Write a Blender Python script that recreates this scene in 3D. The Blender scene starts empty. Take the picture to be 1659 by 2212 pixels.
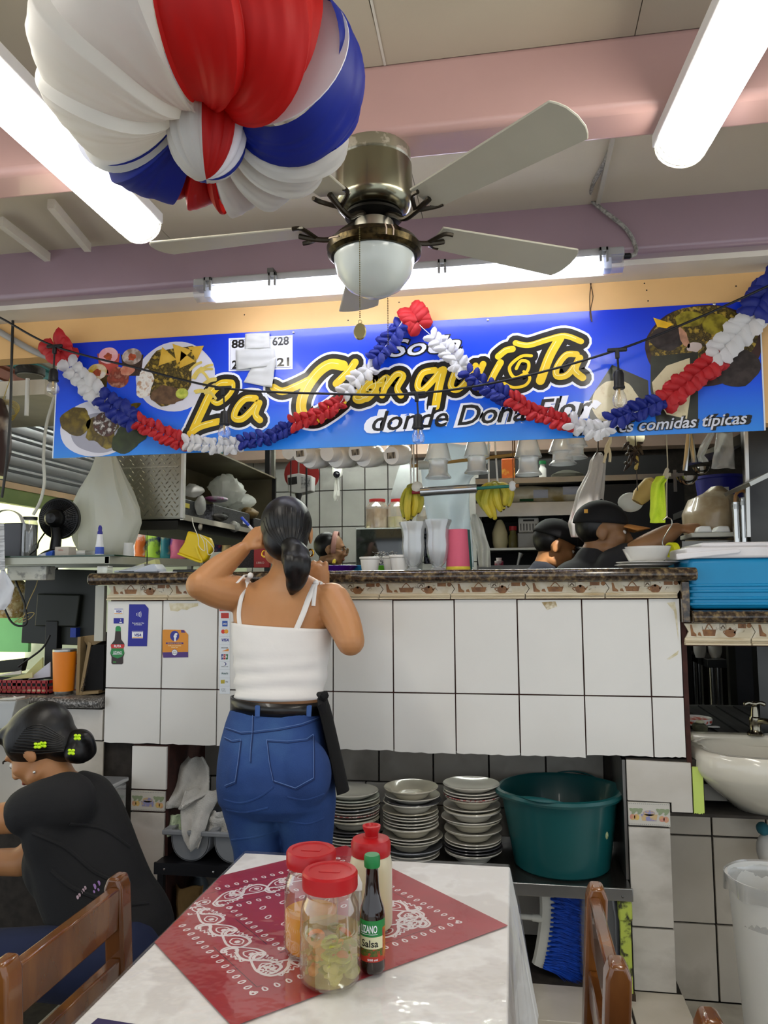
import bpy, bmesh, math, random
from mathutils import Vector, Matrix, noise
random.seed(7)
S = bpy.context.scene
COL = S.collection
# ---------------------------------------------------------------- camera
W, H, F = 1659, 2212, 1661.0
CAM = Vector((0, 0, 1.36))
_p, _y, _r = math.radians(5.45), math.radians(9.45), math.radians(-.40)
_f0 = Vector((-math.sin(_y), math.cos(_y), 0)); _rt = Vector((math.cos(_y), math.sin(_y), 0)); _up = Vector((0, 0, 1))
FW = _f0*math.cos(_p) + _up*math.sin(_p); _u = _up*math.cos(_p) - _f0*math.sin(_p)
RT = _rt*math.cos(_r) + _u*math.sin(_r); UP = _u*math.cos(_r) - _rt*math.sin(_r)
cd = bpy.data.cameras.new('camera'); cam = bpy.data.objects.new('camera', cd); COL.objects.link(cam)
cd.sensor_fit = 'HORIZONTAL'; cd.sensor_width = 36; cd.lens = 36*F/W; cd.clip_start = .02
cam.matrix_world = Matrix((( RT.x, UP.x, -FW.x, CAM.x), (RT.y, UP.y, -FW.y, CAM.y), (RT.z, UP.z, -FW.z, CAM.z), (0, 0, 0, 1)))
S.camera = cam
S.cycles.transparent_max_bounces = 24
# ---------------------------------------------------------------- world, exposure
wd = bpy.data.worlds.new('world'); S.world = wd; wd.use_nodes = True
wd.node_tree.nodes['Background'].inputs[0].default_value = (.86, .93, 1, 1)
wd.node_tree.nodes['Background'].inputs[1].default_value = .62
S.view_settings.view_transform = 'Standard'; S.view_settings.look = 'None'; S.view_settings.gamma = 1
S.view_settings.exposure = 1.05; S.view_settings.use_curve_mapping = False
sun = bpy.data.objects.new('street_sun', bpy.data.lights.new('street_sun', 'SUN')); COL.objects.link(sun); sun.data.energy = 5; sun.data.angle = .05; sun.data.color = (1, .97, .9)
sun.rotation_euler = Vector((-.35, .6, -.72)).to_track_quat('-Z', 'Y').to_euler()
TUBE = 9.0       # strength of the fluorescent tubes
# ---------------------------------------------------------------- pixel to place helpers
def _ray(x, y): return RT*((x-W/2)/F) + UP*((H/2-y)/F) + FW
def PY(x, y, Y): d = _ray(x, y); return CAM + d*(Y/d.y)
def PZ(x, y, z): d = _ray(x, y); return CAM + d*((z-CAM.z)/d.z)
def PX(x, y, X): d = _ray(x, y); return CAM + d*(X/d.x)
def V(*a): return Vector(a)
# ---------------------------------------------------------------- materials
def lin(h):
    if not isinstance(h, str): return (*h, 1)
    v = [int(h[i:i+2], 16)/255 for i in (0, 2, 4)]
    return (*[c/12.92 if c <= .04045 else ((c+.055)/1.055)**2.4 for c in v], 1)
_M = {}
def M(h, rough=.5, metal=0, var=.05, sc=9, bump=0, bsc=60, trans=0, alpha=1, emit=0, c2=None, c3=None, ramp=(.35, .65), coat=0, ior=1.45, sss=0, tl=0, stretch=None, wave=False, sheen=0):
    key = (h, rough, metal, var, sc, bump, bsc, trans, alpha, emit, c2, c3, ramp, coat, ior, sss, tl, stretch, wave, sheen)
    if key in _M: return _M[key]
    m = bpy.data.materials.new('mat_%d' % len(_M)); m.use_nodes = True; _M[key] = m
    nt = m.node_tree; N = nt.nodes; L = nt.links; b = N['Principled BSDF']; I = b.inputs
    I['Roughness'].default_value = rough; I['Metallic'].default_value = metal; I['IOR'].default_value = ior
    I['Transmission Weight'].default_value = trans; I['Alpha'].default_value = alpha; I['Coat Weight'].default_value = coat; I['Coat Roughness'].default_value = .06
    if sheen: I['Sheen Weight'].default_value = sheen
    if sss: I['Subsurface Weight'].default_value = sss; I['Subsurface Radius'].default_value = (.012, .005, .003); I['Subsurface Scale'].default_value = 1
    c = lin(h); tc = N.new('ShaderNodeTexCoord'); mp = N.new('ShaderNodeMapping'); L.new(tc.outputs['Object'], mp.inputs[0])
    if stretch: mp.inputs['Scale'].default_value = stretch
    if var or c2:
        nz = N.new('ShaderNodeTexWave' if wave else 'ShaderNodeTexNoise'); nz.inputs['Scale'].default_value = sc; nz.inputs['Detail'].default_value = 5
        if wave: nz.inputs['Distortion'].default_value = 5
        L.new(mp.outputs[0], nz.inputs['Vector']); rp = N.new('ShaderNodeValToRGB'); L.new(nz.outputs['Fac' if 'Fac' in nz.outputs else 0], rp.inputs[0])
        e = rp.color_ramp.elements; e[0].position, e[1].position = ramp
        e[0].color = (*[x*(1-var) for x in c[:3]], 1) if not c2 else c
        e[1].color = (*[min(1, x*(1+var)) for x in c[:3]], 1) if not c2 else lin(c2)
        if c3: k = e.new((ramp[0]+ramp[1])/2); k.color = lin(c3)
        L.new(rp.outputs[0], I['Base Color'])
        if emit: L.new(rp.outputs[0], I['Emission Color'])
    else: I['Base Color'].default_value = c; I['Emission Color'].default_value = c
    if emit: I['Emission Strength'].default_value = emit
    if bump:
        n2 = N.new('ShaderNodeTexNoise'); n2.inputs['Scale'].default_value = bsc; n2.inputs['Detail'].default_value = 4; L.new(mp.outputs[0], n2.inputs['Vector'])
        bp = N.new('ShaderNodeBump'); bp.inputs['Strength'].default_value = bump; bp.inputs['Distance'].default_value = .01
        L.new(n2.outputs[0], bp.inputs['Height']); L.new(bp.outputs[0], I['Normal'])
    if tl:      # thin translucent sheet
        t = N.new('ShaderNodeBsdfTranslucent'); t.inputs[0].default_value = c; mx = N.new('ShaderNodeMixShader'); mx.inputs[0].default_value = tl
        L.new(b.outputs[0], mx.inputs[1]); L.new(t.outputs[0], mx.inputs[2]); L.new(mx.outputs[0], N['Material Output'].inputs[0])
    return m
def clear(h='ffffff', tint=.1, rough=.05, gl=.12):
    """thin clear plastic or glass: see-through with a gloss on top and a little body colour"""
    key = ('clear', h, tint, rough, gl)
    if key in _M: return _M[key]
    m = bpy.data.materials.new('mat_%d' % len(_M)); m.use_nodes = True; _M[key] = m
    nt = m.node_tree; N = nt.nodes; L = nt.links; N.remove(N['Principled BSDF'])
    tr = N.new('ShaderNodeBsdfTransparent'); tr.inputs[0].default_value = (1, 1, 1, 1)
    df = N.new('ShaderNodeBsdfDiffuse'); df.inputs[0].default_value = lin(h); tt = N.new('ShaderNodeBsdfTranslucent'); tt.inputs[0].default_value = lin(h)
    m0 = N.new('ShaderNodeMixShader'); L.new(df.outputs[0], m0.inputs[1]); L.new(tt.outputs[0], m0.inputs[2])
    m1 = N.new('ShaderNodeMixShader'); m1.inputs[0].default_value = tint; L.new(tr.outputs[0], m1.inputs[1]); L.new(m0.outputs[0], m1.inputs[2])
    g = N.new('ShaderNodeBsdfGlossy'); g.inputs['Roughness'].default_value = rough
    lw = N.new('ShaderNodeLayerWeight'); lw.inputs[0].default_value = .35; mt = N.new('ShaderNodeMath'); mt.operation = 'MULTIPLY_ADD'
    mt.inputs[1].default_value = .6; mt.inputs[2].default_value = gl; L.new(lw.outputs['Facing'], mt.inputs[0])
    m2 = N.new('ShaderNodeMixShader'); L.new(mt.outputs[0], m2.inputs[0]); L.new(m1.outputs[0], m2.inputs[1]); L.new(g.outputs[0], m2.inputs[2])
    L.new(m2.outputs[0], N['Material Output'].inputs[0]); return m
# ---------------------------------------------------------------- mesh builder (world coordinates)
class MB:
    def __init__(s): s.v = []; s.f = []
    def add(s, v, f):
        k = len(s.v); s.v += [Vector(p) for p in v]; s.f += [[i+k for i in q] for q in f]; return s
    def box(s, a, b, rz=0, piv=None):
        x0, y0, z0 = [min(i, j) for i, j in zip(a, b)]; x1, y1, z1 = [max(i, j) for i, j in zip(a, b)]
        v = [V(x, y, z) for z in (z0, z1) for x, y in ((x0, y0), (x1, y0), (x1, y1), (x0, y1))]
        if rz:
            p = Vector(piv) if piv is not None else V((x0+x1)/2, (y0+y1)/2, 0); R = Matrix.Rotation(rz, 3, 'Z'); v = [R@(q-p)+p for q in v]
        return s.add(v, [[3, 2, 1, 0], [4, 5, 6, 7], [0, 1, 5, 4], [1, 2, 6, 5], [2, 3, 7, 6], [3, 0, 4, 7]])
    def bar(s, p, q, w, h=None, up=(0, 0, 1)):
        p, q = Vector(p), Vector(q); d = (q-p).normalized(); h = h or w; u = Vector(up)
        if abs(d.dot(u)) > .95: u = V(0, 1, 0)
        a = d.cross(u).normalized(); b = a.cross(d)
        v = [o + a*i*w/2 + b*j*h/2 for o in (p, q) for i, j in ((-1, -1), (1, -1), (1, 1), (-1, 1))]
        return s.add(v, [[0, 1, 2, 3], [7, 6, 5, 4], [0, 4, 5, 1], [1, 5, 6, 2], [2, 6, 7, 3], [3, 7, 4, 0]])
    def tube(s, pts, r, n=10, cap=True, flat=1.0, side=None, closed=False):
        pts = [Vector(p) for p in pts]; m = len(pts); rs = r if isinstance(r, (list, tuple)) else [r]*m
        fl = flat if isinstance(flat, (list, tuple)) else [flat]*m; k = len(s.v); a = None
        for i, p in enumerate(pts):
            d = (pts[(i+1) % m]-pts[i-1]) if closed else (pts[min(i+1, m-1)]-pts[max(i-1, 0)])
            d = d.normalized() if d.length > 1e-9 else V(0, 0, 1)
            if side is not None: a = Vector(side)
            if a is None: a = d.orthogonal()
            a = a - d*a.dot(d); a = a.normalized() if a.length > 1e-6 else d.orthogonal().normalized(); b = d.cross(a)
            s.v += [p + (a*math.cos(t) + b*math.sin(t)*fl[i])*rs[i] for t in [2*math.pi*j/n for j in range(n)]]
        for i in range(m if closed else m-1):
            for j in range(n): s.f.append([k+i*n+j, k+i*n+(j+1) % n, k+((i+1) % m)*n+(j+1) % n, k+((i+1) % m)*n+j])
        if cap and not closed: s.f.append([k+j for j in range(n)][::-1]); s.f.append([k+(m-1)*n+j for j in range(n)])
        return s
    def cyl(s, p, q, r0, r1=None, n=20, cap=True): return s.tube([p, q], [r0, r0 if r1 is None else r1], n, cap)
    def lathe(s, prof, c=(0, 0, 0), n=28, axis='Z', sx=1, sy=1, rot=None, fn=None):
        c = Vector(c); k = len(s.v); m = len(prof)
        for r, z in prof:
            for j in range(n):
                t = 2*math.pi*j/n; rr = fn(r, z, t) if fn else r; p = V(rr*math.cos(t)*sx, rr*math.sin(t)*sy, z)
                if axis == 'X': p = V(p.z, p.x, p.y)
                if axis == 'Y': p = V(p.x, p.z, p.y)
                if rot: p = rot@p
                s.v.append(c+p)
        for i in range(m-1):
            for j in range(n): s.f.append([k+i*n+j, k+i*n+(j+1) % n, k+(i+1)*n+(j+1) % n, k+(i+1)*n+j])
        if prof[0][0] > 1e-5 : s.f.append([k+j for j in range(n)][::-1])
        if prof[-1][0] > 1e-5: s.f.append([k+(m-1)*n+j for j in range(n)])
        return s
    def ball(s, c, r, n=16, m=10, rot=None):
        r = r if isinstance(r, (tuple, list, Vector)) else (r, r, r); c = Vector(c); k = len(s.v)
        for i in range(m+1):
            ph = math.pi*i/m
            for j in range(n):
                t = 2*math.pi*j/n; p = V(math.sin(ph)*math.cos(t)*r[0], math.sin(ph)*math.sin(t)*r[1], -math.cos(ph)*r[2]); s.v.append(c+(rot@p if rot else p))
        for i in range(m):
            for j in range(n): s.f.append([k+i*n+j, k+i*n+(j+1) % n, k+(i+1)*n+(j+1) % n, k+(i+1)*n+j])
        return s
    def prism(s, poly, d):
        """flat outline (3-D points) given thickness along vector d"""
        p = [Vector(q) for q in poly]; d = Vector(d); n = len(p); k = len(s.v); s.v += p + [q+d for q in p]
        s.f.append([k+i for i in range(n)]); s.f.append([k+n+i for i in range(n)][::-1])
        for i in range(n): s.f.append([k+i, k+n+i, k+n+(i+1) % n, k+(i+1) % n])
        return s
    def grid(s, fn, nu, nv, cu=False):
        k = len(s.v); s.v += [Vector(fn(i/nu, j/nv)) for j in range(nv+1) for i in range(nu+1)]
        for j in range(nv):
            for i in range(nu): a = k+j*(nu+1)+i; s.f.append([a, a+1, a+nu+2, a+nu+1])
        return s
    def xf(s, mtx): s.v = [mtx@p for p in s.v]; return s
def origin_of(o):
    t = V(0, 0, 0)
    while o: t += o.location; o = o.parent
    return t
def part(name, mb, mat, parent=None, smooth=True, bevel=0, solid=0, sub=0, ang=35, kind=None, label=None, seg=2, remesh=0, fix=False, lap=0):
    me = bpy.data.meshes.new(name); o0 = origin_of(parent) if parent else V(0, 0, 0)
    me.from_pydata([tuple(p-o0) for p in mb.v], [], mb.f); me.update()
    bm = bmesh.new(); bm.from_mesh(me)
    if fix or remesh: bmesh.ops.remove_doubles(bm, verts=bm.verts, dist=1e-5)
    bmesh.ops.recalc_face_normals(bm, faces=bm.faces); bm.to_mesh(me); bm.free()
    if smooth and not remesh:
        for p in me.polygons: p.use_smooth = True
        me.set_sharp_from_angle(angle=math.radians(ang))
    mats = mat if isinstance(mat, (list, tuple)) else [mat]
    for m in mats: me.materials.append(m)
    o = bpy.data.objects.new(name, me); COL.objects.link(o)
    if parent: o.parent = parent
    if remesh:
        r = o.modifiers.new('r', 'REMESH'); r.mode = 'VOXEL'; r.voxel_size = remesh; r.use_smooth_shade = True
        q = o.modifiers.new('s', 'SMOOTH'); q.factor = .5; q.iterations = lap or 6
    if solid: q = o.modifiers.new('t', 'SOLIDIFY'); q.thickness = solid; q.offset = 0
    if bevel: q = o.modifiers.new('b', 'BEVEL'); q.width = bevel; q.segments = seg; q.limit_method = 'ANGLE'; q.angle_limit = .6
    if sub: q = o.modifiers.new('u', 'SUBSURF'); q.levels = q.render_levels = sub
    if kind: o['kind'] = kind
    if label: o['label'] = label
    return o
def tag(o, label, cat, group=None):
    o['label'] = label; o['category'] = cat
    if group: o['group'] = group
    return o
def thing(name, label, cat, loc, group=None):
    o = bpy.data.objects.new(name, None); COL.objects.link(o); o.location = Vector(loc); o.empty_display_size = .02
    return tag(o, label, cat, group)
def one(name, mb, mat, label, cat, group=None, **k): return tag(part(name, mb, mat, None, **k), label, cat, group)
def struct(name, mb, mat, **k): return part(name, mb, mat, None, kind='structure', **k)
def dup(root, loc, rz=0, label=None, group=None, scale=None, dat=None):
    def cp(o, par):
        c = o.copy(); COL.objects.link(c); c.parent = par
        for ch in KIDS.get(o.name, ()): cp(ch, c)
        return c
    global KIDS
    KIDS = {}
    for o in [root]+list(root.children_recursive): KIDS[o.name] = list(o.children)
    r = cp(root, None); r.location = Vector(loc); r.rotation_euler = (root.rotation_euler.x, root.rotation_euler.y, root.rotation_euler.z+rz)
    if scale: r.scale = (scale,)*3 if not isinstance(scale, tuple) else scale
    if label: r['label'] = label
    if group: r['group'] = group
    return r
# ---------------------------------------------------------------- flat print helpers: a strip of ink laid on a plane
def smooth_path(P, k=6, closed=False):
    P = [Vector(p) for p in P]; n = len(P); out = []
    if n < 3: return P
    for i in range(n if closed else n-1):
        a, b, c, d = (P[(i-1) % n], P[i], P[(i+1) % n], P[(i+2) % n]) if closed else (P[max(i-1, 0)], P[i], P[i+1], P[min(i+2, n-1)])
        for j in range(k):
            t = j/k; out.append(.5*((2*b)+(c-a)*t+(2*a-5*b+4*c-d)*t*t+(3*b-a-3*c+d)*t**3))
    if not closed: out.append(P[-1])
    return out
_INK = [0]
def ink(mb, path, w, nrm, off=0, closed=False, round_=True, taper=False):
    """flat ribbon of width w along path on a plane with normal nrm"""
    _INK[0] += 1; off += (_INK[0] % 37)*7e-6; nrm = Vector(nrm).normalized(); n = len(path); k = len(mb.v); path = [Vector(p)+nrm*off for p in path]; ws = w if isinstance(w, (list, tuple)) else [w]*n
    for i in range(n):
        d = (path[(i+1) % n]-path[i-1]) if closed else path[min(i+1, n-1)]-path[max(i-1, 0)]
        a = d.cross(nrm); a = a.normalized() if a.length > 1e-9 else V(0, 0, 1)
        ww = ws[i]*(1-abs(2*i/(n-1)-1)**2*.9 if taper else 1); mb.v += [path[i]+a*ww/2, path[i]-a*ww/2]
    for i in range(n if closed else n-1): j = (i+1) % n; mb.f.append([k+2*i, k+2*j, k+2*j+1, k+2*i+1])
    if round_ and not closed and not taper:
        for p, ww in ((path[0], ws[0]), (path[-1], ws[-1])):
            a = nrm.orthogonal().normalized(); b = nrm.cross(a); q = len(mb.v); mb.v += [p+(a*math.cos(t)+b*math.sin(t))*ww/2 for t in [2*math.pi*i/12 for i in range(12)]]; mb.f.append([q+i for i in range(12)]); mb.v[q:] = [x+nrm*3e-6 for x in mb.v[q:]]
    return mb
def disc(mb, c, u, v, ru, rv=None, n=24, fn=None):
    c, u, v = Vector(c), Vector(u), Vector(v); rv = rv or ru; k = len(mb.v)
    for i in range(n):
        t = 2*math.pi*i/n; s = fn(t) if fn else 1; mb.v.append(c+u*ru*s*math.cos(t)+v*rv*s*math.sin(t))
    mb.f.append([k+i for i in range(n)]); return mb
def flat(mb, pts): k = len(mb.v); mb.v += [Vector(p) for p in pts]; mb.f.append([k+i for i in range(len(pts))]); return mb
def text(mb, s, o, u, v, size, shear=0, fat=0, align='CENTER', width=None):
    """lettering as flat geometry: origin o, unit directions u (along) and v (up)"""
    c = bpy.data.curves.new('t', 'FONT'); c.body = s; c.size = 1; c.shear = shear; c.offset = fat; c.align_x = align; c.resolution_u = 3; c.fill_mode = 'FRONT'
    ob = bpy.data.objects.new('t', c); COL.objects.link(ob); dg = bpy.context.evaluated_depsgraph_get(); dg.update()
    me = bpy.data.meshes.new_from_object(ob.evaluated_get(dg)); k = len(mb.v); o, u, v = Vector(o), Vector(u), Vector(v)
    xs = [p.co.x for p in me.vertices] or [0]; sx = size
    if width: sx = width/max(1e-6, max(xs)-min(xs))
    mb.v += [o+u*p.co.x*sx+v*p.co.y*size for p in me.vertices]; mb.f += [[k+i for i in f.vertices] for f in me.polygons]
    bpy.data.objects.remove(ob); bpy.data.meshes.remove(me); bpy.data.curves.remove(c); return mb
# ================================================================ the room
WHITE_TILE = M('dcdad4', .22, var=.03, sc=3, coat=.2)
MARBLE = M('c3bdb2', .3, c2='a39d92', c3='cdc8bf', sc=5, ramp=(.3, .75), stretch=(1, 1, 1.6), coat=.15)
MARBLE2 = M('b6ae9f', .3, c2='8f8778', c3='c3bbad', sc=4, ramp=(.28, .75), coat=.15)
GROUT = M('3a1d17', .85, var=.25, sc=30)
DGROUT = M('2c2722', .9, var=.3, sc=30)
GRANITE = M('1d150c', .15, c2='7d6a48', c3='43362a', sc=75, ramp=(.34, .68), coat=.4)
GREYGRAN = M('3c3a37', .3, c2='9a9793', c3='605d59', sc=160, ramp=(.4, .62))
STEEL = M('a9a9a6', .28, 1, var=.12, sc=6, bump=.03, bsc=30)
DSTEEL = M('6c6b68', .35, 1, var=.2, sc=9)
BLACKMETAL = M('15151a', .45, .3)
PLATFORM_X = .476
# floor with tiles, raised step under the bar
fl = struct('floor', MB().box((-3.2, -2.5, -.06), (2.6, 7.2, -.006)), DGROUT)
FT = M('b9b09e', .25, c2='8f8674', c3='c6beae', sc=3.2, ramp=(.3, .72), coat=.3)
tm = None
for i in range(-6, 4):
    for j in range(4):
        x0, y0 = .476+i*.33, 1.42+j*.345
        o = part('floor_tile', MB().box((x0+.003, y0+.003, -.02), (x0+.327, min(y0+.342, 2.785), 0)), FT, fl, bevel=.0015, seg=1)
st = struct('trim_1', MB().box((-1.41, 2.332, 0), (PLATFORM_X-.004, 2.95, .132)), DGROUT)
for i in range(6):
    x1 = PLATFORM_X - i*.33 if i == 0 else .308 - (i-1)*.33; x0 = .308-i*.33
    part('floor_tile', MB().box((x0+.004, 2.33, .12), (x1-.004, 2.53 if i < 2 else 2.93, .14)), FT, st, bevel=.0015, seg=1)
    part('riser_tile', MB().box((x0+.004, 2.324, .003), (x1-.004, 2.334, .117)), FT, st, bevel=.001, seg=1)
# ceiling boards and beams
CEIL = M('bdb4a0', .6, var=.05, sc=2.2, bump=.05, bsc=50)
ce = struct('ceiling', MB().box((-3.2, -2.5, 2.56), (2.6, 2.6, 2.62)), M('8c877b', .8))
cx = [-3.2, -2.05, -1.12, -.26, .285, 1.45, 2.6]
for a, b in zip(cx, cx[1:]):
    part('ceiling_board', MB().box((a+.001, -2.5, 2.535), (b-.001, 1.62, 2.562)), CEIL, ce)
    part('ceiling_board', MB().box((a+.001, 1.74, 2.535), (b-.001, 2.37, 2.562)), CEIL, ce)
jt = MB()
for x in (-.26,): jt.add(*(lambda P: (P, [[i, i+1, i+1+len(P)//2, i+len(P)//2] for i in range(len(P)//2-1)]))([V(x+.006*noise.noise(V(0, y*.09, 3))*2+dx, 1.62-y*.06, 2.534) for dx in (-.0028, .0028) for y in range(40)]))
part('joint_filler', jt, M('d8d4c8', .7), ce)
# far ceiling battens seen at the left
for p, q in (((0, 478), (132, 578)), ((110, 440), (190, 535))):
    part('batten', MB().bar(PZ(*p, 2.51), PZ(*q, 2.51), .022, .03), M('cfc9bb', .6), ce)
part('batten', MB().box((.279, 1.74, 2.522), (.291, 2.37, 2.536)), M('a9a396', .6), ce)
PINK = M('c9a39c', .28, var=.05, sc=3, bump=.06, bsc=18, coat=.35)
MAUVE = M('97808a', .28, var=.05, sc=3, bump=.06, bsc=18, coat=.35)
struct('trim_2', MB().box((-3.2, 1.62, 2.37), (2.6, 1.74, 2.545)), PINK, bevel=.018, seg=4)
struct('trim_3', MB().box((-3.2, 2.364, 2.37), (2.6, 2.60, 2.56)), MAUVE, bevel=.018, seg=4)
struct('trim_4', MB().box((-3.2, .62, 2.37), (2.6, .74, 2.545)), PINK, bevel=.018, seg=4)
struct('trim_5', MB().box((-3.2, 2.42, 2.352), (2.6, 2.547, 2.3705)), M('d9d2c2', .6, var=.06, sc=5))
# header wall above the serving hatch
ORANGE = M('e2b577', .55, var=.05, sc=4, bump=.05, bsc=40)
hw = struct('wall_front', MB().box((-2.35, 2.547, 1.86), (1.3, 2.62, 2.36)).box((-3.2, 2.547, 2.2), (-2.35, 2.62, 2.36)), ORANGE)
hw.data.materials[0] = ORANGE
# cut the left low corner of the header: a fresh mesh instead
me = MB().box((-1.615, 2.547, 1.86), (1.3, 2.62, 2.36)).box((-3.2, 2.547, 2.215), (-1.615, 2.62, 2.36))
hw.data.clear_geometry(); hw.data.from_pydata([tuple(p) for p in me.v], [], me.f)
holes = MB()
for x, y in ((528, 680), (752, 692), (755, 662), (862, 653), (1392, 612), (1397, 627), (1590, 618), (1400, 650)):
    p = PY(x, y, 2.546); disc(holes, p, V(1, 0, 0), V(0, 0, 1), .0025)
part('nail_hole', holes, M('2a2018', .9), hw)
# kitchen shell
KT = M('868582', .35, c2='6c6b68', c3='94938f', sc=3, ramp=(.3, .75), coat=.1)
kb = struct('wall_back', MB().box((-3.2, 6.212, 0), (2.6, 6.3, 2.75)), DGROUT)
for i in range(12):
    for j in range(5):
        x0, z0 = -1.577-.193*(5-i), .94+.302*j
        if z0 > 2.4: continue
        part('wall_tile', MB().box((x0+.004, 6.2, z0+.004), (x0+.189, 6.215, z0+.298)), KT, kb, bevel=.001, seg=1)
PLASTER = M('b9a08f', .7, var=.06, sc=3)
struct('wall_right', MB().box((1.9, 2.6, 0), (1.98, 6.21, 2.75)), M('6d6c69', .5, var=.1))
struct('trim_6', MB().box((-3.2, 6.02, 2.4), (1.9, 6.19, 2.75)), PLASTER)
kc = struct('trim_7', MB().box((-2.3, 2.625, 2.70), (1.9, 6.21, 2.76)), M('8d8a80', .7))
# niche behind the plates, under the bar
nb = struct('wall_niche', MB().box((-1.41, 2.862, .14), (.34, 2.93, .823)), DGROUT)
NT = M('8d867c', .35, c2='6b655d', c3='9a948a', sc=4, ramp=(.3, .75), coat=.1)
STRIP = M('c9c5bb', .3, var=.04)
for i in range(10):
    x1 = .30-.2*i+.0; x0 = x1-.2
    if x0 < -1.41: x0 = -1.405
    part('wall_tile', MB().box((x0+.003, 2.85, .648), (x1-.003, 2.865, .82)), NT, nb, bevel=.001, seg=1)
    part('border_tile', MB().box((x0+.003-.05, 2.85, .572), (x1-.003-.05, 2.865, .642)), STRIP, nb, bevel=.001, seg=1)
    for z0, z1 in ((.37, .568), (.145, .364)): part('wall_tile', MB().box((x0+.003, 2.85, z0), (x1-.003, 2.865, z1)), M('aaa49a', .35, var=.07, sc=4), nb, bevel=.001, seg=1)
# ---- bar counter
def jag(x0, x1, z0, z1, y0, y1, amp=.004, n=14):
    """tile with a rough cut lower edge"""
    pts = [V(x0, y0, z1), V(x1, y0, z1)] + [V(x1+(x0-x1)*i/n, y0, z0+amp*(noise.noise(V(x0*9+i*.9, z0, 1.7))-.2)) for i in range(n+1)]
    return MB().prism(pts, (0, y1-y0, 0))
bar = one('bar_counter', MB().box((-1.402, 2.538, .828), (.508, 2.74, 1.3655)), GROUT, 'white tiled bar counter with brown kitchenware border tiles', 'counter')
jx = [-1.4125]+[-.394+.2025*k for k in range(-4, 5)]+[.5115]
for i, (a, b) in enumerate(zip(jx, jx[1:])):
    dz = .0015*math.sin(i*2.3)
    part('wall_tile', MB().box((a+.002, 2.53, 1.0125), (b-.002, 2.54, 1.311+dz)), WHITE_TILE, bar, bevel=.0012, seg=1)
    lo = .826+(.004 if i > 7 else -.004*(i > 4))
    part('wall_tile', jag(a+.002, b-.002, lo, 1.0085, 2.53, 2.54, .0035, 9), WHITE_TILE, bar)
# moulded border tiles with kitchenware print
BORD = M('cdbb98', .4, c2='b79f74', c3='d6c8aa', sc=7, stretch=(1, 1, 9), ramp=(.35, .7))
CREAM = M('d9cfb8', .4, c2='cbbd9e', sc=30, ramp=(.4, .6))
BROWNP = M('9a6a3c', .5, c2='7c5230', sc=40, ramp=(.4, .6)); DKP = M('5b4630', .6)
def border_row(parent, xs, zt, zb, y):
    hgt = zt-zb
    for a, b in zip(xs, xs[1:]):
        zz = [(0, zb), (0, zb+hgt*.3), (.012, zb+hgt*.62), (0, zt)]
        zm = zb+hgt*.62
        def edge(x, z): return x+.0+(.014*(1-abs(z-zm)/(hgt*.4)) if abs(z-zm) < hgt*.4 else 0)
        zs = [zb, zb+hgt*.25, zb+hgt*.3, zm-.006, zm, zm+.006, zt]
        pts = [V(edge(a+.0012, z), y, z) for z in zs]+[V(edge(b-.0012, z), y, z) for z in reversed(zs)]
        t = part('border_tile', MB().prism(pts, (0, .012, 0)), CREAM, parent)
        m = MB()
        for k, (z0, z1, d) in enumerate(((0, .1, .010), (.12, .17, .006), (.19, .34, .004))):
            m.box((a+.002, y-d, zb+hgt*z0), (b-.002, y, zb+hgt*z1))
        part('moulding', m, BORD, t, bevel=.0015, seg=2)
        w = b-a; m = MB(); n = (0, -1, 0); f = lambda u, v: V(a+w*u, y-.0006, zb+hgt*v)
        flat(m, [f(.10, .95), f(.125, .95), f(.15, .62), f(.19, .5), f(.19, .4), f(.11, .42)])                    # ladle/boot
        flat(m, [f(.21, .45), f(.27, .4), f(.25, .6), f(.22, .58)])
        flat(m, [f(.30, .42), f(.47, .42), f(.49, .72), f(.28, .72)]); ink(m, smooth_path([f(.33, .74), f(.385, .98), f(.44, .74)]), .003, n)
        disc(m, f(.70, .56), V(1, 0, 0), V(0, 0, 1), .016, .013); flat(m, [f(.75, .6), f(.80, .74), f(.77, .5)]); ink(m, smooth_path([f(.64, .66), f(.60, .62), f(.63, .48)]), .003, n)
        disc(m, f(.70, .76), V(1, 0, 0), V(0, 0, 1), .004); flat(m, [f(.82, .78), f(.94, .78), f(.94, .99), f(.82, .99)]); disc(m, f(.985, .9), V(1, 0, 0), V(0, 0, 1), .007)
        part('kitchenware_print', m, BROWNP, t)
        m = MB()
        for u in (.55, ): ink(m, [f(u, .7), f(u+.09, .7), f(u+.09, .97), f(u, .97)], .0016, n, closed=True); ink(m, smooth_path([f(u+.02, .78), f(u+.045, .9), f(u+.07, .78)]), .003, n)
        rr = random.Random(int(a*1000))
        for k in range(9):
            u0, v0 = rr.uniform(.25, .95), rr.uniform(.55, .97); ink(m, [f(u0, v0), f(u0+rr.uniform(-.04, .04), v0+rr.uniform(-.15, .1)), f(u0+rr.uniform(-.05, .05), min(.98, v0+rr.uniform(-.2, .1)))], .0008, n, round_=False)
        part('crackle_print', m, DKP, t, kind='stuff')
bx = [PY(x, 1280, 2.528).x for x in (232, 365, 516, 667, 819, 973, 1134, 1306, 1463)]
border_row(bar, bx, 1.3665, 1.3145, 2.526)
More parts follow.
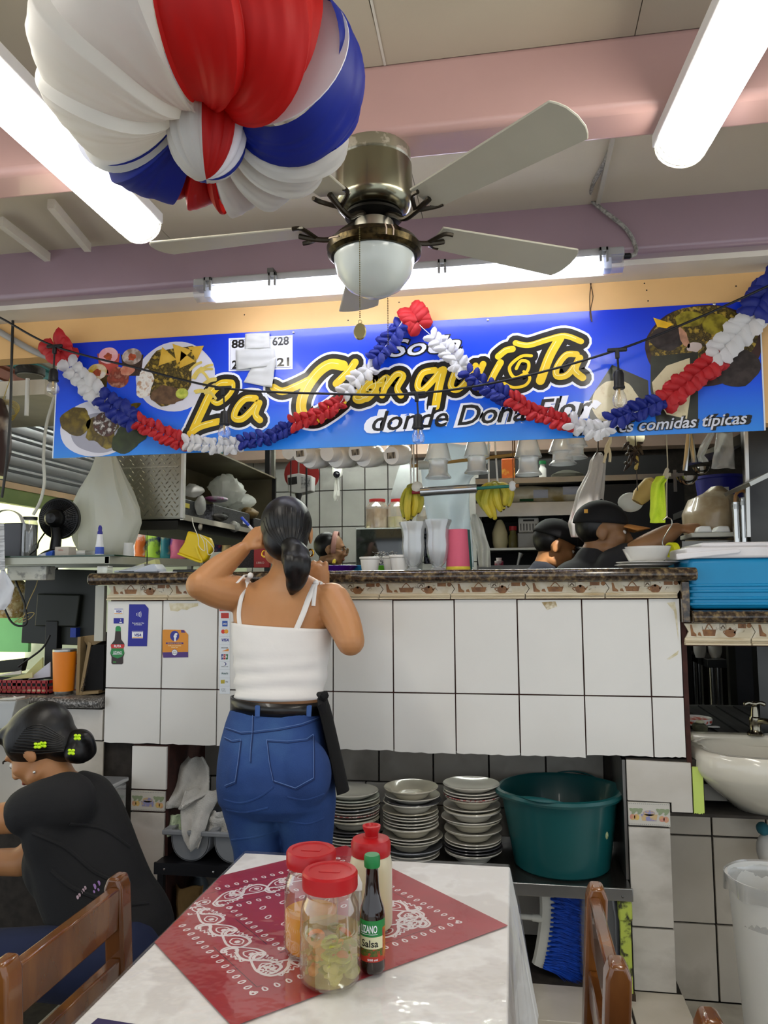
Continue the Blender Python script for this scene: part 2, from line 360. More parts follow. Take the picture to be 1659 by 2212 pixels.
# granite bar top with a bullnose front
def granite_slab(name, x0, x1, y0, y1, zt, th, mat=GRANITE, label=None, par=None):
    r = th/2; prof = [(y1, zt), (y1, zt-th)]+[(y0+r-r*math.sin(math.pi*i/10), zt-r-r*math.cos(math.pi*i/10)) for i in range(11)]
    return MB().prism([V(x0, y, z) for y, z in prof], (x1-x0, 0, 0))
zt = 1.409
ct = one('countertop', granite_slab('', PY(193, 1240, 2.49).x, PY(1505, 1225, 2.49).x, 2.472, 2.96, zt, .042), GRANITE, 'long brown granite countertop with rounded edge on the white tiled bar', 'countertop', bevel=.006, seg=3)
# ---- lower granite ledge to the right of the bar
rl = one('serving_ledge', MB().box((.515, 2.54, 1.166), (1.5, 2.9, 1.2375)), GROUT, 'lower bar end with border tiles under the turquoise cooler', 'counter')
border_row(rl, [.518, .712, .95, 1.19, 1.43], 1.236, 1.17, 2.526)
one('countertop', granite_slab('', .537, 1.5, 2.472, 2.95, 1.277, .038), GRANITE, 'lower granite ledge under the turquoise cooler', 'countertop', bevel=.004)
part('granite_upstand', MB().box((.512, 2.5, 1.24), (.535, 2.9, 1.366)), GRANITE, rl, bevel=.002)
part('post', MB().box((.5125, 2.535, .80), (.527, 2.60, 1.24)), GROUT, rl)
# ---- pillar at the right end: column of tiles, green painted patch, fruit tile
cl = struct('wall_column', MB().box((.334, 2.538, .14), (.452, 2.72, .822)).box((.452, 2.538, .668), (.56, 2.72, .822)), DGROUT)
part('wall_tile', MB().prism([V(.333, 2.528, .818), V(.522, 2.528, .814), V(.522, 2.528, .667), V(.4615, 2.528, .667), V(.4615, 2.528, .695), V(.333, 2.528, .697)], (0, .012, 0)), MARBLE, cl)
fruit_t = part('border_tile', MB().box((.333, 2.528, .623), (.456, 2.54, .692)), STRIP, cl, bevel=.001, seg=1)
for z0, z1 in ((.328, .617), (.143, .322)): part('wall_tile', MB().box((.333, 2.528, z0), (.454, 2.54, z1)), MARBLE, cl, bevel=.001, seg=1)
part('painted_patch', jag(.526, .556, .667, .802, 2.528, 2.54, .006), M('c3d86a', .6, c2='9aa58a', sc=18, ramp=(.6, .68)), cl)
def fruit_print(par, x0, x1, z0, z1, y):
    f = lambda u, v: V(x0+(x1-x0)*u, y-.0006, z0+(z1-z0)*v); X, Z = V(1, 0, 0), V(0, 0, 1)
    m = MB(); [disc(m, f(u, v), X, Z, .008, .009) for u, v in ((.10, .36), (.20, .36), (.90, .3), (.80, .32))]; part('fruit_print', m, M('c98a78', .5, c2='d8bb6a', sc=60, ramp=(.4, .6)), par)
    m = MB(); flat(m, [f(.33, .22), f(.67, .22), f(.70, .5), f(.30, .5)]); disc(m, f(.5, .55), X, Z, .018, .008); part('basket_print', m, M('cdb07e', .5, c2='8f8fb8', sc=90, ramp=(.45, .55)), par)
    m = MB()
    for u in (.12, .26, .76, .90):
        for a in (-.5, .3, .9): disc(m, f(u+.03*math.sin(a), .62+.06*math.cos(a*2))+V(0, -2e-5*a-3e-5*u, 0), V(math.cos(a), 0, math.sin(a)), V(-math.sin(a), 0, math.cos(a)), .011, .005, 10)
    part('leaf_print', m, M('8d9a78', .5), par)
    m = MB()
    for v in (.06, .94):
        for k in range(20): p = f(.03+.94*k/19, v); flat(m, [p+X*i+Z*j for i, j in ((-.0018, -.001), (.0018, -.001), (.0018, .001), (-.0018, .001))])
    part('dash_print', m, M('9a9a94', .5), par)
fruit_print(fruit_t, .333, .456, .623, .692, 2.528)
# right wall below the sink
rw = struct('wall_side', MB().box((.452, 2.797, 0), (1.9, 2.86, .80)).box((.50, 2.80, .8), (1.9, 2.86, .82)), DGROUT)
for x0, x1 in ((.458, .63), (.636, .80), (.806, .98), (.986, 1.2)):
    for z0, z1 in ((.003, .24), (.246, .52), (.526, .66), (.666, .81)): part('wall_tile', MB().box((x0, 2.786, z0), (x1, 2.80, z1)), MARBLE2, rw, bevel=.001, seg=1)
struct('trim_8', MB().box((.452, 2.53, .655), (1.3, 2.80, .664)), DGROUT)
# left pillar of the niche
lp = struct('wall_pillar', MB().box((-1.302, 2.538, .14), (-1.172, 2.85, .82)), GROUT)
part('wall_tile', MB().box((-1.304, 2.528, .674), (-1.178, 2.54, .816)), WHITE_TILE, lp, bevel=.001, seg=1)
ft2 = part('border_tile', MB().box((-1.304, 2.528, .602), (-1.182, 2.54, .668)), STRIP, lp, bevel=.001, seg=1); fruit_print(ft2, -1.304, -1.182, .602, .668, 2.528)
for z0, z1 in ((.33, .596), (.143, .324)): part('wall_tile', MB().box((-1.304, 2.528, z0), (-1.182, 2.54, z1)), MARBLE, lp, bevel=.001, seg=1)
# low cashier desk wall at the left
lw = struct('wall_left', MB().box((-2.4, 2.545, .14), (-1.42, 2.9, .945)).box((-1.42, 2.56, .14), (-1.31, 2.9, .82)), DGROUT)
for x0, x1 in ((-2.0, -1.668), (-1.662, -1.418)): part('wall_tile', MB().box((x0, 2.53, .832), (x1, 2.547, .936)), MARBLE, lw, bevel=.001, seg=1)
for x0, x1 in ((-2.0, -1.668), (-1.662, -1.418)): part('wall_tile', MB().box((x0, 2.54, .56), (x1, 2.547, .826)), MARBLE2, lw, bevel=.001, seg=1)
one('countertop', granite_slab('', -2.4, -1.416, 2.49, 3.35, .978, .034, GREYGRAN), GREYGRAN, 'speckled grey granite desk top at the cashier corner', 'countertop', bevel=.002)
# ================================================================ fluorescent fittings
LAMP = M('fffaf0', .4, var=0, emit=TUBE); LAMPC = M('eef2ff', .4, var=0, emit=TUBE); LAMPK = M('f6fbf4', .4, var=0, emit=TUBE*2.2)
WPLAS = M('d9d9d4', .35, var=.02)
def wrap_light(label, c0, c1, w=.125, group='wrap around ceiling lights', e=LAMP):
    c0, c1 = Vector(c0), Vector(c1); d = (c1-c0).normalized(); s = d.cross(V(0, 0, 1)).normalized(); t = thing('fluorescent_light', label, 'ceiling light', c0, group)
    base = MB().bar(c0+V(0, 0, .02), c1+V(0, 0, .02), w, .03); part('base_tray', base, WPLAS, t, bevel=.003)
    arc = lambda k, r=1: s*(-math.cos(math.pi*k)*w*.46*r) + V(0, 0, .004-math.sin(math.pi*k)*.05*r)
    a, b = c0+d*.045, c1-d*.045
    m = MB().grid(lambda u, v: a+(b-a)*v+arc(u), 12, 1); part('diffuser', m, e, t)
    for p, q in ((c0, a), (b, c1)):
        m = MB().grid(lambda u, v: p+(q-p)*v+arc(u, 1.0), 12, 1); part('end_cap', m, clear('e8e8e0', .5, .15), t)
        m = MB()
        for k in (.25, .75): m.tube([p+(q-p)*k+arc(i/10, .98) for i in range(11)], .002, 6)
        part('end_rib', m, WPLAS, t)
    m = MB().prism([c0+arc(i/12) for i in range(13)], d*.004); part('end_plate', m, clear('e8e8e0', .5, .15), t)
    m = MB().prism([c1+arc(i/12) for i in range(13)], -d*.004); part('end_plate', m, clear('e8e8e0', .5, .15), t)
    m = MB()
    for k in (-.022, .022): m.cyl(c0+s*k+V(0, 0, -.015), c0+d*.05+s*k+V(0, 0, -.015), .013, n=12)
    part('tube_end', m, LAMP, t); return t
z = 2.338
wrap_light('wrap around fluorescent light over the white table beside the pink beam', (PZ(1470, 322, z)), (PZ(1470, 322, z)+V(.09, -1.2, 0)))
wrap_light('wrap around fluorescent light beside the paper rosette', PZ(306, 492, z), PZ(306, 492, z)+V(.0, -1.2, 0))
wrap_light('added wrap around fluorescent light out of view behind the camera, filling the dining room', (.1, -.5, z), (.1, -1.7, z))  # added fill: unseen fitting behind the camera that brightens the dining side
# sealed batten under the mauve beam
t = thing('batten_light', 'long sealed fluorescent batten with clear cover above the blue banner', 'light', V(-.35, 2.345, 2.36))
A, Bp = PY(424, 632, 2.33), PY(1347, 566, 2.33); A.z = Bp.z = 2.333
part('housing', MB().box((A.x, 2.30, 2.335), (Bp.x, 2.36, 2.366)), M('9a9a98', .4), t, bevel=.006)
prof = [(-.036, 2.338), (-.036, 2.318), (-.027, 2.300), (0, 2.294), (.027, 2.300), (.036, 2.318), (.036, 2.338)]
m = MB().prism([V(A.x+.004, 2.33+y, z) for y, z in prof], (Bp.x-A.x-.008, 0, 0)); part('clear_cover', m, clear('dfe8ff', .12, .1), t, smooth=False)
part('tube', MB().cyl(V(A.x+.055, 2.322, 2.314), V(Bp.x-.055, 2.322, 2.314), .0135, n=14), LAMPC, t)
part('tube', MB().cyl(V(A.x+.055, 2.345, 2.316), V(Bp.x-.055, 2.345, 2.316), .0135, n=14), LAMPC, t)
for k in (A.x+.05, Bp.x-.05): part('lamp_holder', MB().box((k-.012, 2.305, 2.30), (k+.012, 2.355, 2.336)), M('c9cedd', .4), t, bevel=.002)
for k in (.04, .2, .38, .60, .78, .955):
    x = A.x+(Bp.x-A.x)*k; part('clip', MB().box((x-.013, 2.288, 2.318), (x-.006, 2.298, 2.362)).box((x+.006, 2.288, 2.318), (x+.013, 2.298, 2.362)).box((x-.013, 2.288, 2.350), (x+.013, 2.300, 2.362)), M('7d7d7b', .5), t, bevel=.001, seg=1)
part('cable_gland', MB().cyl(V(Bp.x, 2.33, 2.345), V(Bp.x+.02, 2.33, 2.345), .009, n=12), BLACKMETAL, t)
for k in (A.x+.25, Bp.x-.27): part('hanger', MB().box((k, 2.31, 2.366), (k+.02, 2.366, 2.386)), M('55534f', .6), t)
pts = [V(Bp.x+.021, 2.33, 2.345), V(Bp.x+.035, 2.335, 2.352), PY(1372, 530, 2.36), PY(1350, 492, 2.352), PY(1300, 452, 2.345), PY(1278, 430, 2.345), PY(1280, 400, 2.25), V(.285, 2.05, 2.53), V(.285, 1.78, 2.53)]
one('flexible_conduit', MB().tube(smooth_path(pts, 8), .0065, 10), M('9c9a92', .5, c2='6d6b66', sc=120, ramp=(.4, .6)), 'braided grey conduit looping from the sealed batten up to the ceiling', 'conduit')
# kitchen tubes
for i, (x, y) in enumerate(((-.1, 4.2), (-.9, 5.3))):
    t = thing('kitchen_light', ('bare double tube fluorescent light hanging over the kitchen, behind the hanging glasses', 'bare fluorescent tubes at the back of the kitchen ceiling')[i], 'ceiling light', (x, y, 2.7))
    part('base_tray', MB().box((x-.75, y-.07, 2.655), (x+.75, y+.07, 2.70)), WPLAS, t, bevel=.004)
    for k in (-.035, .035): part('tube', MB().cyl(V(x-.72, y+k, 2.635), V(x+.72, y+k, 2.635), .016, n=12), LAMPK, t)
    for k in (-.75, .72): part('lamp_holder', MB().box((x+k, y-.06, 2.61), (x+k+.03, y+.06, 2.66)), WPLAS, t)
# ================================================================ banner
YB = 2.53
BL, BR = PY(115, 990, YB), PY(1652, 930, YB); TL, TR = V(BL.x+.008, YB, PY(150, 742, YB).z), V(BR.x+.005, YB, PY(1400, 664, YB).z)
bn = thing('banner', 'wide blue printed sign board with yellow brush lettering and food pictures over the hatch', 'sign', V(-.4, YB, 1.83))
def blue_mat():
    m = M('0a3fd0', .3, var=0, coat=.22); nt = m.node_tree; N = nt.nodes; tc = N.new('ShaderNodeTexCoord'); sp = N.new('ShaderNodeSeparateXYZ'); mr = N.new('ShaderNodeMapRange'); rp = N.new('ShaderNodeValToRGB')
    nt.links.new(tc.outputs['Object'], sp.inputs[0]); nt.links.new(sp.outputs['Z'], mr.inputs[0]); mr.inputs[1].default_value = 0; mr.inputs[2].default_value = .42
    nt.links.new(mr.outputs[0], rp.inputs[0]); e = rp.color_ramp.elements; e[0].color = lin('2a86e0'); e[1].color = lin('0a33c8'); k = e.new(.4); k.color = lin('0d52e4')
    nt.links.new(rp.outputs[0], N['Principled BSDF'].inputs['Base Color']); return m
BTH = .004
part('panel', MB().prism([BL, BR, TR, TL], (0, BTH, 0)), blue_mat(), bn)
for p, q in ((BL+V(-.002, .002, 0), TL+V(-.002, .002, 0)), (BR, TR)): part('edge', MB().bar(p, q, .004, .006), M('dfe6ee', .4), bn)
INK = lambda h, **k: M(h, .3, coat=.2, **k)
def on(x, y, k=1): return PY(x, y, YB-.0004*k)
NB = (0, -1, 0)
YEL = INK('f0c828', var=.06, sc=20); BLK = INK('14120f', var=0); WHT = INK('eef0f6', var=0)
c1 = lambda x, y: (380+x*.2773, 690+y*.2773)
c2_ = lambda x, y: (780+x*.3255, 640+y*.3255)
ST = []
def st(f, w, *pts): ST.append(([f(*p) for p in pts], w))
# the big name, stroke by stroke
st(c1, 62, (430, 500), (350, 505), (270, 580), (205, 710), (135, 860)); st(c1, 52, (110, 890), (190, 835), (330, 795)); st(c1, 36, (290, 640), (330, 655), (395, 610), (440, 550), (445, 500))
st(c1, 50, (620, 615), (540, 620), (475, 690), (455, 765), (515, 775), (585, 715), (640, 650)); st(c1, 48, (650, 650), (620, 740), (655, 785))
st(c1, 56, (760, 530), (830, 560), (940, 520), (1060, 460)); st(c1, 78, (1300, 360), (1200, 350), (1100, 420), (1010, 550), (975, 670), (1000, 750), (1090, 770), (1200, 710), (1290, 640)); st(c1, 56, (1395, 335), (1340, 410), (1250, 500))
st(c1, 50, (1640, 500), (1540, 510), (1490, 560), (1560, 570)); st(c1, 46, (1420, 560), (1400, 620), (1450, 630), (1540, 570))
st(c2_, 46, (95, 545), (30, 590), (0, 655), (40, 680), (100, 610), (95, 545)); st(c2_, 42, (95, 600), (160, 540), (175, 560), (140, 660)); st(c2_, 44, (150, 620), (230, 520), (280, 530), (240, 610), (265, 660))
st(c2_, 46, (490, 490), (410, 510), (375, 590), (405, 625), (480, 555), (530, 490)); st(c2_, 58, (545, 490), (515, 610), (495, 730)); st(c2_, 44, (635, 480), (595, 590), (640, 620), (720, 540), (760, 460))
st(c2_, 46, (810, 450), (765, 560), (780, 610)); st(c2_, 48, (925, 440), (880, 520), (850, 590)); st(c2_, 46, (910, 400), (960, 360), (1005, 350))
st(c2_, 40, (1025, 310), (1110, 325), (1230, 290), (1350, 262), (1460, 300)); st(c2_, 62, (1320, 275), (1250, 400), (1190, 560)); st(c2_, 44, (1430, 385), (1360, 390), (1300, 470), (1300, 530), (1370, 520), (1440, 430)); st(c2_, 50, (1450, 410), (1420, 490), (1470, 540))
SW = [([c2_(*p) for p in ((1130, 395), (1060, 400), (985, 470), (1020, 540), (1100, 500), (1110, 440), (1060, 430), (1030, 480))], 22), ([c2_(*p) for p in ((945, 575), (1010, 605), (1090, 590), (1120, 540), (1080, 500))], 20)]
PXM = YB/F*1.04
def strokes(name, mat, grow, k, lst, scale=None):
    m = MB()
    for pts, w in lst:
        ww = (w*(.2773 if False else .30)+grow)*PXM; ink(m, smooth_path([on(*p, k) for p in pts], 6), ww, NB)
    part(name, m, mat, bn, smooth=False)
strokes('lettering_outline', WHT, 32, 1, ST+SW, 0); strokes('lettering_black_outline', BLK, 22, 2, ST+SW); strokes('lettering', YEL, 0, 3, ST+SW)  # printed layers: white rim, black outline, yellow fill
m = MB()
for pts, w in ST:
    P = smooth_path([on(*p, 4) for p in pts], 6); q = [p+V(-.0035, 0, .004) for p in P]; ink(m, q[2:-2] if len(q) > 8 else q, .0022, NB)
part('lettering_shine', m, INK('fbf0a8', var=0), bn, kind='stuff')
def btext(s, p0, p1, h, cols, shear=.28, fat=.012, k0=5):
    a, b = on(*p0), on(*p1); u = (b-a).normalized(); v = V(0, 0, 1)
    for k, (mt, ft) in enumerate(cols):
        m = text(MB(), s, (a+b)/2+V(0, -.0004*(k0+k), 0), u, v, h*PXM/.73, shear, fat+ft, width=(b-a).length*(1+ft*1.2)); part('lettering_small', m, mt, bn, smooth=False)
btext('Soda', (838, 772), (993, 758), 38, ((BLK, .045), (WHT, 0)))
btext('donde Doña Flor', (797, 932), (1270, 899), 44, ((WHT, .07), (BLK, 0)))
btext('mejores comidas típicas', (1245, 940), (1612, 915), 24, ((BLK, .05), (M('cfd2dc', .3), 0)), fat=.015)
# phone number card printed on the panel
q = [(494, 731), (632, 724), (632, 797), (494, 802)]
part('number_card', flat(MB(), [on(*p, 2) for p in q]), WHT, bn); part('number_frame', ink(MB(), [on(*p, 3) for p in ((498, 735), (628, 728), (628, 793), (498, 798))], .0018, NB, closed=True), INK('233a9a', var=0), bn)
for s, p, w in (('88', (514, 751), 30), ('628', (606, 745), 38), ('2', (507, 796), 13), ('21', (614, 790), 28)): part('phone_number', text(MB(), s, on(*p, 4), V(1, 0, .0), V(0, 0, 1), 18*PXM/.7, 0, .03, width=w*PXM), BLK, bn, smooth=False)
# printed food: plates, cups, tortillas
X, Z = V(1, 0, 0), V(0, 0, 1); rr = random.Random(3)
def blob(c, rx, rz, mat, k, n=26, rough=.12, name='food_print', rot=0):
    ph = rr.random()*9; u, v = X*math.cos(rot)+Z*math.sin(rot), Z*math.cos(rot)-X*math.sin(rot)
    part(name, disc(MB(), on(*c, k), u, v, rx*PXM, rz*PXM, n, lambda t: 1+rough*noise.noise(V(math.cos(t)*1.7+ph, math.sin(t)*1.7, ph))*1.6), mat, bn, smooth=False)
PLT = INK('d4d3dc', var=.06, sc=8); RICE = INK('6b5a1c', c2='b89a3a', c3='2c2410', sc=55, ramp=(.35, .65)); MEAT = INK('4a3424', c2='70543a', sc=40, ramp=(.35, .65)); CHIP = INK('c99a28', c2='e0b84c', sc=18, ramp=(.3, .7))
FRY = INK('d8c062', var=.1, sc=30); SALAD = INK('d8cfc6', c2='b9906e', c3='e9e6dd', sc=60, ramp=(.35, .65)); LIME = INK('c9cc58', c2='9aa83a', sc=40, ramp=(.4, .6)); DARK = INK('231e1c', c2='3a3230', sc=30, ramp=(.4, .6)); EGG = INK('6d5a10', c2='8e7a1e', c3='4b3c0c', sc=22, ramp=(.3, .7))
blob((378, 813), 95, 80, PLT, 2, 40, .02, 'plate_print'); blob((355, 815), 52, 62, RICE, 3); blob((385, 790), 50, 48, RICE, 4, 26, .3); blob((360, 855), 38, 22, MEAT, 5, 26, .2, rot=-.3); blob((313, 830), 20, 34, SALAD, 5, 20, .2)
for k, (x, y, a, s) in enumerate(((390, 762, .2, 26), (358, 772, -.2, 24), (424, 758, .6, 20), (400, 778, -.1, 22))): part('chip_print', flat(MB(), [on(x+s*math.cos(a+i*2.1), y-s*math.sin(a+i*2.1), 6) for i in range(3)]), CHIP, bn)
for k in range(12): x, y, a = 420+rr.random()*38, 790+rr.random()*70, rr.uniform(-.9, .9); part('fry_print', ink(MB(), smooth_path([on(x-14*math.cos(a), y+14*math.sin(a), 6), on(x, y-3, 6), on(x+14*math.cos(a), y-14*math.sin(a), 6)], 4), 6*PXM, NB), FRY, bn)
blob((393, 850), 15, 12, LIME, 7, 20, .02, 'lime_print')
blob((210, 925), 92, 66, PLT, 2, 40, .02, 'plate_print'); blob((215, 935), 70, 46, INK('9b9aa6', var=.05), 3, 40, .03, 'plate_print'); blob((163, 910), 36, 32, EGG, 4); blob((225, 925), 44, 36, EGG, 4, 26, .3); blob((228, 915), 32, 28, INK('5a3a30', c2='cfc9c0', c3='3c2620', sc=70, ramp=(.35, .66)), 5); blob((275, 950), 40, 30, INK('2a3410', var=.3, sc=30), 5, 26, .25); blob((285, 880), 22, 8, EGG, 5, 20, .1, rot=.3)
for (x, y, hx) in ((234, 768, 'e3a3ab'), (285, 770, '8a7466'), (210, 803, 'c9a824')):
    part('cup_print', flat(MB(), [on(x-24, y-4, 2), on(x+25, y-4, 2), on(x+19, y+42, 2), on(x-17, y+42, 2)]), INK({'e3a3ab': 'b4493f', '8a7466': '3a2a22', 'c9a824': '4a3a16'}[hx], var=.2, sc=20), bn); blob((x, y), 24, 19, INK(hx, c2='e8dcd4', sc=26, ramp=(.45, .7)), 4, 26, .02, 'cup_print'); blob((x, y+2), 10, 8, INK('a84a2c', var=.3, sc=60), 5, 18, .3)
blob((255, 815), 26, 24, INK('b4543a', c2='d9a58a', c3='7a3426', sc=30, ramp=(.3, .7)), 3); blob((275, 800), 18, 12, INK('b4543a', c2='d9a58a', sc=30, ramp=(.3, .7)), 4)
LEAF = INK('20241c', c2='34382c', sc=16, ramp=(.3, .7)); TORT = INK('d8cba2', c2='4a2c1c', c3='cdbb8e', sc=32, ramp=(.55, .72))
part('leaf_print', flat(MB(), [on(*p, 2) for p in ((1270, 868), (1322, 788), (1400, 822), (1402, 870), (1370, 912), (1276, 925))]), LEAF, bn); blob((1330, 868), 46, 46, TORT, 3, 30, .08, 'tortilla_print', .5)
blob((1518, 746), 112, 84, INK('3a2420', var=.2, sc=12), 2, 40, .02, 'plate_print'); blob((1516, 740), 104, 74, RICE, 3, 40, .06); blob((1585, 790), 50, 40, DARK, 4); blob((1440, 730), 34, 26, DARK, 4); blob((1490, 690), 30, 16, INK('a3962a', c2='6b6014', sc=30, ramp=(.4, .6)), 5); blob((1545, 700), 26, 20, INK('a3962a', c2='6b6014', sc=30, ramp=(.4, .6)), 5); blob((1478, 730), 8, 22, INK('b9886a', var=.2, sc=50), 6, 16, .2, rot=.3); blob((1500, 750), 14, 10, INK('c9b8b0', var=.1), 6)
part('lime_print', flat(MB(), [on(*p, 7) for p in ((1411, 686), (1455, 700), (1440, 709), (1420, 706))]), INK('e6b422', var=.15, sc=40), bn)
part('leaf_print', flat(MB(), [on(*p, 5) for p in ((1406, 770), (1508, 760), (1508, 925), (1420, 922), (1405, 840))]), LEAF, bn); part('tortilla_print', flat(MB(), [on(*p, 6) for p in ((1408, 826), (1440, 790), (1490, 773), (1492, 850), (1484, 905), (1440, 895), (1412, 850))]), TORT, bn)
for x, y in ((634, 718), (1054, 691), (1543, 657)): part('screw', MB().ball(on(x, y, 4), (.005, .003, .005), 10, 6), M('d8d8d8', .25, 1), bn)
# paper napkin taped over the numbers
nk = MB()
for pts in (((530, 721), (583, 719), (583, 752), (528, 755)), ((509, 755), (592, 752), (597, 790), (510, 800)), ((543, 795), (597, 772), (588, 838), (560, 836), (526, 826))):
    P = [PY(*p, YB-.006) for p in pts]; n = len(P); cs = sum(P, V(0, 0, 0))/n
    nk.grid(lambda u, v: (P[0]*(1-u)+P[1]*u)*(1-v)+(P[-1]*(1-u)+P[-2 if n == 4 else 2]*u)*v+V(0, -.004*noise.noise(V(u*3, v*4, n*1.0+pts[0][0]))-.003*abs(math.sin(u*5)), 0), 12, 12)
one('paper_napkin', nk, M('dcdcd8', .8, tl=.2), 'crumpled white paper napkin taped over the phone numbers on the blue sign', 'napkin', solid=.0008)
# hanging chain link on the wall and the little twisted wire
t = one('wire_hook', MB().tube(smooth_path([PY(1275, 612, 2.543), PY(1281, 640, 2.528), PY(1276, 668, 2.526), PY(1279, 695, 2.522), PY(1275, 680, 2.522), PY(1274, 640, 2.527), PY(1277, 612, 2.543)], 4), .0016, 6), M('5b4632', .6, .5), 'twisted rusty wire hanging from the orange wall onto the blue sign', 'wire')
# ================================================================ garland of tissue flowers
RED = M('c3272c', .55, tl=.3, var=.08, sc=30); BLU = M('1c2a86', .5, tl=.25, var=.1, sc=30); WTI = M('e4e3e2', .6, tl=.35, var=.03)
gl = thing('paper_garland', 'red white and blue tissue flower garland draped along the blue sign', 'garland', PY(890, 680, 2.50))
SEG = [(RED, [(118, 742), (135, 765)], 2.3), (WTI, [(150, 790), (190, 830), (212, 855)], 1.5), (BLU, [(225, 862), (262, 890), (285, 905)], 1.5), (RED, [(300, 912), (350, 935), (392, 955)], 1.05), (WTI, [(405, 958), (460, 962), (512, 962)], .95), (BLU, [(525, 956), (575, 945), (625, 925)], .95), (RED, [(635, 915), (690, 895), (735, 870)], .95), (WTI, [(745, 850), (770, 820), (800, 795)], 1.1), (BLU, [(812, 775), (835, 745), (862, 705)], 1.25), (RED, [(888, 672), (905, 700)], 1.5), (WTI, [(935, 728), (970, 760), (998, 795)], 1.2), (BLU, [(1010, 805), (1060, 840), (1095, 860)], 1.1), (RED, [(1105, 862), (1160, 892), (1225, 915)], .95), (WTI, [(1235, 915), (1280, 930), (1310, 925)], 1.1), (BLU, [(1325, 905), (1380, 888), (1435, 865)], 1.15), (RED, [(1440, 862), (1490, 820), (1545, 780)], 1.5), (WTI, [(1550, 768), (1590, 725), (1625, 690)], 1.6), (BLU, [(1632, 668), (1650, 635), (1672, 605)], 2.0)]
for si, (mt, pts, sc) in enumerate(SEG):
    path = smooth_path([PY(*p, 2.482) for p in pts], 8); Ltot = sum((b-a).length for a, b in zip(path, path[1:])); n = max(3, int(Ltot/.021))
    for i in range(n):
        t = (i+.5)/n*(len(path)-1); a = int(t); p = path[a].lerp(path[min(a+1, len(path)-1)], t-a); d = (path[min(a+1, len(path)-1)]-path[max(a-1, 0)]).normalized()
        m = MB(); s1 = d.cross(V(0, 1, 0)).normalized(); nv = V(0, -1, 0)
        for k, ph in enumerate((.75, -.75, 2.2, -2.2)):
            ph += rr.uniform(-.25, .25); e = (d*math.cos(ph)+s1*math.sin(ph)).normalized(); n1 = Matrix.Rotation(rr.uniform(-.55, .55), 3, e)@nv; n1 = (n1+e*rr.uniform(-.15, .35)).normalized(); w1 = n1.cross(e).normalized(); e1 = w1.cross(n1); LP = .040*(.42+.58*sc)*rr.uniform(.85, 1.1); WP = LP*(.30 if sc < 1.3 else .40)
            m.grid(lambda u, v: p+nv*(.004*k)+e1*(LP*v)+w1*((u-.5)*2*WP*math.sqrt(max(0, 1-(2*v-1)**2))*(1+.08*math.sin(v*19+k)))+n1*(LP*.22*math.sin(math.pi*v*.9)-LP*.35*(2*u-1)**2*math.sin(math.pi*v)), 6, 8)
        part('paper_flower', m, mt, gl)
string_ = MB().tube(smooth_path([PY(*p, 2.482) for s in SEG for p in s[1]], 4), .0012, 5); part('thread', string_, M('d8d8d8', .8), gl)
# ================================================================ string of bulbs
sl = thing('string_lights', 'black cable with four clear filament bulbs strung in front of the blue sign', 'string lights', PY(905, 850, 2.44))
YS = 2.44; nodes = [(118, 748, 797, 852), (482, 838, 888, 950), (900, 850, 895, 960), (1333, 756, 800, 882)]
cab = [(-60, 660), (0, 686), (118, 748), (300, 796), (482, 838), (690, 850), (900, 850), (1110, 818), (1333, 756), (1500, 690), (1659, 618), (1720, 590)]
RUB = M('0e0e10', .45)
part('cable', MB().tube(smooth_path([PY(*p, YS) for p in cab], 8), .0038, 8), RUB, sl)
BULB = clear('ffffff', .03, .02, .06)
for x, y, ys, ye in nodes:
    c = PY(x, y, YS); s0 = PY(x+(3 if x > 300 else -2), ys, YS); e0 = PY(x+(5 if x > 300 else -1), ye, YS)
    part('connector', MB().bar(c-V(.03, 0, 0), c+V(.03, 0, 0), .011, .012).bar(c+V(0, 0, .006), c+V(0, 0, -.028), .013, .012, (0, 1, 0)), RUB, sl, bevel=.003)
    part('drop_wire', MB().cyl(c, s0, .0032, n=8), RUB, sl)
    zt_, zb_ = s0.z, e0.z; h = zt_-zb_; cx_, cy_ = s0.x, YS
    k = part('socket', MB().lathe([(.004, .002), (.012, -.002), (.0155, -.012), (.016, -h*.42), (.018, -h*.43), (.018, -h*.48), (.0155, -h*.5)], s0, 20), RUB, sl)
    bu = part('bulb', MB().lathe([(.0115, -h*.48), (.013, -h*.55), (.02, -h*.68), (.0225, -h*.80), (.019, -h*.92), (.009, -h*.985), (.001, -h)], s0, 22), BULB, k)
    m = MB().cyl(s0+V(0, 0, -h*.5), s0+V(0, 0, -h*.62), .004, .002, 8)
    for dx in (-.005, -.002, .002, .005): m.cyl(s0+V(dx*.4, 0, -h*.58), s0+V(dx, .003*(-1)**int(dx*1000), -h*.82), .0006, n=5)
    part('filament', m, M('c9a86a', .4, .5), bu)
# ================================================================ ceiling fan
fc = V(-.300, 1.69, 2.372); FS = .867; fn_ = thing('ceiling_fan', 'brushed steel ceiling fan with wide cream blades and frosted glass bowl', 'ceiling fan', fc)
BRUSH = M('8f8d78', .22, 1, var=.1, sc=4, stretch=(6, 6, .4)); BRZ = M('4a3f26', .3, .9, c2='2c2616', sc=90, ramp=(.4, .6)); CRB = M('bdb9a6', .45, var=.04, sc=6)
part('mounting_ring', MB().lathe([(.098, 0), (.100, -.006), (.100, -.032), (.096, -.036)], fc, 40), M('a9a592', .35, .8, c2='d9d6c8', sc=30, ramp=(.55, .6)), fn_)
part('motor_housing', MB().lathe([(.097, -.036), (.103, -.042), (.104, -.14), (.100, -.156), (.086, -.17), (.06, -.178), (.0, -.18)], fc, 48), BRUSH, fn_)
part('flywheel', MB().lathe([(.04, -.176), (.076, -.178), (.078, -.186), (.05, -.195), (0, -.196)], fc, 36), M('14120f', .5, .4), fn_)
zb = -.214
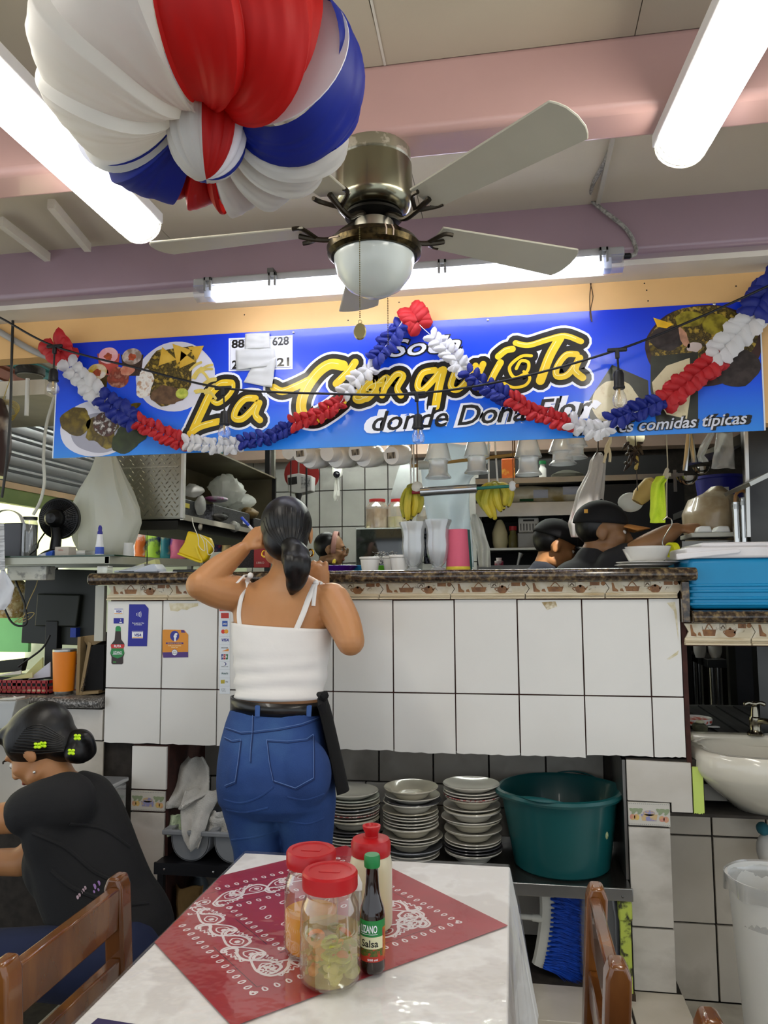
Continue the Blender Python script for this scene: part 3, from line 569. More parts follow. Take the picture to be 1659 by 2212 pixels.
for k in range(5):
    a = math.radians(33+72*k); d = V(math.cos(a), math.sin(a), 0); s = V(-d.y, d.x, 0); o = fc+V(0, 0, zb)
    br = part('blade_arm', MB().tube(smooth_path([o+d*.05+V(0, 0, .022), o+d*.085+V(0, 0, .004), o+d*.12+V(0, 0, -.018), o+d*.17+V(0, 0, -.012), o+d*.21], 5), .0075, 8).tube(smooth_path([o+d*.16+V(0, 0, -.012), o+d*.19+s*.04, o+d*.215+s*.045], 4), .006, 6).tube(smooth_path([o+d*.16+V(0, 0, -.012), o+d*.19-s*.04, o+d*.215-s*.045], 4), .006, 6), M('3a342a', .35, .8), fn_, label='dark curled bracket')
    P = []; N_ = 10
    for i in range(N_+1): r = .185+(.62-.185)*i/N_; P.append((r, .048+.022*i/N_))
    pts = [o+d*r+s*w for r, w in P]+[o+d*(.62+.022*math.cos(t))+s*(.062*math.sin(t)) for t in (1.1, .6, 0, -.6, -1.1)]+[o+d*r-s*w for r, w in reversed(P)]
    tilt = Matrix.Translation(o)@Matrix.Rotation(math.radians(-11), 4, d)@Matrix.Translation(-o)
    part('blade', MB().prism([p+V(0, 0, .006) for p in pts], (0, 0, .006)).xf(tilt), CRB, fn_, bevel=.002, seg=1)
part('switch_housing', MB().lathe([(.03, -.19), (.052, -.20), (.053, -.243), (.05, -.25)], fc, 32), M('a5a294', .3, .9), fn_)
part('light_ring', MB().lathe([(.05, -.243), (.085, -.246), (.116, -.256), (.127, -.272), (.125, -.288), (.115, -.297), (.105, -.298)], fc, 48), BRZ, fn_)
m = MB()
for a in (-1.15, -1.0): m.tube([fc+V(math.cos(a)*r, math.sin(a)*r, z) for r, z in ((.117, -.256), (.1285, -.272), (.1265, -.288))], .0018, 6)
for a in (-2.55,): m.tube([fc+V(math.cos(a+i*.12)*.1285, math.sin(a+i*.12)*.1285, -.266-.004*i) for i in range(4)], .0018, 6)
part('paint_mark', m, M('e6cdb6', .6), fn_, kind='stuff')
part('glass_bowl', MB().lathe([(.108, -.292), (.107, -.31), (.097, -.345), (.072, -.378), (.038, -.398), (.0, -.404)], fc, 48), M('c9cfc8', .25, var=.02, sss=.0, coat=.4), fn_)
FANPARTS = list(fn_.children)
for o in FANPARTS:
    for v in o.data.vertices: v.co *= FS
def chain(x, y, ztop, zbot):
    m = MB(); n = int((ztop-zbot)/.0042)
    for i in range(n): m.ball((x, y, ztop-i*.0042), .0016, 6, 4)
    return m
q = PY(793, 690, fc.y-.113); part('pull_chain', chain(fc.x-.012, fc.y-.113, fc.z-.236, q.z), M('7d7248', .35, .9), fn_, kind='stuff')
part('pendant', MB().lathe([(0, -.003), (.012, -.003), (.014, 0), (.012, .003), (0, .003)], (fc.x-.012, fc.y-.113, q.z-.026), 24, 'Y', sy=1.35).tube([(fc.x-.012+.004*math.cos(t), fc.y-.113, q.z-.004+.004*math.sin(t)) for t in [i*.7 for i in range(10)]], .0008, 5), M('b3a774', .3, .9), fn_)
q = PY(838, 750, fc.y+.09); part('pull_chain', chain(PY(838, 700, fc.y+.09).x, fc.y+.09, fc.z-.25, q.z), M('5b5136', .35, .9), fn_, kind='stuff')
# ================================================================ hanging tissue rosette
rc = V(-.475, 1.12, 2.17)
ro = thing('paper_rosette', 'large honeycomb tissue rosette in white, red and blue hanging from the ceiling', 'paper decoration', rc)
TW = M('e6e4dc', .6, tl=.45, var=.03); TR_ = M('c8140f', .55, tl=.4, var=.06); TB = M('142a9a', .5, tl=.35, var=.08); CARD = M('dcd8dc', .7, var=.02)
RM = Matrix.Rotation(math.radians(-6), 3, 'X')
def torus_seg(t0, t1, mat, name='tissue_section', R=.14, r=.122, leaf=5.2, ruff=.085, sw=2.2, droop=0):
    n = max(8, int((t1-t0)/2.0)); m = MB()
    def f(u, v):
        ph = 2*math.pi*v+math.pi; kk = leaf*math.radians(t0+(t1-t0)*u); th = (kk-sw*.55*math.sin(ph+.6)*min(1, 12*u, 12*(1-u)))/leaf
        sf = (kk/math.pi) % 1.0; g = (sf/.86)**.7 if sf < .86 else (1-sf)/.14; sc = 1-ruff*.9+ruff*1.35*g+.025*noise.noise(V(kk*2, ph*1.5, 2));  rad = r*sc*(1+.05*math.sin(3*ph+th*2)); rr_ = R+rad*math.cos(ph); zz = rad*.95*math.sin(ph)-droop
        if rr_ < .03: rr_ = .03
        return rc+RM@V(rr_*math.cos(th), rr_*math.sin(th), zz)
    m.grid(f, n*5, 48); return part(name, m, mat, ro, ang=28)
torus_seg(170, 276, TW); torus_seg(276, 334, TR_, ruff=.12, r=.12, leaf=6.5); torus_seg(347, 383, TB, r=.115, ruff=.04); torus_seg(383, 462, TW, leaf=9, ruff=.25, r=.098, droop=.02, sw=.3); torus_seg(462, 488, TR_, r=.11, leaf=12, ruff=.16); torus_seg(488, 529, TB, r=.12)
for th, mt, r in ((346, CARD, .114), (169.5, M('b9bccb', .7), .12)):
    t = math.radians(th); e = V(math.cos(t), math.sin(t), 0); tan = V(-e.y, e.x, 0)
    pts = [rc+RM@(e*(.145+r*math.cos(a))+V(0, 0, r*.95*math.sin(a))) for a in [2*math.pi*i/40 for i in range(40)]]; part('card_end', MB().prism(pts, RM@tan*-.002), mt, ro)
bc = rc+V(.002, .0, -.075)
for i, (a0, a1, mt) in enumerate(((150, 285, TW), (285, 340, TR_), (340, 372, CARD), (372, 400, TB), (400, 470, TW), (470, 510, TB))):
    m = MB()
    def f(u, v):
        th = math.radians(a0+(a1-a0)*u); ph = math.pi*v; s = 1-.05+.1*abs(math.sin(th*9)); return bc+V(.062*s*math.sin(ph)*math.cos(th), .062*s*math.sin(ph)*math.sin(th), .082*math.cos(ph))
    part('tissue_ball', m.grid(f, 24, 20), mt, ro)
part('hanger_strip', MB().prism([rc+V(.085, .0, .10), rc+V(.103, 0, .10), rc+V(.103, .0, .37), rc+V(.085, 0, .37)], (0, .002, 0)), TB, ro)
# ================================================================ stickers on the bar front
YT = 2.5292
def sp(x, y, k=0): return PY(x, y, YT-.0003*k)
s1 = lambda x, y: (230+x*.1748, 1290+y*.1748)
PM = YT/F
SB = lambda h, **k: M(h, .35, var=.02, **k)
NAVY, SWHT, GOLD = SB('10108c'), SB('e9e9ec'), SB('e8a21c')
def stx(par, s, c, hpx, wpx, mat, k=3, shear=0, fat=.02, name='lettering'):
    part(name, text(MB(), s, sp(*s1(*c), k), V(1, 0, 0), V(0, 0, 1), hpx*.1748*PM/.72, shear, fat, width=wpx*.1748*PM), mat, par, smooth=False)
def poly(par, name, pts, mat, k): return part(name, MB().prism([sp(*s1(*p), k) for p in pts], (0, .0002, 0)), mat, par, smooth=False)
def sticker(name, label, c): return thing(name, label, 'sticker', sp(*s1(*c)))
t = sticker('card_sticker', 'tiny white payment sticker with blue letters above the little navy card', (148, 200))
poly(t, 'paper', [(95, 140), (200, 140), (200, 210), (95, 210)], SWHT, 1); poly(t, 'stripe', [(97, 143), (200, 143), (200, 151), (97, 151)], NAVY, 2); poly(t, 'stripe', [(97, 200), (196, 200), (196, 206), (97, 206)], GOLD, 2); stx(t, 'VISA', (150, 190), 30, 74, NAVY, 3, .25, .03)
t = sticker('card_sticker', 'little navy bank card sticker above the bottle sticker', (148, 290))
poly(t, 'paper', [(88, 258), (211, 258), (211, 325), (88, 325)], NAVY, 1); poly(t, 'chip_print', [(160, 304), (190, 304), (190, 318), (160, 318)], SWHT, 2); part('wave_print', ink(MB(), smooth_path([sp(*s1(*p), 2) for p in ((172, 290), (180, 282), (172, 272))], 4), .0012, (0, -1, 0)), SWHT, t)
t = sticker('payment_sticker', 'tall navy contactless payment sticker with a clipped corner', (390, 600))
poly(t, 'paper', [(280, 88), (475, 88), (520, 140), (520, 165), (500, 606), (262, 606)], NAVY, 1)
for i in range(4): part('wave_print', ink(MB(), smooth_path([sp(*s1(365+i*17+(0 if k else 0)+12*math.cos(a), 213-(14+9*i)*math.sin(a)), 2) for k, a in enumerate((-1, -.4, 0, .4, 1))], 4), .0018, (0, -1, 0)), SWHT, t)
stx(t, 'Paga aquí con Visa', (390, 326), 15, 165, SWHT, 2); stx(t, 'sin contacto', (390, 346), 15, 108, SWHT, 2)
poly(t, 'logo_panel', [(315, 418), (452, 418), (450, 508), (315, 508)], SWHT, 2); poly(t, 'stripe', [(318, 422), (450, 422), (450, 432), (318, 432)], NAVY, 3); poly(t, 'stripe', [(318, 497), (448, 497), (448, 505), (318, 505)], GOLD, 3); stx(t, 'VISA', (384, 484), 36, 96, NAVY, 4, .25, .03)
t = sticker('bottle_sticker', 'sauce bottle shaped sticker with red and green emblem', (132, 830)); X, Z = V(1, 0, 0), V(0, 0, 1)
poly(t, 'bottle_print', [(110, 420), (175, 420), (180, 520), (222, 580), (210, 640), (222, 700), (205, 740), (205, 815), (190, 830), (75, 830), (60, 815), (62, 740), (45, 690), (60, 640), (52, 590), (100, 530)], SB('2c1a14'), 1)
poly(t, 'cap_print', [(110, 420), (112, 375), (128, 356), (160, 356), (176, 375), (176, 420)], SB('1f8a45'), 1); poly(t, 'red_panel', [(55, 582), (218, 582), (222, 605), (208, 632), (64, 632), (52, 605)], SB('c0241e'), 2)
poly(t, 'green_panel', [(64, 632), (208, 632), (222, 690), (190, 735), (135, 758), (80, 735), (45, 690)], SB('1d7f3c'), 2); stx(t, 'RUTA', (136, 620), 32, 100, SWHT, 3, 0, .03); stx(t, 'LIZANO', (136, 700), 34, 120, SWHT, 3); part('underline', ink(MB(), [sp(*s1(76, 710), 3), sp(*s1(196, 706), 3)], .001, (0, -1, 0)), SWHT, t); poly(t, 'green_print', [(80, 790), (120, 790), (120, 812), (80, 812)], SB('2d6a2c'), 2)
t = sticker('social_sticker', 'orange and purple square sticker with a round white letter emblem', (850, 745))
poly(t, 'paper', [(692, 410), (712, 400), (960, 405), (1010, 465), (1008, 735), (700, 748), (692, 700)], SB('d98c1e'), 1); poly(t, 'band', [(692, 682), (1009, 676), (1009, 742), (702, 748)], SB('4a2a78'), 2); poly(t, 'corner', [(920, 406), (958, 408), (975, 438), (925, 438)], SB('4a2a78'), 2)
part('badge', disc(MB(), sp(*s1(842, 478), 3), X, Z, 63*.1748*PM, 66*.1748*PM), SB('2c2f8e'), t); stx(t, 'f', (848, 540), 100, 50, SWHT, 4, 0, .05)
poly(t, 'bar', [(735, 558), (950, 558), (950, 580), (735, 580)], SB('4a2a78'), 2); stx(t, 'SÍGUENOS EN FACEBOOK', (842, 576), 14, 195, SB('e0a860'), 3); stx(t, 'Soda La Conquista', (842, 604), 14, 180, SB('f0d9a8'), 2); stx(t, 'Doña Flor', (842, 625), 14, 90, SB('f0d9a8'), 2)
part('emblem', disc(MB(), sp(*s1(842, 683), 3), X, Z, 42*.1748*PM), SB('4a2a78'), t); part('emblem', disc(MB(), sp(*s1(842, 683), 4), X, Z, 37*.1748*PM), SWHT, t); m = MB()
for r in (22, 14): ink(m, [sp(*s1(842-r*1.1*math.cos(a), 690-r*math.sin(a)), 5) for a in [math.pi*i/8 for i in range(9)]], .0007, (0, -1, 0), round_=False)
ink(m, [sp(*s1(815, 696), 5), sp(*s1(868, 696), 5)], .001, (0, -1, 0)); part('emblem_print', m, SB('555555'), t, kind='stuff')
t = sticker('card_strip', 'long vertical strip of small payment logos beside the woman', (1460, 1195))
poly(t, 'paper', [(1393, 60), (1525, 60), (1526, 1195), (1396, 1195)], SB('dfe4e8'), 1)
for i in range(10): y = 177+i*102.5; part('divider', ink(MB(), [sp(*s1(1396, y), 2), sp(*s1(1524, y), 2)], .0005, (0, -1, 0), round_=False), SB('a9b2ba'), t)
poly(t, 'red_logo', [(1396, 108), (1508, 108), (1508, 172), (1396, 172)], SB('c8381e'), 2); stx(t, 'BANCO', (1452, 156), 18, 80, SB('f0d8c8'), 3); poly(t, 'red_logo', [(1415, 195), (1512, 195), (1512, 260), (1415, 260)], SB('b82a1a'), 2); poly(t, 'blue_logo', [(1430, 293), (1496, 293), (1496, 362), (1430, 362)], SB('1c4ea8'), 2); stx(t, 'AMEX', (1463, 340), 22, 56, SWHT, 3)
part('red_circle', disc(MB(), sp(*s1(1442, 425), 2), X, Z, 27*.1748*PM), SB('d8321c'), t); part('yellow_circle', disc(MB(), sp(*s1(1480, 423), 3), X, Z, 27*.1748*PM), SB('e8a020'), t); stx(t, 'VISA', (1463, 546), 36, 96, NAVY, 3, .25, .03); stx(t, 'DISCOVER', (1460, 634), 16, 90, SB('666a70'), 3); poly(t, 'orange_logo', [(1425, 668), (1510, 668), (1510, 635)], SB('e08a20'), 2)
for i, h in enumerate(('1c2a78', 'b02a2a', '1c6a38')): poly(t, 'logo_bar', [(1418+i*29, 706), (1444+i*29, 704), (1442+i*29, 768), (1416+i*29, 770)], SB(h), 2)
stx(t, 'JCB', (1458, 748), 28, 80, SWHT, 3); part('blue_circle', disc(MB(), sp(*s1(1463, 825), 2), X, Z, 20*.1748*PM), SB('1c2a78'), t); part('white_circle', disc(MB(), sp(*s1(1457, 825), 3), X, Z, 15*.1748*PM), SWHT, t); stx(t, 'DINERS CLUB', (1460, 862), 10, 90, SB('777a80'), 3); stx(t, 'kash', (1460, 952), 26, 88, SB('4a6a6a'), 3, .2)
poly(t, 'chip_logo', [(1412, 1022), (1462, 1020), (1460, 1066), (1412, 1068)], SB('b9a838'), 2); stx(t, 'chip', (1486, 1052), 16, 34, SB('777a80'), 3); m = MB()
for i in range(3): ink(m, smooth_path([sp(*s1(1430+i*18, 1125), 3), sp(*s1(1422+i*18, 1142), 3), sp(*s1(1436+i*18, 1168), 3)], 3), .001, (0, -1, 0))
part('hand_print', m, SB('8a8f94'), t, kind='stuff')
# old glue stains on the tiles
for i, (pts, lab) in enumerate(((((365, 1303), (428, 1303), (428, 1309), (412, 1313), (404, 1318), (392, 1316), (384, 1321), (368, 1319)), 'yellowed tape residue at the top of the tile above the orange sticker'), (((1440, 1302), (1458, 1300), (1463, 1330), (1466, 1385), (1462, 1360), (1456, 1320)), 'long chipped glaze stain near the end of the bar'), (((1440, 1424), (1466, 1405), (1464, 1414), (1446, 1425)), 'small glue stain low near the end of the bar'), (((1170, 1301), (1200, 1299), (1204, 1310), (1182, 1318)), 'brown chip at the top of a bar tile'))):
    one('stain', MB().prism([PY(*p, 2.5295) for p in pts], (0, .0003, 0)), M('c9bf9a' if i != 3 else '9a8458', .6, c2='dcd6c0', sc=60, ramp=(.4, .65)), lab, 'stain', smooth=False)
# ================================================================ steel shelf under the bar and what stands on it
zs = .455
sh = thing('steel_shelf', 'long stainless steel shelf under the tiled bar', 'shelf', V(-.3, 2.66, .14))
x0s, x1s = -.74, .327
part('shelf_top', MB().box((-.70, 2.47, zs-.006), (x1s, 2.845, zs)), M('3f3d3a', .25, .8, c2='5b5955', sc=5, ramp=(.3, .7)), sh)
part('front_lip', MB().box((-.70, 2.464, zs-.034), (x1s+.004, 2.472, zs+.003)), STEEL, sh, bevel=.002)
for x in (-.66, .30): part('rivet', MB().ball((x, 2.463, zs-.02), .004, 10, 6), DSTEEL, sh)
part('back_lip', MB().box((-.70, 2.840, zs), (x1s, 2.848, zs+.02)), STEEL, sh); part('leg', MB().box((-.70, 2.475, .14), (-.672, 2.50, zs-.006)), DSTEEL, sh); part('leg', MB().box((-.70, 2.815, .14), (-.672, 2.84, zs-.006)), DSTEEL, sh)
part('side_panel', MB().box((.322, 2.545, zs), (.332, 2.845, .815)), M('8a8884', .3, .9, var=.15, sc=7), sh, bevel=.001)
LG = M('b4c24e', .55, c2='3a3a22', c3='b0bf50', sc=38, ramp=(.40, .62))
part('leg', MB().box((.292, 2.475, .14), (.322, 2.50, zs-.034)), LG, sh, label='lime green painted leg with chipped rust'); part('bracket', MB().box((.288, 2.472, .36), (.328, 2.505, .415)), LG, sh, bevel=.006); part('foot', MB().box((.286, 2.468, .14), (.328, 2.506, .158)), M('3a2c1e', .8), sh)
# black stand at the left with the double grey crate
bs = thing('black_stand', 'low black metal stand holding the grey double crate', 'stand', V(-1.0, 2.6, .14))
part('top', MB().box((-1.185, 2.475, .448), (-.71, 2.80, .455)), BLACKMETAL, bs); part('front_rail', MB().box((-1.187, 2.468, .42), (-.71, 2.476, .457)), BLACKMETAL, bs)
for x, y in ((-1.18, 2.48), (-.73, 2.48), (-1.18, 2.78), (-.73, 2.78)): part('leg', MB().box((x, y, .14), (x+.02, y+.02, .448)), BLACKMETAL, bs)
for x in (-1.15, -.98): part('bolt', MB().ball((x, 2.467, .438), .004, 8, 5), STEEL, bs)
CR = M('83868a', .5, var=.05, sc=5)
cr = thing('plastic_crate', 'grey two bay plastic crate with rounded bays full of towels', 'crate', V(-1.0, 2.6, .455))
for cx in (-1.075, -.925):
    n = 16; rx = .066
    m = MB().grid(lambda u, v: V(cx-rx*math.cos(math.pi*u)*(1 if True else 1), 2.50+.26*v, .545-.088*math.sin(math.pi*u)**.7), n, 1); part('bay', m, CR, cr, solid=.004)
    for y in (2.50, 2.76): part('bay_end', MB().prism([V(cx-rx*math.cos(math.pi*i/n), y, .545-.088*math.sin(math.pi*i/n)**.7) for i in range(n+1)], (0, .004, 0)), CR, cr)
m = MB()
for a, b in (((-1.17, 2.485), (-.84, 2.50)), ((-1.17, 2.76), (-.84, 2.775)), ((-1.17, 2.5), (-1.14, 2.76)), ((-1.012, 2.5), (-.988, 2.76)), ((-.86, 2.5), (-.84, 2.76))): m.box((a[0], a[1], .54), (b[0], b[1], .556))
part('rim', m, CR, cr, bevel=.004, kind='stuff')
def rag(name, pts, label, mat, seed, cat='towel', th=.006, amp=.012, Y=2.56, nu=22, nv=26):
    """draped cloth: rows of pixel outlines (left, right, depth) filled with folds"""
    rows = [(PY(l, y, d), PY(r, y, d)) for (l, r, y, d) in pts]; k = len(rows)-1
    def f(u, v):
        t = v*k; i = min(int(t), k-1); w = t-i; a = rows[i][0].lerp(rows[i+1][0], w); b = rows[i][1].lerp(rows[i+1][1], w); p = a.lerp(b, u)
        return p+V(0, amp*(math.sin(u*9+seed+v*2)+1.4*noise.noise(V(u*4+seed, v*3, seed))), amp*.5*noise.noise(V(u*5, v*4, seed+5)))
    return one(name, MB().grid(f, nu, nv), mat, label, cat, solid=th)
TOW = M('c2c0ba', .95, var=.06, sc=40, bump=.5, bsc=220); TOWG = M('bfd0b0', .95, var=.06, sc=40, bump=.5, bsc=220)
rag('towel', [(405, 440, 1636, 2.64), (385, 454, 1655, 2.62), (380, 455, 1685, 2.60), (372, 456, 1710, 2.58), (360, 420, 1730, 2.56), (362, 400, 1745, 2.55)], 'crumpled white terry towel standing at the back of the grey crate', TOW, 1.3)
rag('towel', [(402, 470, 1705, 2.575), (395, 468, 1730, 2.555), (392, 450, 1760, 2.535), (395, 440, 1790, 2.49), (398, 432, 1815, 2.478), (410, 424, 1835, 2.474)], 'white terry towel with its corner hanging over the grey crate front', TOW, 4.1)
rag('towel', [(366, 400, 1760, 2.56), (362, 410, 1785, 2.55), (364, 405, 1806, 2.54)], 'pale green towel bunched in the left bay of the grey crate', TOWG, 2.2, amp=.008)
rag('towel', [(455, 500, 1752, 2.56), (442, 512, 1772, 2.55), (440, 515, 1800, 2.54)], 'white cloth bunched in the right bay of the grey crate', TOW, 7.2, amp=.01)
# plates
CERW = M('d3cfc3', .16, var=.03, sc=10, coat=.3); CERG = M('8f9196', .2, var=.03, coat=.3); CERD = M('4a4a4f', .22, coat=.3); CERC = M('cbc4b0', .18, var=.03, coat=.3); CERP = M('cfc7c0', .18, c2='b05a55', sc=130, ramp=(.5, .55)); CERGR = M('c4c9bc', .2, coat=.3)
def plate_mesh(r, kind):
    if kind == 'deep': prof = [(0, .004), (r*.5, .004), (r*.52, 0), (r*.58, .0), (r*.72, .014), (r*.8, .022), (r*.98, .028), (r, .031), (r*.985, .033), (r*.8, .027), (r*.7, .019), (r*.55, .008), (0, .007)]
    elif kind == 'tray': prof = [(0, .002), (r*.6, .002), (r*.64, 0), (r*.72, .004), (r*.96, .016), (r, .019), (r*.98, .021), (r*.7, .008), (0, .006)]
    else: prof = [(0, .003), (r*.55, .003), (r*.58, 0), (r*.64, 0), (r*.72, .006), (r*.98, .0115), (r, .0135), (r*.985, .0155), (r*.7, .010), (r*.6, .006), (0, .0055)]
    return prof
_pm = {}
def plate(c, r, kind, mat, label, grp):
    key = (round(r, 3), kind, mat.name)
    if key not in _pm:
        o = one('plate', MB().lathe(plate_mesh(r, kind), (0, 0, 0), 36), mat, label, 'plate', grp); _pm[key] = o
    else: o = _pm[key].copy(); COL.objects.link(o); o['label'] = label; o['group'] = grp
    o.location = c; o.rotation_euler = (rr.uniform(-.012, .012), rr.uniform(-.012, .012), rr.random()*6); return o
def stack(cx, cy, spec, which):
    z = zs+.001
    for i, (r, kind, mat, dx) in enumerate(spec):
        h = {'flat': .0098, 'deep': .0205, 'tray': .0125}[kind]; top = i == len(spec)-1
        nm = {CERW: 'white', CERG: 'grey', CERD: 'charcoal', CERC: 'cream', CERP: 'red patterned', CERGR: 'pale green'}[mat]
        plate(V(cx+dx, cy, z), r, kind, mat, ('topmost %s plate of the %s' % (nm, which)) if top else '%s %s plate within the %s' % (nm, {'flat': 'flat', 'deep': 'deep', 'tray': 'wide'}[kind], which), 'plates in the '+which); z += h*(1.0 if not top else 1)
    return z
Wt, Gt, Dt, Ct, Pt, Lt = CERW, CERG, CERD, CERC, CERP, CERGR
s1_ = [(.094, 'deep', Wt, 0)]+[(.095, 'flat', Wt, .001), (.096, 'flat', Ct, 0), (.094, 'flat', Wt, -.002), (.095, 'flat', Wt, 0), (.096, 'flat', Wt, .002), (.096, 'flat', Dt, 0), (.097, 'flat', Dt, 0), (.094, 'deep', Ct, .001), (.094, 'flat', Ct, 0), (.095, 'flat', Wt, 0), (.095, 'flat', Pt, .001), (.097, 'flat', Wt, 0), (.094, 'flat', Gt, 0), (.097, 'flat', Ct, .001), (.096, 'flat', Wt, 0), (.096, 'flat', Lt, 0), (.094, 'tray', Wt, -.002)]
stack(PZ(778, 1800, zs+.03).x-.006, 2.655, s1_, 'stack beside the woman')
s2_ = [(.094, 'flat', Wt, .002), (.096, 'flat', Wt, 0), (.104, 'tray', Gt, .002), (.098, 'deep', Ct, 0), (.104, 'tray', Wt, .004), (.096, 'flat', Wt, 0), (.095, 'deep', Ct, .0), (.094, 'flat', Wt, 0), (.094, 'flat', Wt, -.002), (.094, 'flat', Wt, 0), (.093, 'flat', Wt, -.001), (.094, 'flat', Wt, 0), (.094, 'flat', Ct, -.003), (.098, 'deep', Wt, .004), (.096, 'flat', Dt, .008), (.094, 'tray', Wt, .006), (.092, 'deep', Ct, .002)]
stack(PZ(900, 1800, zs+.03).x, 2.65, s2_, 'middle stack with the grey platter')
s3_ = [(.092, 'deep', Wt, 0), (.095, 'flat', Wt, .001), (.097, 'flat', Dt, .002), (.096, 'flat', Dt, 0), (.094, 'flat', Wt, 0), (.095, 'flat', Wt, .001), (.094, 'deep', Ct, 0), (.096, 'flat', Wt, .002), (.094, 'deep', Ct, .002), (.102, 'tray', Wt, -.002), (.096, 'deep', Wt, 0), (.095, 'flat', Ct, 0), (.096, 'flat', Wt, -.001), (.092, 'deep', Ct, .002), (.098, 'tray', Pt, .003), (.096, 'flat', Wt, .0), (.095, 'flat', Wt, 0), (.095, 'tray', Wt, -.002)]
stack(PZ(1027, 1800, zs+.03).x, 2.655, s3_, 'stack beside the teal basin')
# teal basin with lips
TEAL = M('0f4f50', .35, var=.05, sc=6, coat=.15)
bc_ = V(PZ(1208, 1800, zs+.06).x, 2.655, zs); bsn = thing('wash_basin', 'deep teal plastic basin on the steel shelf', 'basin', bc_)
lip = lambda r, z, t: r+(.012*max(0, math.cos(2*(t-.3)))**6 if z > .2 and r > .17 else 0)
part('bowl', MB().lathe([(0, .002), (.145, .0), (.152, .006), (.182, .225), (.186, .228), (.192, .226), (.199, .226), (.203, .234), (.199, .243), (.188, .245), (.180, .236), (.149, .012), (0, .010)], bc_, 56, fn=lip), TEAL, bsn)
for a in (-1.95, 1.2): part('pour_lip', MB().grid(lambda u, v: bc_+V(math.cos(a+(u-.5)*.7)*(.190+.02*v*math.sin(math.pi*u)), math.sin(a+(u-.5)*.7)*(.190+.02*v*math.sin(math.pi*u)), .2445+.008*math.sin(math.pi*u)*(1-v*v)), 16, 6), TEAL, bsn, solid=.004)
part('round_sticker', disc(MB(), PY(1311, 1805, 2.5)+V(0, -.0, 0), V(.6, .8, 0), V(0, 0, 1), .008, .011), M('b9c39a', .5, c2='5b6a3a', sc=200, ramp=(.4, .6)), bsn)
# things on the ground below the shelf: broom, jug, bag, bottle
br = thing('push_broom', 'push broom with bright blue bristles stored under the steel shelf', 'broom', PY(1200, 2100, 2.60))
pl = [(1180, 1905), (1184, 1960), (1180, 2010), (1172, 2060), (1166, 2085)]; P = smooth_path([PY(*p, 2.60) for p in pl], 5)
part('head_block', MB().tube(P, .016, 8, flat=1.6, side=(0, 1, 0)), M('c9c8be', .5), br)
m = MB(); rb = random.Random(5)
for i in range(5000):
    t = rb.random(); a = P[min(int(t*(len(P)-1)), len(P)-1)]+V(.008, rb.uniform(-.03, .03), 0); tip = PY(1245+rb.uniform(-10, 26), 1930+t*200+rb.uniform(-10, 10), 2.60+rb.uniform(-.05, .05)); tip = a+(tip-a)*rb.uniform(.85, 1.02)
    mid = a.lerp(tip, .5)+V(0, 0, .006); w = .0008; m.add([a+V(0, 0, -w), a+V(0, 0, w), mid+V(0, 0, w), mid-V(0, 0, w), tip], [[0, 1, 2, 3], [3, 2, 4]])
part('bristles', m, M('1148b8', .5, var=.25, sc=60), br, kind='stuff')
part('handle_socket', MB().cyl(PY(1175, 1985, 2.60), PY(1150, 1982, 2.60), .013, .011, 14), M('c9c8be', .5), br); part('handle', MB().cyl(PY(1152, 1982, 2.60), PY(1080, 1975, 2.60), .009, n=12), M('c4c3ba', .5), br)
jg = thing('plastic_jug', 'cloudy plastic jug half full of blue cleaning liquid', 'jug', V(PY(1295, 2090, 2.62).x, 2.62, .14)); c = jg.location
jw = .062; out = [(-.9, 0), (.9, 0), (1, .02), (1, .19), (.86, .25), (.45, .285), (.2, .30), (-.3, .30), (-.85, .25), (-1, .19), (-1, .02)]
part('body', MB().prism([c+V(x*jw, -.05, z) for x, z in out], (0, .10, 0)), clear('9fa3ab', .55, .3), jg, bevel=.018, seg=3); part('liquid', MB().box(c+V(-jw*.93, -.044, .006), c+V(jw*.93, .044, .095)), M('2f3f7c', .2, alpha=1), jg, bevel=.012, seg=3)
part('handle', MB().tube(smooth_path([c+V(.01, 0, .285), c+V(.03, -.0, .27), c+V(.045, 0, .235), c+V(.05, 0, .2)], 6), .011, 10), clear('b4b8c0', .6, .3), jg); part('cap', MB().cyl(c+V(-.01, 0, .30), c+V(-.01, 0, .325), .02, n=18), M('d9d9d9', .5), jg)
bp = PY(408, 1960, 2.62); bg = MB().grid(lambda u, v: V(bp.x-.055+.11*u+.01*noise.noise(V(u*3, v*3, 1)), 2.62+.05*math.cos(u*7)*(1-v*.5)-.03, .14+.20*v+.02*noise.noise(V(u*4, v*4, 2))), 14, 12)
one('paper_bag', bg, M('8d6f42', .8, var=.15, sc=12, bump=.3, bsc=40), 'crumpled brown paper bag under the black stand', 'bag', solid=.004)
c = V(PY(425, 1925, 2.70).x, 2.72, .14); bt = thing('white_bottle', 'small capped container behind the brown paper bag', 'bottle', c); part('body', MB().lathe([(0, 0), (.03, 0), (.032, .01), (.032, .16), (.02, .185), (.02, .19)], c, 20), M('5f6a72', .4), bt); part('cap', MB().lathe([(.024, .19), (.024, .215), (0, .217)], c, 20), M('8fa0a8', .4), bt)
# clear storage tub behind the girl
c = V(-1.37, 2.46, .60)
tb = thing('storage_tub', 'translucent plastic tub with lid beside the white tiled pillar', 'tub', V(-1.37, 2.46, 0.14)); part('body', MB().box((-1.46, 2.36, .56), (-1.315, 2.52, .70)), clear('c9cdd0', .5, .2), tb, bevel=.008); part('lid', MB().box((-1.465, 2.355, .70), (-1.31, 2.523, .715)), clear('dadde0', .6, .2), tb, bevel=.004); part('red_stool', MB().box((-1.46, 2.36, .14), (-1.315, 2.52, .56)), M('7a1c1c', .5), tb)
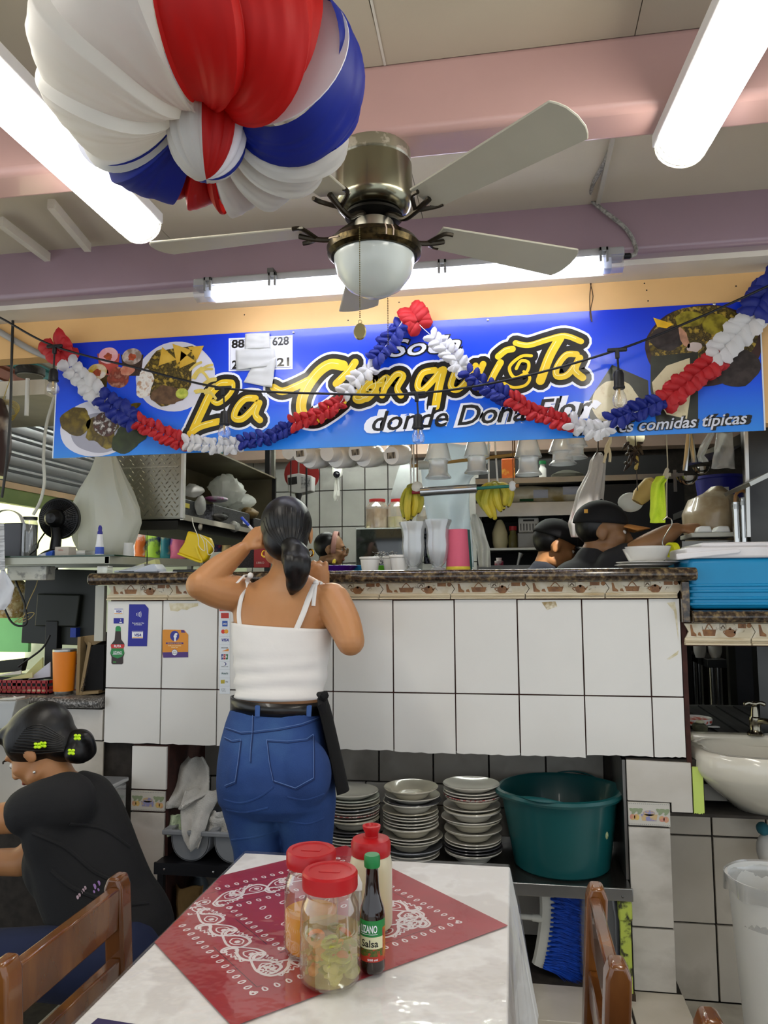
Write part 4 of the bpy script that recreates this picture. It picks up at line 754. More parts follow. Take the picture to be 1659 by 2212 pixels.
# ================================================================ dining table with cloth, bandana and plastic cover
zt_ = .72; TX0, TX1, TY0, TY1 = -.655, -.022, .80, 1.848
tb = thing('dining_table', 'square dining table under the white cloth', 'table', V(-.34, 1.32, 0)); WOOD = M('6e4320', .35, c2='8a5a2c', c3='5a3416', sc=5, stretch=(1, 8, 1), ramp=(.3, .7), coat=.4)
part('top', MB().box((TX0+.01, TY0+.01, zt_-.03), (TX1-.01, TY1-.01, zt_-.006)), WOOD, tb)
for x in (TX0+.05, TX1-.08):
    for y in (TY0+.05, TY1-.08): part('leg', MB().box((x, y, 0), (x+.05, y+.05, zt_-.03)), WOOD, tb)
CLOTH = M('e6e4e0', .55, c2='dcd9d5', c3='ecebe8', sc=9, ramp=(.42, .56), bump=.1, bsc=26)
def skirt(z0, drop, off, seed, amp):
    """cloth: flat top plus hanging sides with folds; ring of points round the table edge"""
    per = []; n = 40
    for i in range(n): per.append((V(TX0+(TX1-TX0)*i/n, TY0, 0), V(0, -1, 0)))
    for i in range(n): per.append((V(TX1, TY0+(TY1-TY0)*i/n, 0), V(1, 0, 0)))
    for i in range(n): per.append((V(TX1-(TX1-TX0)*i/n, TY1, 0), V(0, 1, 0)))
    for i in range(n): per.append((V(TX0, TY1-(TY1-TY0)*i/n, 0), V(-1, 0, 0)))
    m = MB(); rings = []; N = len(per); top = [p+V(0, 0, z0) for p, d in per]; k = len(m.v); m.v += top; m.f.append(list(range(k, k+N)))
    for j in range(1, 11):
        v = j/10; r = []
        for i, (p, d) in enumerate(per):
            c = min(i % n, n-i % n)/n; corner = max(0, 1-c*5); fold = math.sin(i*.42+seed)+.6*math.sin(i*.91+seed*2)
            o = off*min(1, v*6)+amp*v*(fold*.5+.6)+corner*.05*v
            dd = d if c > 0.01 else (d+per[i-1][1]).normalized(); r.append(p+dd*o+V(0, 0, z0-drop*v-.004*corner))
        b = len(m.v); m.v += r
        for i in range(N): m.f.append([k+i, k+(i+1) % N, b+(i+1) % N, b+i])
        k = b
    return m
one('tablecloth', skirt(zt_-.002, .30, .004, 1.2, .02), CLOTH, 'white damask tablecloth hanging over the dining table', 'tablecloth', bevel=.003, seg=2)
# bandana laid diagonally: square of .55 m, near right side running from (520,2212) to (1097,1998)
e0, e1 = PZ(520, 2212, zt_), PZ(1097, 2000, zt_); ud = (e1-e0).normalized(); vd = V(-ud.y, ud.x, 0); L = .56
BAN = M('a01626', .45, var=.06, sc=14, coat=.5)
o_ = e1-ud*L
bd = thing('bandana', 'red paisley bandana spread diagonally on the white tablecloth', 'bandana', V(o_.x, o_.y, zt_))
def B(u, v, k=0): return V(o_.x, o_.y, zt_+.0006+k*.0003)+ud*(u*L)+vd*(v*L)
def clipx(poly):
    # the bandana corner that passes the left table edge is cut off where it folds down
    out = []; xm = TX0+.0015
    for a, b in zip(poly, poly[1:]+poly[:1]):
        if a.x >= xm: out.append(a)
        if (a.x-xm)*(b.x-xm) < 0: out.append(a.lerp(b, (xm-a.x)/(b.x-a.x)))
    return out
sq = clipx([B(0, 0), B(1, 0), B(1, 1), B(0, 1)]); part('cloth', MB().prism(sq, (0, 0, .0004)), BAN, bd)
xs_ = [p for p in sq if abs(p.x-TX0-.0015) < .001]
if len(xs_) == 2: part('hanging_corner', MB().add([xs_[0], xs_[1], (xs_[0]+xs_[1])/2+V(-.018, 0, -.5*(xs_[0]-xs_[1]).length)], [[0, 1, 2]]), BAN, bd, solid=.0006)
WINK = M('e8dfdf', .5, var=0, coat=.4); DINK = M('4a0e1c', .5, var=0, coat=.4); up = (0, 0, 1)
prints, darks = [], []
def inkB(lst, path, w, k=2, closed=False, taper=False):
    P = [B(*p, k) for p in path]
    if min(p.x for p in P) < TX0+.004: return
    m = MB(); ink(m, P, w, up, closed=closed, taper=taper, round_=False); lst.append(m)
def drop(cu, cv, ang, s, lst=prints):
    pts = []
    for i in range(12): t = 2*math.pi*i/12; r = s*(.55+.45*math.cos(t/1)) if math.cos(t) > 0 else s*.55; x, y = r*math.cos(t)*1.1, s*.5*math.sin(t); pts.append((cu+x*math.cos(ang)-y*math.sin(ang), cv+x*math.sin(ang)+y*math.cos(ang)))
    inkB(lst, pts, .003, closed=True)
def paisley(cu, cv, ang, s, fl=1):
    def R(x, y): y *= fl; return (cu+(x*math.cos(ang)-y*math.sin(ang))*s, cv+(x*math.sin(ang)+y*math.cos(ang))*s)
    out = [(-.9, -.1), (-.75, .45), (-.2, .62), (.35, .45), (.75, .12), (1.05, .28), (1.12, .6), (.88, .66)]; inn = [(-.9, -.1), (-.7, -.5), (-.15, -.55), (.35, -.35), (.8, -.1), (1.2, .15), (1.3, .6), (1.05, .85), (.88, .66)]
    sm = lambda q: [(p.x, p.y) for p in smooth_path([V(*R(*p), 0) for p in q], 5)]
    inkB(prints, sm(out), .006, taper=False); inkB(prints, sm(inn), .0045)
    inkB(prints, sm([(-.6, 0), (-.4, .3), (0, .3), (.25, .1)]), .0028); inkB(prints, sm([(-.6, -.05), (-.35, -.3), (.05, -.25), (.25, .1)]), .0028)
    for i in range(6): a = i*math.pi/3; inkB(prints, [R(-.25, 0), R(-.25+.16*math.cos(a), .16*math.sin(a))], .004)
    for i in range(9): t = i/8; x, y = -.8+1.5*t, .78*math.sin(math.pi*(.15+.75*t))-.02; inkB(prints, [R(x, y), R(x+.05, y+.05)], .0035)
    for i in range(4): inkB(prints, sm([(-.5+.35*i, .62), (-.4+.35*i, .85), (-.22+.35*i, .7)]), .003)
n = 26
for a in (.115, .305):
    for i in range(int(n*(1-2*a))+1):
        t = a+(1-2*a)*i/int(n*(1-2*a))
        for (u, v, g) in ((t, a, math.pi/2), (t, 1-a, -math.pi/2), (a, t, 0), (1-a, t, math.pi)): drop(u, v, g, .013)
for a in (.14, .285):
    for p, q in (((a, a), (1-a, a)), ((1-a, a), (1-a, 1-a)), ((1-a, 1-a), (a, 1-a)), ((a, 1-a), (a, a))):
        S_ = 40; [inkB(darks, [(p[0]+(q[0]-p[0])*i/S_, p[1]+(q[1]-p[1])*i/S_), (p[0]+(q[0]-p[0])*(i+1)/S_, p[1]+(q[1]-p[1])*(i+1)/S_)], .0016, 1) for i in range(S_)]
for i in range(6):
    t = .24+.104*i
    paisley(t, .212, .25, .062, 1 if i % 2 else -1); paisley(t, .788, .25+math.pi, .062, 1 if i % 2 else -1); paisley(.212, t, math.pi/2+.25, .062, 1 if i % 2 else -1); paisley(.788, t, -math.pi/2+.25, .062, 1 if i % 2 else -1)
for u, v in ((.21, .21), (.79, .21), (.79, .79), (.21, .79)):
    for i in range(8): a = i*math.pi/4; inkB(prints, [(u+.012*math.cos(a), v+.012*math.sin(a)), (u+.03*math.cos(a), v+.03*math.sin(a))], .004)
for u in (.38, .46, .54, .62):
    for v in (.38, .46, .54, .62):
        if (u, v) != (9, 9): drop(u+(.02 if v in (.46, .62) else 0), v, .6, .016); 
def merge(ms):
    o = MB()
    for m in ms: o.add(m.v, m.f)
    return o
part('paisley_print', merge(prints), WINK, bd, kind='stuff', smooth=False); part('line_print', merge(darks), DINK, bd, kind='stuff', smooth=False)
# clear plastic sheet over everything
PLA = clear('ffffff', .015, .10, .015)
bpn = PLA.node_tree; nb_ = bpn.nodes.new('ShaderNodeTexNoise'); nb_.inputs['Scale'].default_value = 22; bb = bpn.nodes.new('ShaderNodeBump'); bb.inputs['Strength'].default_value = .28; bb.inputs['Distance'].default_value = .01; tcn = bpn.nodes.new('ShaderNodeTexCoord'); bpn.links.new(tcn.outputs['Object'], nb_.inputs['Vector']); bpn.links.new(nb_.outputs[0], bb.inputs['Height'])
for nd in bpn.nodes:
    if nd.type == 'MATH': nd.inputs[1].default_value = .25
    if nd.type == 'BSDF_GLOSSY': bpn.links.new(bb.outputs[0], nd.inputs['Normal'])
one('plastic_cover', skirt(zt_+.004, .34, .010, 3.4, .045), PLA, 'clear plastic sheet covering the tablecloth and hanging in folds', 'plastic sheet', bevel=.003, seg=2)
ZT = zt_+.0046
# purple napkin corner on the near left
q = PZ(262, 2222, ZT); one('purple_napkin', MB().box((q.x-.05, q.y-.06, ZT), (q.x+.035, q.y+.012, ZT+.003), -.1), M('2c2250', .6), 'dark purple folded napkin at the table edge', 'napkin', bevel=.001)
# ---- jars and bottles
def jar(name, label, c, r, h, lidr, lidh, fill, liquid, seed, pieces):
    t = thing(name, label, 'jar', c); f = h
    prof = [(0, .003), (r*.86, .0), (r*.97, .006), (r, .018), (r*.985, f*.5), (r, f*.56), (r*.985, f*.58), (r*.98, f*.70), (r*.93, f*.82), (r*.80, f*.92), (lidr*.93, f*.97), (lidr*.93, f)]
    part('glass', MB().lathe(prof, c, 40), clear('e6d9cc', .07, .06, .06), t)
    lq = [(0, .006), (r*.85, .005), (r*.94, .012), (r*.955, f*fill), (0, f*fill)]
    part('liquid', MB().lathe(lq, c, 36), liquid, t)
    ld = part('lid', MB().lathe([(lidr, f-.002), (lidr*1.02, f+.002), (lidr*1.02, f+lidh*.85), (lidr*.96, f+lidh), (lidr*.80, f+lidh*1.0), (lidr*.78, f+lidh*.93), (0, f+lidh*.93)], c, 56, fn=lambda rr_, z, a: rr_*(1+(.006 if int(a*56/6.283) % 2 else 0) if rr_ > lidr*.9 else 1)), M('b30f18', .35, var=.03), t)
    part('lid_emboss', MB().box(c+V(-lidr*.4, -lidr*.15, f+lidh*.93), c+V(lidr*.4, lidr*.15, f+lidh*.97)), M('b30f18', .35, var=.03), ld, bevel=.001)
    rj = random.Random(seed)
    for i, (mt, kd) in enumerate(pieces):
        a, z = rj.random()*6.28, rj.uniform(.012, f*fill*.95); q = r*(rj.uniform(.45, .64) if kd == 'floret' else rj.uniform(.55, .74)); p = c+V(q*math.cos(a)*1.0, -abs(q*math.sin(a)) if i % 4 else q*math.sin(a), z); R = Matrix.Rotation(rj.random()*3, 3, (rj.random(), rj.random(), .3))*.8; p.z = max(p.z, c.z+.016)
        if kd == 'strip': pm = MB().tube(smooth_path([p+R@V(-.02, 0, 0), p+R@V(0, .006, .006), p+R@V(.022, 0, 0)], 4), [.003]*3+[.006]*3+[.006]*2+[.003], 8, flat=.45)
        elif kd == 'floret': pm = MB(); [pm.ball(p+R@V(rj.uniform(-.012, .012), rj.uniform(-.008, .008), rj.uniform(0, .012)), rj.uniform(.005, .009), 8, 6) for _ in range(7)]; pm.cyl(p+R@V(0, 0, -.016), p, .004, .006, 8)
        else: pm = MB().tube([p+R@V(.014*math.cos(b), .011*math.sin(b), 0) for b in [2*math.pi*k/14 for k in range(14)]], .003, 6, flat=1.5, closed=True)
        part({'strip': 'pepper_strip', 'floret': 'floret', 'ring': 'pepper_ring'}[kd], pm, mt, t, kind='stuff' if kd == 'floret' else None)
    return t
def vol(h, den, alpha):
    m = clear(h, alpha*.35, .05, .01); [setattr(n_.inputs[0], 'default_value', (*[min(1, q*.45+.5*(q > .3)) for q in lin(h)[:3]], 1)) for n_ in m.node_tree.nodes if n_.type == 'BSDF_TRANSPARENT']; return m
OL, OL2, ORG, REDP, PALE = M('a8a83c', .35, var=.2, sc=30), M('868630', .35, var=.2, sc=30), M('e08a34', .35, var=.1), M('d0502a', .35, var=.1), M('d0c880', .4, var=.1)
cj = PZ(713, 2116, ZT); px = lambda Y: Y/F
jar('pickle_jar', 'big clear jar of pickled vegetables with red lid at the front', V(cj.x, cj.y, ZT), .0495, .146, .0445, .025, .56, M('c8b85c', .1, var=.1, alpha=.34), 4, [(OL, 'ring'), (OL2, 'strip'), (PALE, 'floret'), (PALE, 'floret'), (OL, 'floret'), (REDP, 'strip'), (ORG, 'strip'), (OL, 'strip'), (OL2, 'ring'), (OL, 'strip'), (REDP, 'strip'), (ORG, 'floret'), (OL, 'ring'), (OL2, 'strip'), (PALE, 'strip'), (OL, 'strip'), (OL, 'strip'), (OL2, 'strip'), (PALE, 'floret'), (ORG, 'ring'), (OL, 'ring'), (OL2, 'strip')]*2)
cj = PZ(672, 2052, ZT); jar('pickle_jar', 'jar of yellow pickled chillies with red lid behind the big pickle jar', V(cj.x, cj.y, ZT), .048, .146, .043, .025, .46, M('f0b000', .15, c2='e08a10', sc=14, ramp=(.35, .7), alpha=.9), 9, [(M('e09a1c', .4), 'strip'), (M('d8771c', .4), 'strip'), (M('e0b020', .4), 'strip'), (M('d8a81c', .4), 'strip'), (M('c9851c', .4), 'ring'), (M('e0a020', .4), 'strip')])
# squeeze bottle with a red flip top
c = PZ(802, 2000, ZT); c.z = ZT; t = thing('squeeze_bottle', 'cloudy plastic bottle of pale sauce with red flip cap behind the salsa', 'bottle', c)
part('body', MB().lathe([(0, .002), (.044, .0), (.05, .006), (.051, .02), (.051, .14), (.048, .156), (.042, .166), (.038, .168)], c, 36, fn=lambda r, z, a: r*(1-.03*math.cos(4*a))), M('d5cfba', .35, c2='c4b68c', sc=4, ramp=(.4, .6), sss=.1, stretch=(1, 1, .3)), t)
REDC = M('b0141a', .35, var=.03); part('cap', MB().lathe([(.046, .163), (.047, .168), (.047, .19), (.043, .198), (.03, .201), (.018, .202), (.018, .206), (0, .206)], c, 40), REDC, t)
part('flip_spout', MB().lathe([(.015, .2), (.016, .212), (.021, .222), (.0215, .228), (.016, .229), (.012, .224), (0, .224)], c+V(.002, 0, 0), 28), REDC, t)
t.scale = (.8,)*3
# salsa bottle
c = PZ(805, 2094, ZT); c.z = ZT; t = thing('salsa_bottle', 'slim dark salsa bottle with green cap and label', 'bottle', c); r = .0245
part('glass', MB().lathe([(0, .002), (r*.85, 0), (r*.98, .004), (r, .010), (r, .105), (r*.93, .118), (r*.72, .132), (r*.60, .146), (r*.54, .165), (r*.50, .196), (r*.52, .198)], c, 32), M('1a0906', .08, var=.1, coat=.8), t)
part('cap', MB().lathe([(r*.62, .194), (r*.64, .197), (r*.64, .213), (r*.58, .217), (0, .217)], c, 40, fn=lambda q, z, a: q*(1+(.02 if int(a*40/6.283) % 2 else 0))), M('157a3c', .4), t)
cam_a = math.atan2(-c.y, -c.x)
def wrap(a, z, k=1): return c+V((r+.0002*k)*math.cos(cam_a+a/r), (r+.0002*k)*math.sin(cam_a+a/r), z)
def lab(name, z0, z1, mat, k, a0=-.055, a1=.055): return part(name, MB().grid(lambda u, v: wrap(a0+(a1-a0)*u, z0+(z1-z0)*v, k), 24, 2), mat, t)
lab('label_band', .028, .100, M('1d7f3c', .4), 1); lab('label_cream', .048, .070, M('d9d6b0', .4), 2, -.032, .022); lab('label_red', .024, .034, M('b03020', .4), 2); lab('label_picture', .034, .048, M('6a5a20', .4, c2='b8341c', c3='2c5a20', sc=120, ramp=(.4, .62)), 2); lab('label_side', .03, .085, M('a8341c', .4, c2='c9a02c', sc=60, ramp=(.4, .62)), 2, .022, .04)
def wtext(s, z, h, w, mat, k=4, a0=0):
    m = text(MB(), s, V(0, 0, 0), V(1, 0, 0), V(0, 0, 1), h/.72, 0, .02, width=w); m.v = [wrap(a0+p.x, z+p.z, k) for p in m.v]; part('lettering', m, mat, t, smooth=False)
wtext('LIZANO', .078, .014, .034, WHT, 4, -.008); wtext('Salsa', .052, .013, .034, BLK, 4, -.006); wtext('500 ml', .0265, .004, .02, WHT, 4)
m = MB().grid(lambda u, v: wrap(-.026+.036*u, .0745+.001*v, 4), 12, 1); part('underline', m, WHT, t)
t.scale = (.85,)*3
# little white salt shaker cap peeking behind the jar
c = PZ(772, 2012, ZT); c.z = ZT; t = thing('salt_shaker', 'small white shaker half hidden behind the big pickle jar', 'shaker', c); part('body', MB().lathe([(0, 0), (.017, 0), (.018, .01), (.016, .075), (.015, .08)], c, 20), clear('e8e8e4', .5, .1), t); part('cap', MB().lathe([(.017, .078), (.0175, .09), (.012, .105), (0, .108)], c, 20), M('e6e4de', .4), t)
# ================================================================ chairs
CW = M('4e2a0c', .22, c2='84501c', c3='643812', sc=4, stretch=(3, 3, 1), ramp=(.3, .72), coat=.6)
def chair(label, bx, y0, y1, zt_, face, tilt=.03):
    """wooden chair whose back stands at x = bx between y0 and y1; face +1 looks to +x"""
    t = thing('wooden_chair', label, 'chair', V(bx+face*.2, (y0+y1)/2, 0)); w = .042; dz = .015
    for y in (y0, y1):
        top = V(bx-face*tilt, y, zt_); bot = V(bx, y, .42)
        part('post', MB().prism([bot+V(-.02, -w/2, 0), bot+V(.02, -w/2, 0), top+V(.019, -w/2, -.02), top+V(.011, -w/2, 0), top+V(-.011, -w/2, 0), top+V(-.019, -w/2, -.02)], (0, w, 0)), CW, t, bevel=.006, seg=3)
        part('leg', MB().bar(V(bx, y, .42), V(bx-face*.03, y, 0), .04, .04, (0, 1, 0)), CW, t, bevel=.004); part('leg', MB().bar(V(bx+face*.38, y, .42), V(bx+face*.39, y, 0), .04, .04, (0, 1, 0)), CW, t, bevel=.004)
    for z0, z1 in ((zt_-.095, zt_-.016), (zt_-.20, zt_-.145), (zt_-.29, zt_-.24)):
        f = (z0-.42)/(zt_-.42); x = bx-face*tilt*f; part('back_rail', MB().box((x-.011, y0+.02, z0), (x+.011, y1-.02, z1)), CW, t, bevel=.004)
    part('seat', MB().box((bx-.02 if face > 0 else bx-.40, y0-.02, .42), (bx+.40 if face > 0 else bx+.02, y1+.02, .45)), CW, t, bevel=.008); part('stretcher', MB().box((bx+face*.02, y0-.01, .2), (bx+face*.37, y0+.015, .23)), CW, t); part('stretcher', MB().box((bx+face*.02, y1-.015, .2), (bx+face*.37, y1+.01, .23)), CW, t)
    return t
p, q = PZ(262, 1890, .80), PZ(52, 2072, .80); chair('polished wooden chair with slatted back behind the seated girl', (p.x+q.x)/2+.0, q.y, p.y, .80, -1, -.02)
p, q = PZ(1250, 1908, .80), PZ(1285, 2070, .80); chair('polished wooden chair pushed in at the plain edge of the white table', (p.x+q.x)/2+.012, q.y, p.y, .80, 1, -.02)
p = PZ(1482, 2184, .80); chair('wooden chair corner standing in the aisle beside the table', p.x+.01, p.y-.36, p.y, .80, 1, -.02)
# ================================================================ people
def SKIN(h, h2): return M(h, .45, c2=h2, sc=7, ramp=(.3, .75), sss=.12)
SK1, SK2, SK3 = SKIN('b98457', 'a97546'), SKIN('b88458', 'a67247'), SKIN('9c7452', '8a6242')
HAIR = M('040303', .4, c2='0a0808', sc=40, stretch=(1, 1, .1), ramp=(.3, .7), bump=.08, bsc=90); DENIM = M('1d3668', .85, c2='3d6090', c3='24437c', sc=5, ramp=(.3, .75), bump=.15, bsc=300); BLACKT = M('121214', .85, var=.15, sc=8, bump=.1, bsc=200)
def surf(o, x, y, off=.002):
    """point on an object's surface seen at a pixel, lifted a little along its normal"""
    dg = bpy.context.evaluated_depsgraph_get(); e = o.evaluated_get(dg); mi = o.matrix_world.inverted() if o.parent is None else Matrix.Translation(-origin_of(o)); d = _ray(x, y).normalized()
    ok, loc, nr, _ = e.ray_cast(mi@CAM, d)
    return (Matrix.Translation(origin_of(o))@loc + nr*off) if ok else None
def on_surf(o, pts, r, name, mat, parent, k=6, flat_=1, n=6, off=.001, lin_=False, **kw):
    Q = smooth_path([V(*p, 0) for p in pts], k) if not lin_ else [V(*a, 0).lerp(V(*b, 0), i/6) for a, b in zip(pts, pts[1:]) for i in range(7)]
    P = [surf(o, *p, off) for p in [(q.x, q.y) for q in Q]]; P = [p for p in P if p]
    if len(P) > 1: return part(name, MB().tube(P, r, n), mat, parent, **kw)
def loft(m, rows, n=28, pw=2.0):
    """rows: (centre, rx, ry) horizontal ellipses joined bottom to top, closed"""
    k = len(m.v)
    for c, rx, ry in rows:
        for j in range(n):
            t = 2*math.pi*j/n; cs, sn = math.cos(t), math.sin(t); m.v.append(Vector(c)+V(rx*math.copysign(abs(cs)**(2/pw), cs), ry*math.copysign(abs(sn)**(2/pw), sn), 0))
    for i in range(len(rows)-1):
        for j in range(n): m.f.append([k+i*n+j, k+i*n+(j+1) % n, k+(i+1)*n+(j+1) % n, k+(i+1)*n+j])
    m.f.append([k+j for j in range(n)][::-1]); m.f.append([k+(len(rows)-1)*n+j for j in range(n)]); return m
def limb(m, pts, rs, n=16, k=5):
    P = smooth_path(pts, k); q = [pts_ for pts_ in rs]; R = [V(r, 0, 0) for r in q]; R = [p.x for p in smooth_path(R, k)]; m.tube(P, R, n); m.ball(P[0], R[0], 12, 8); m.ball(P[-1], R[-1], 12, 8); return m
def hand(m, wrist, d, back, s=1.0, curl=(.5, .6, .7, .8), thumb=1, bend=(.5, .9, .6), spread=.06):
    """palm and five fingers; d along the hand, back = out of the back of the hand"""
    d = Vector(d).normalized(); b = Vector(back); b = (b-d*b.dot(d)).normalized(); a = d.cross(b)*thumb
    m.tube([wrist, wrist+d*.03*s, wrist+d*.06*s, wrist+d*.085*s], [.024*s, .034*s, .039*s, .036*s], 14, flat=.5, side=a); m.ball(wrist+d*.08*s, (.02*s,)*3, 10, 8)
    for i, (off, ln) in enumerate(((.030, .070), (.0105, .078), (-.009, .072), (-.028, .058))):
        p = wrist+d*.080*s+a*off*s; dr = (d+a*off*spread*20).normalized(); pts = [p-d*.012*s, p]; ang = 0; rs = [.0095*s, .0092*s]
        for j, f in enumerate((.45, .32, .25)):
            ang += curl[i]*bend[j]*1.5; q = (dr*math.cos(ang)-b*math.sin(ang)).normalized(); p = p+q*ln*f*s; pts.append(p); rs.append((.0088, .0082, .0068)[j]*s)
        m.tube(smooth_path(pts, 3), [rs[min(len(rs)-1, int(t/3))] for t in range(3*(len(pts)-1)+1)], 10); m.ball(pts[-1], rs[-1]*.98, 8, 6)
    p = wrist+d*.025*s+a*.028*s; pts = [p-a*.012*s, p, p+d*.022*s+a*.016*s-b*.012*s, p+d*.046*s+a*.012*s-b*.028*s, p+d*.062*s-b*.034*s]; m.tube(smooth_path(pts, 3), .0105*s, 10); m.ball(pts[-1], .0098*s, 8, 6)
def head(m, c, R, s=1.0):
    """skull, jaw, nose, lips, ears; face looks along R @ +Y"""
    A = lambda x, y, z: Vector(c)+R@(V(x, y, z)*s); b = lambda p, r: m.ball(A(*p), tuple(q*s for q in r), 20, 14, R)
    b((0, -.012, .03), (.076, .096, .088)); b((0, .028, -.02), (.064, .066, .085)); b((0, .04, -.07), (.045, .045, .04)); b((0, .062, -.092), (.022, .02, .018)); b((0, .078, .032), (.05, .016, .012))
    for x in (-1, 1): b((x*.036, .062, -.018), (.024, .026, .026)); b((x*.077, -.008, -.006), (.008, .021, .033)); b((x*.04, .02, -.065), (.03, .045, .03)); b((x*.013, .100, -.028), (.009, .009, .008))
    m.tube([A(0, .086, .022), A(0, .101, -.004), A(0, .110, -.024)], [.008*s, .010*s, .013*s], 10); m.ball(A(0, .108, -.024), .012*s, 10, 8)
    b((0, .090, -.052), (.023, .010, .006)); b((0, .088, -.063), (.02, .010, .0065))
def face_parts(par, c, R, s, brow='1a1210', lips='9a5a4c'):
    A = lambda x, y, z: Vector(c)+R@(V(x, y, z)*s)
    for x in (-.033, .033):
        ey = part('eye', MB().ball(A(x, .0775, .006), .0095*s, 12, 8), M('e6e0d8', .2), par); part('iris', MB().ball(A(x, .0848, .005), .0042*s, 10, 8), M('20120a', .15), ey); part('eyebrow', MB().tube(smooth_path([A(x-.02, .087, .026), A(x, .094, .033), A(x+.02, .087, .027)], 4), .0028*s, 6), M(brow, .8), par)
    part('lips', MB().ball(A(0, .093, -.057), (.021*s, .0075*s, .008*s), 14, 8, R), M(lips, .4), par)
# ---------------------------------------------------------------- standing woman seen from behind
wm = thing('person', 'woman with low ponytail, white strappy top and blue jeans writing at the bar', 'person', V(PY(605, 1700, 2.15).x, 2.15, 0))
def row(y, l, r, Y, ry, grow=0): a, b = PY(l, y, Y), PY(r, y, Y); return ((a+b)/2, (b-a).length/2+grow, ry+grow)
TOR = [(1215, 593, 650, 2.235, .042), (1240, 580, 662, 2.23, .05), (1258, 548, 696, 2.225, .062), (1278, 516, 724, 2.222, .074), (1305, 504, 730, 2.22, .084), (1350, 507, 712, 2.215, .092), (1400, 511, 706, 2.205, .093), (1450, 515, 699, 2.195, .088), (1505, 516, 692, 2.18, .088), (1545, 512, 686, 2.172, .085)]
bm_ = MB(); loft(bm_, [row(*r) for r in reversed(TOR)])
hc = PY(619, 1152, 2.245); HR = Matrix.Rotation(math.radians(14), 3, 'Z')@Matrix.Rotation(math.radians(-14), 3, 'X'); head(bm_, hc, HR, .94); limb(bm_, [PY(621, 1180, 2.24), PY(622, 1215, 2.235), PY(622, 1250, 2.23)], [.05, .046, .055])
sL, eL, wL = PY(512, 1283, 2.215), PY(433, 1264, 2.13), PY(524, 1187, 2.235); limb(bm_, [sL, PY(470, 1278, 2.165), eL], [.056, .049, .043]); limb(bm_, [eL, PY(476, 1226, 2.185), wL], [.042, .039, .024])
sR, eR, wR = PY(716, 1300, 2.215), PY(757, 1385, 2.14), PY(694, 1280, 2.40); limb(bm_, [sR, PY(742, 1345, 2.17), eR], [.057, .050, .041]); limb(bm_, [eR, PY(735, 1330, 2.27), wR], [.041, .038, .025])
hand(bm_, wL, (PY(562, 1150, 2.26)-wL), V(-.5, -.75, .3), .95, (.55, .65, .75, .85), 1); hand(bm_, wR, V(-.02, .012, .1), V(.15, -1, .1), .95, (.42, .46, .5, .55), -1, (.9, 1.3, .8), .14)
body = part('body', bm_, SK1, wm, remesh=.0038, lap=4)
face_parts(wm, hc, HR, .94)
# hair: cap, tie and ponytail
hm = MB(); hm.ball(hc+HR@V(0, -.018, .022), (.078, .096, .086), 28, 18, HR); hm.ball(hc+HR@V(0, -.045, -.03), (.068, .062, .07), 20, 14, HR)
hair = part('hair', hm, HAIR, wm, remesh=.006)
for k in range(13): a = -1.25+2.5*k/12; on_surf(hair, [(619+52*math.sin(a), 1140-50*math.cos(a)*.9), (621+44*math.sin(a), 1158-20*math.cos(a)), (626+20*math.sin(a), 1180)], .0022, 'hair_strand', HAIR, hair, n=5, off=-.0006)
pm = MB(); limb(pm, [PY(622, 1176, 2.16), PY(640, 1196, 2.135), PY(643, 1222, 2.125), PY(640, 1250, 2.128), PY(633, 1270, 2.135), PY(630, 1280, 2.138)], [.028, .036, .038, .032, .022, .01]); pm.ball(PY(622, 1205, 2.14), (.022, .02, .03), 12, 8)
for k in range(9):
    a = k*.7; o1 = V(.024*math.cos(a), .02*math.sin(a)-.012, 0); limb(pm, [PY(632, 1186, 2.145)+o1*.6, PY(644+6*math.sin(a), 1208, 2.125)+o1*1.15, PY(640+5*math.cos(a*2), 1238, 2.124)+o1*1.05, PY(636, 1262+6*math.sin(a*3), 2.132)+o1*.5], [.007, .012, .011, .004], 8, 4)
for k in range(4): pm.tube(smooth_path([PY(612+4*k, 1180+4*k, 2.15), PY(640, 1176+7*k, 2.118), PY(664-2*k, 1192+6*k, 2.13), PY(650, 1215+4*k, 2.105), PY(618, 1204+5*k, 2.125)], 5), .0075, 8)
pt = part('ponytail', pm, HAIR, wm, remesh=.005); part('hair_tie', MB().tube([PY(628, 1185, 2.148)+V(.03*math.cos(t), -.006*math.cos(t)*.5, .012*math.sin(t)) for t in [i*.5236 for i in range(12)]], .006, 8, closed=True), M('16120f', .7), pt)
for x, y in ((571, 1196), (671, 1194)): part('earring', MB().tube([PY(x, y, 2.235)+V(.008*math.cos(t), .002, .010*math.sin(t)) for t in [i*.5236 for i in range(12)]], .0028, 8, closed=True), M('d9a838', .2, 1), wm)
# white top with tied straps
TOPM = M('dfdcd8', .85, var=.03, sc=6, bump=.25, bsc=14)
tm_ = MB(); rows = [row(*r, .006) for r in TOR if 1350 <= r[0] <= 1505]; rows = [(c, a, b) for c, a, b in rows]; n = 64; k0 = []
for i in range(25):
    t = i/24*(len(rows)-1); j = min(int(t), len(rows)-2); w = t-j; c = rows[j][0].lerp(rows[j+1][0], w); a = rows[j][1]*(1-w)+rows[j+1][1]*w; b = rows[j][2]*(1-w)+rows[j+1][2]*w; k0.append((c, a, b, i/24))
def topf(u, v):
    i = min(24, int(round(v*24))); c, a, b, f = k0[i]; t = 2*math.pi*u; wr = .006*math.sin(f*26+2.2*math.sin(t*1.0+f*3))*max(0, f-.25)+.002*noise.noise(V(math.cos(t)*3, math.sin(t)*3, f*7)); slope = (.012*math.cos(t) if i == 0 else 0)
    return c+V((a+wr)*math.cos(t), (b+wr)*math.sin(t), -slope*.8 if i == 0 else -.010*math.cos(t)*(1-f))
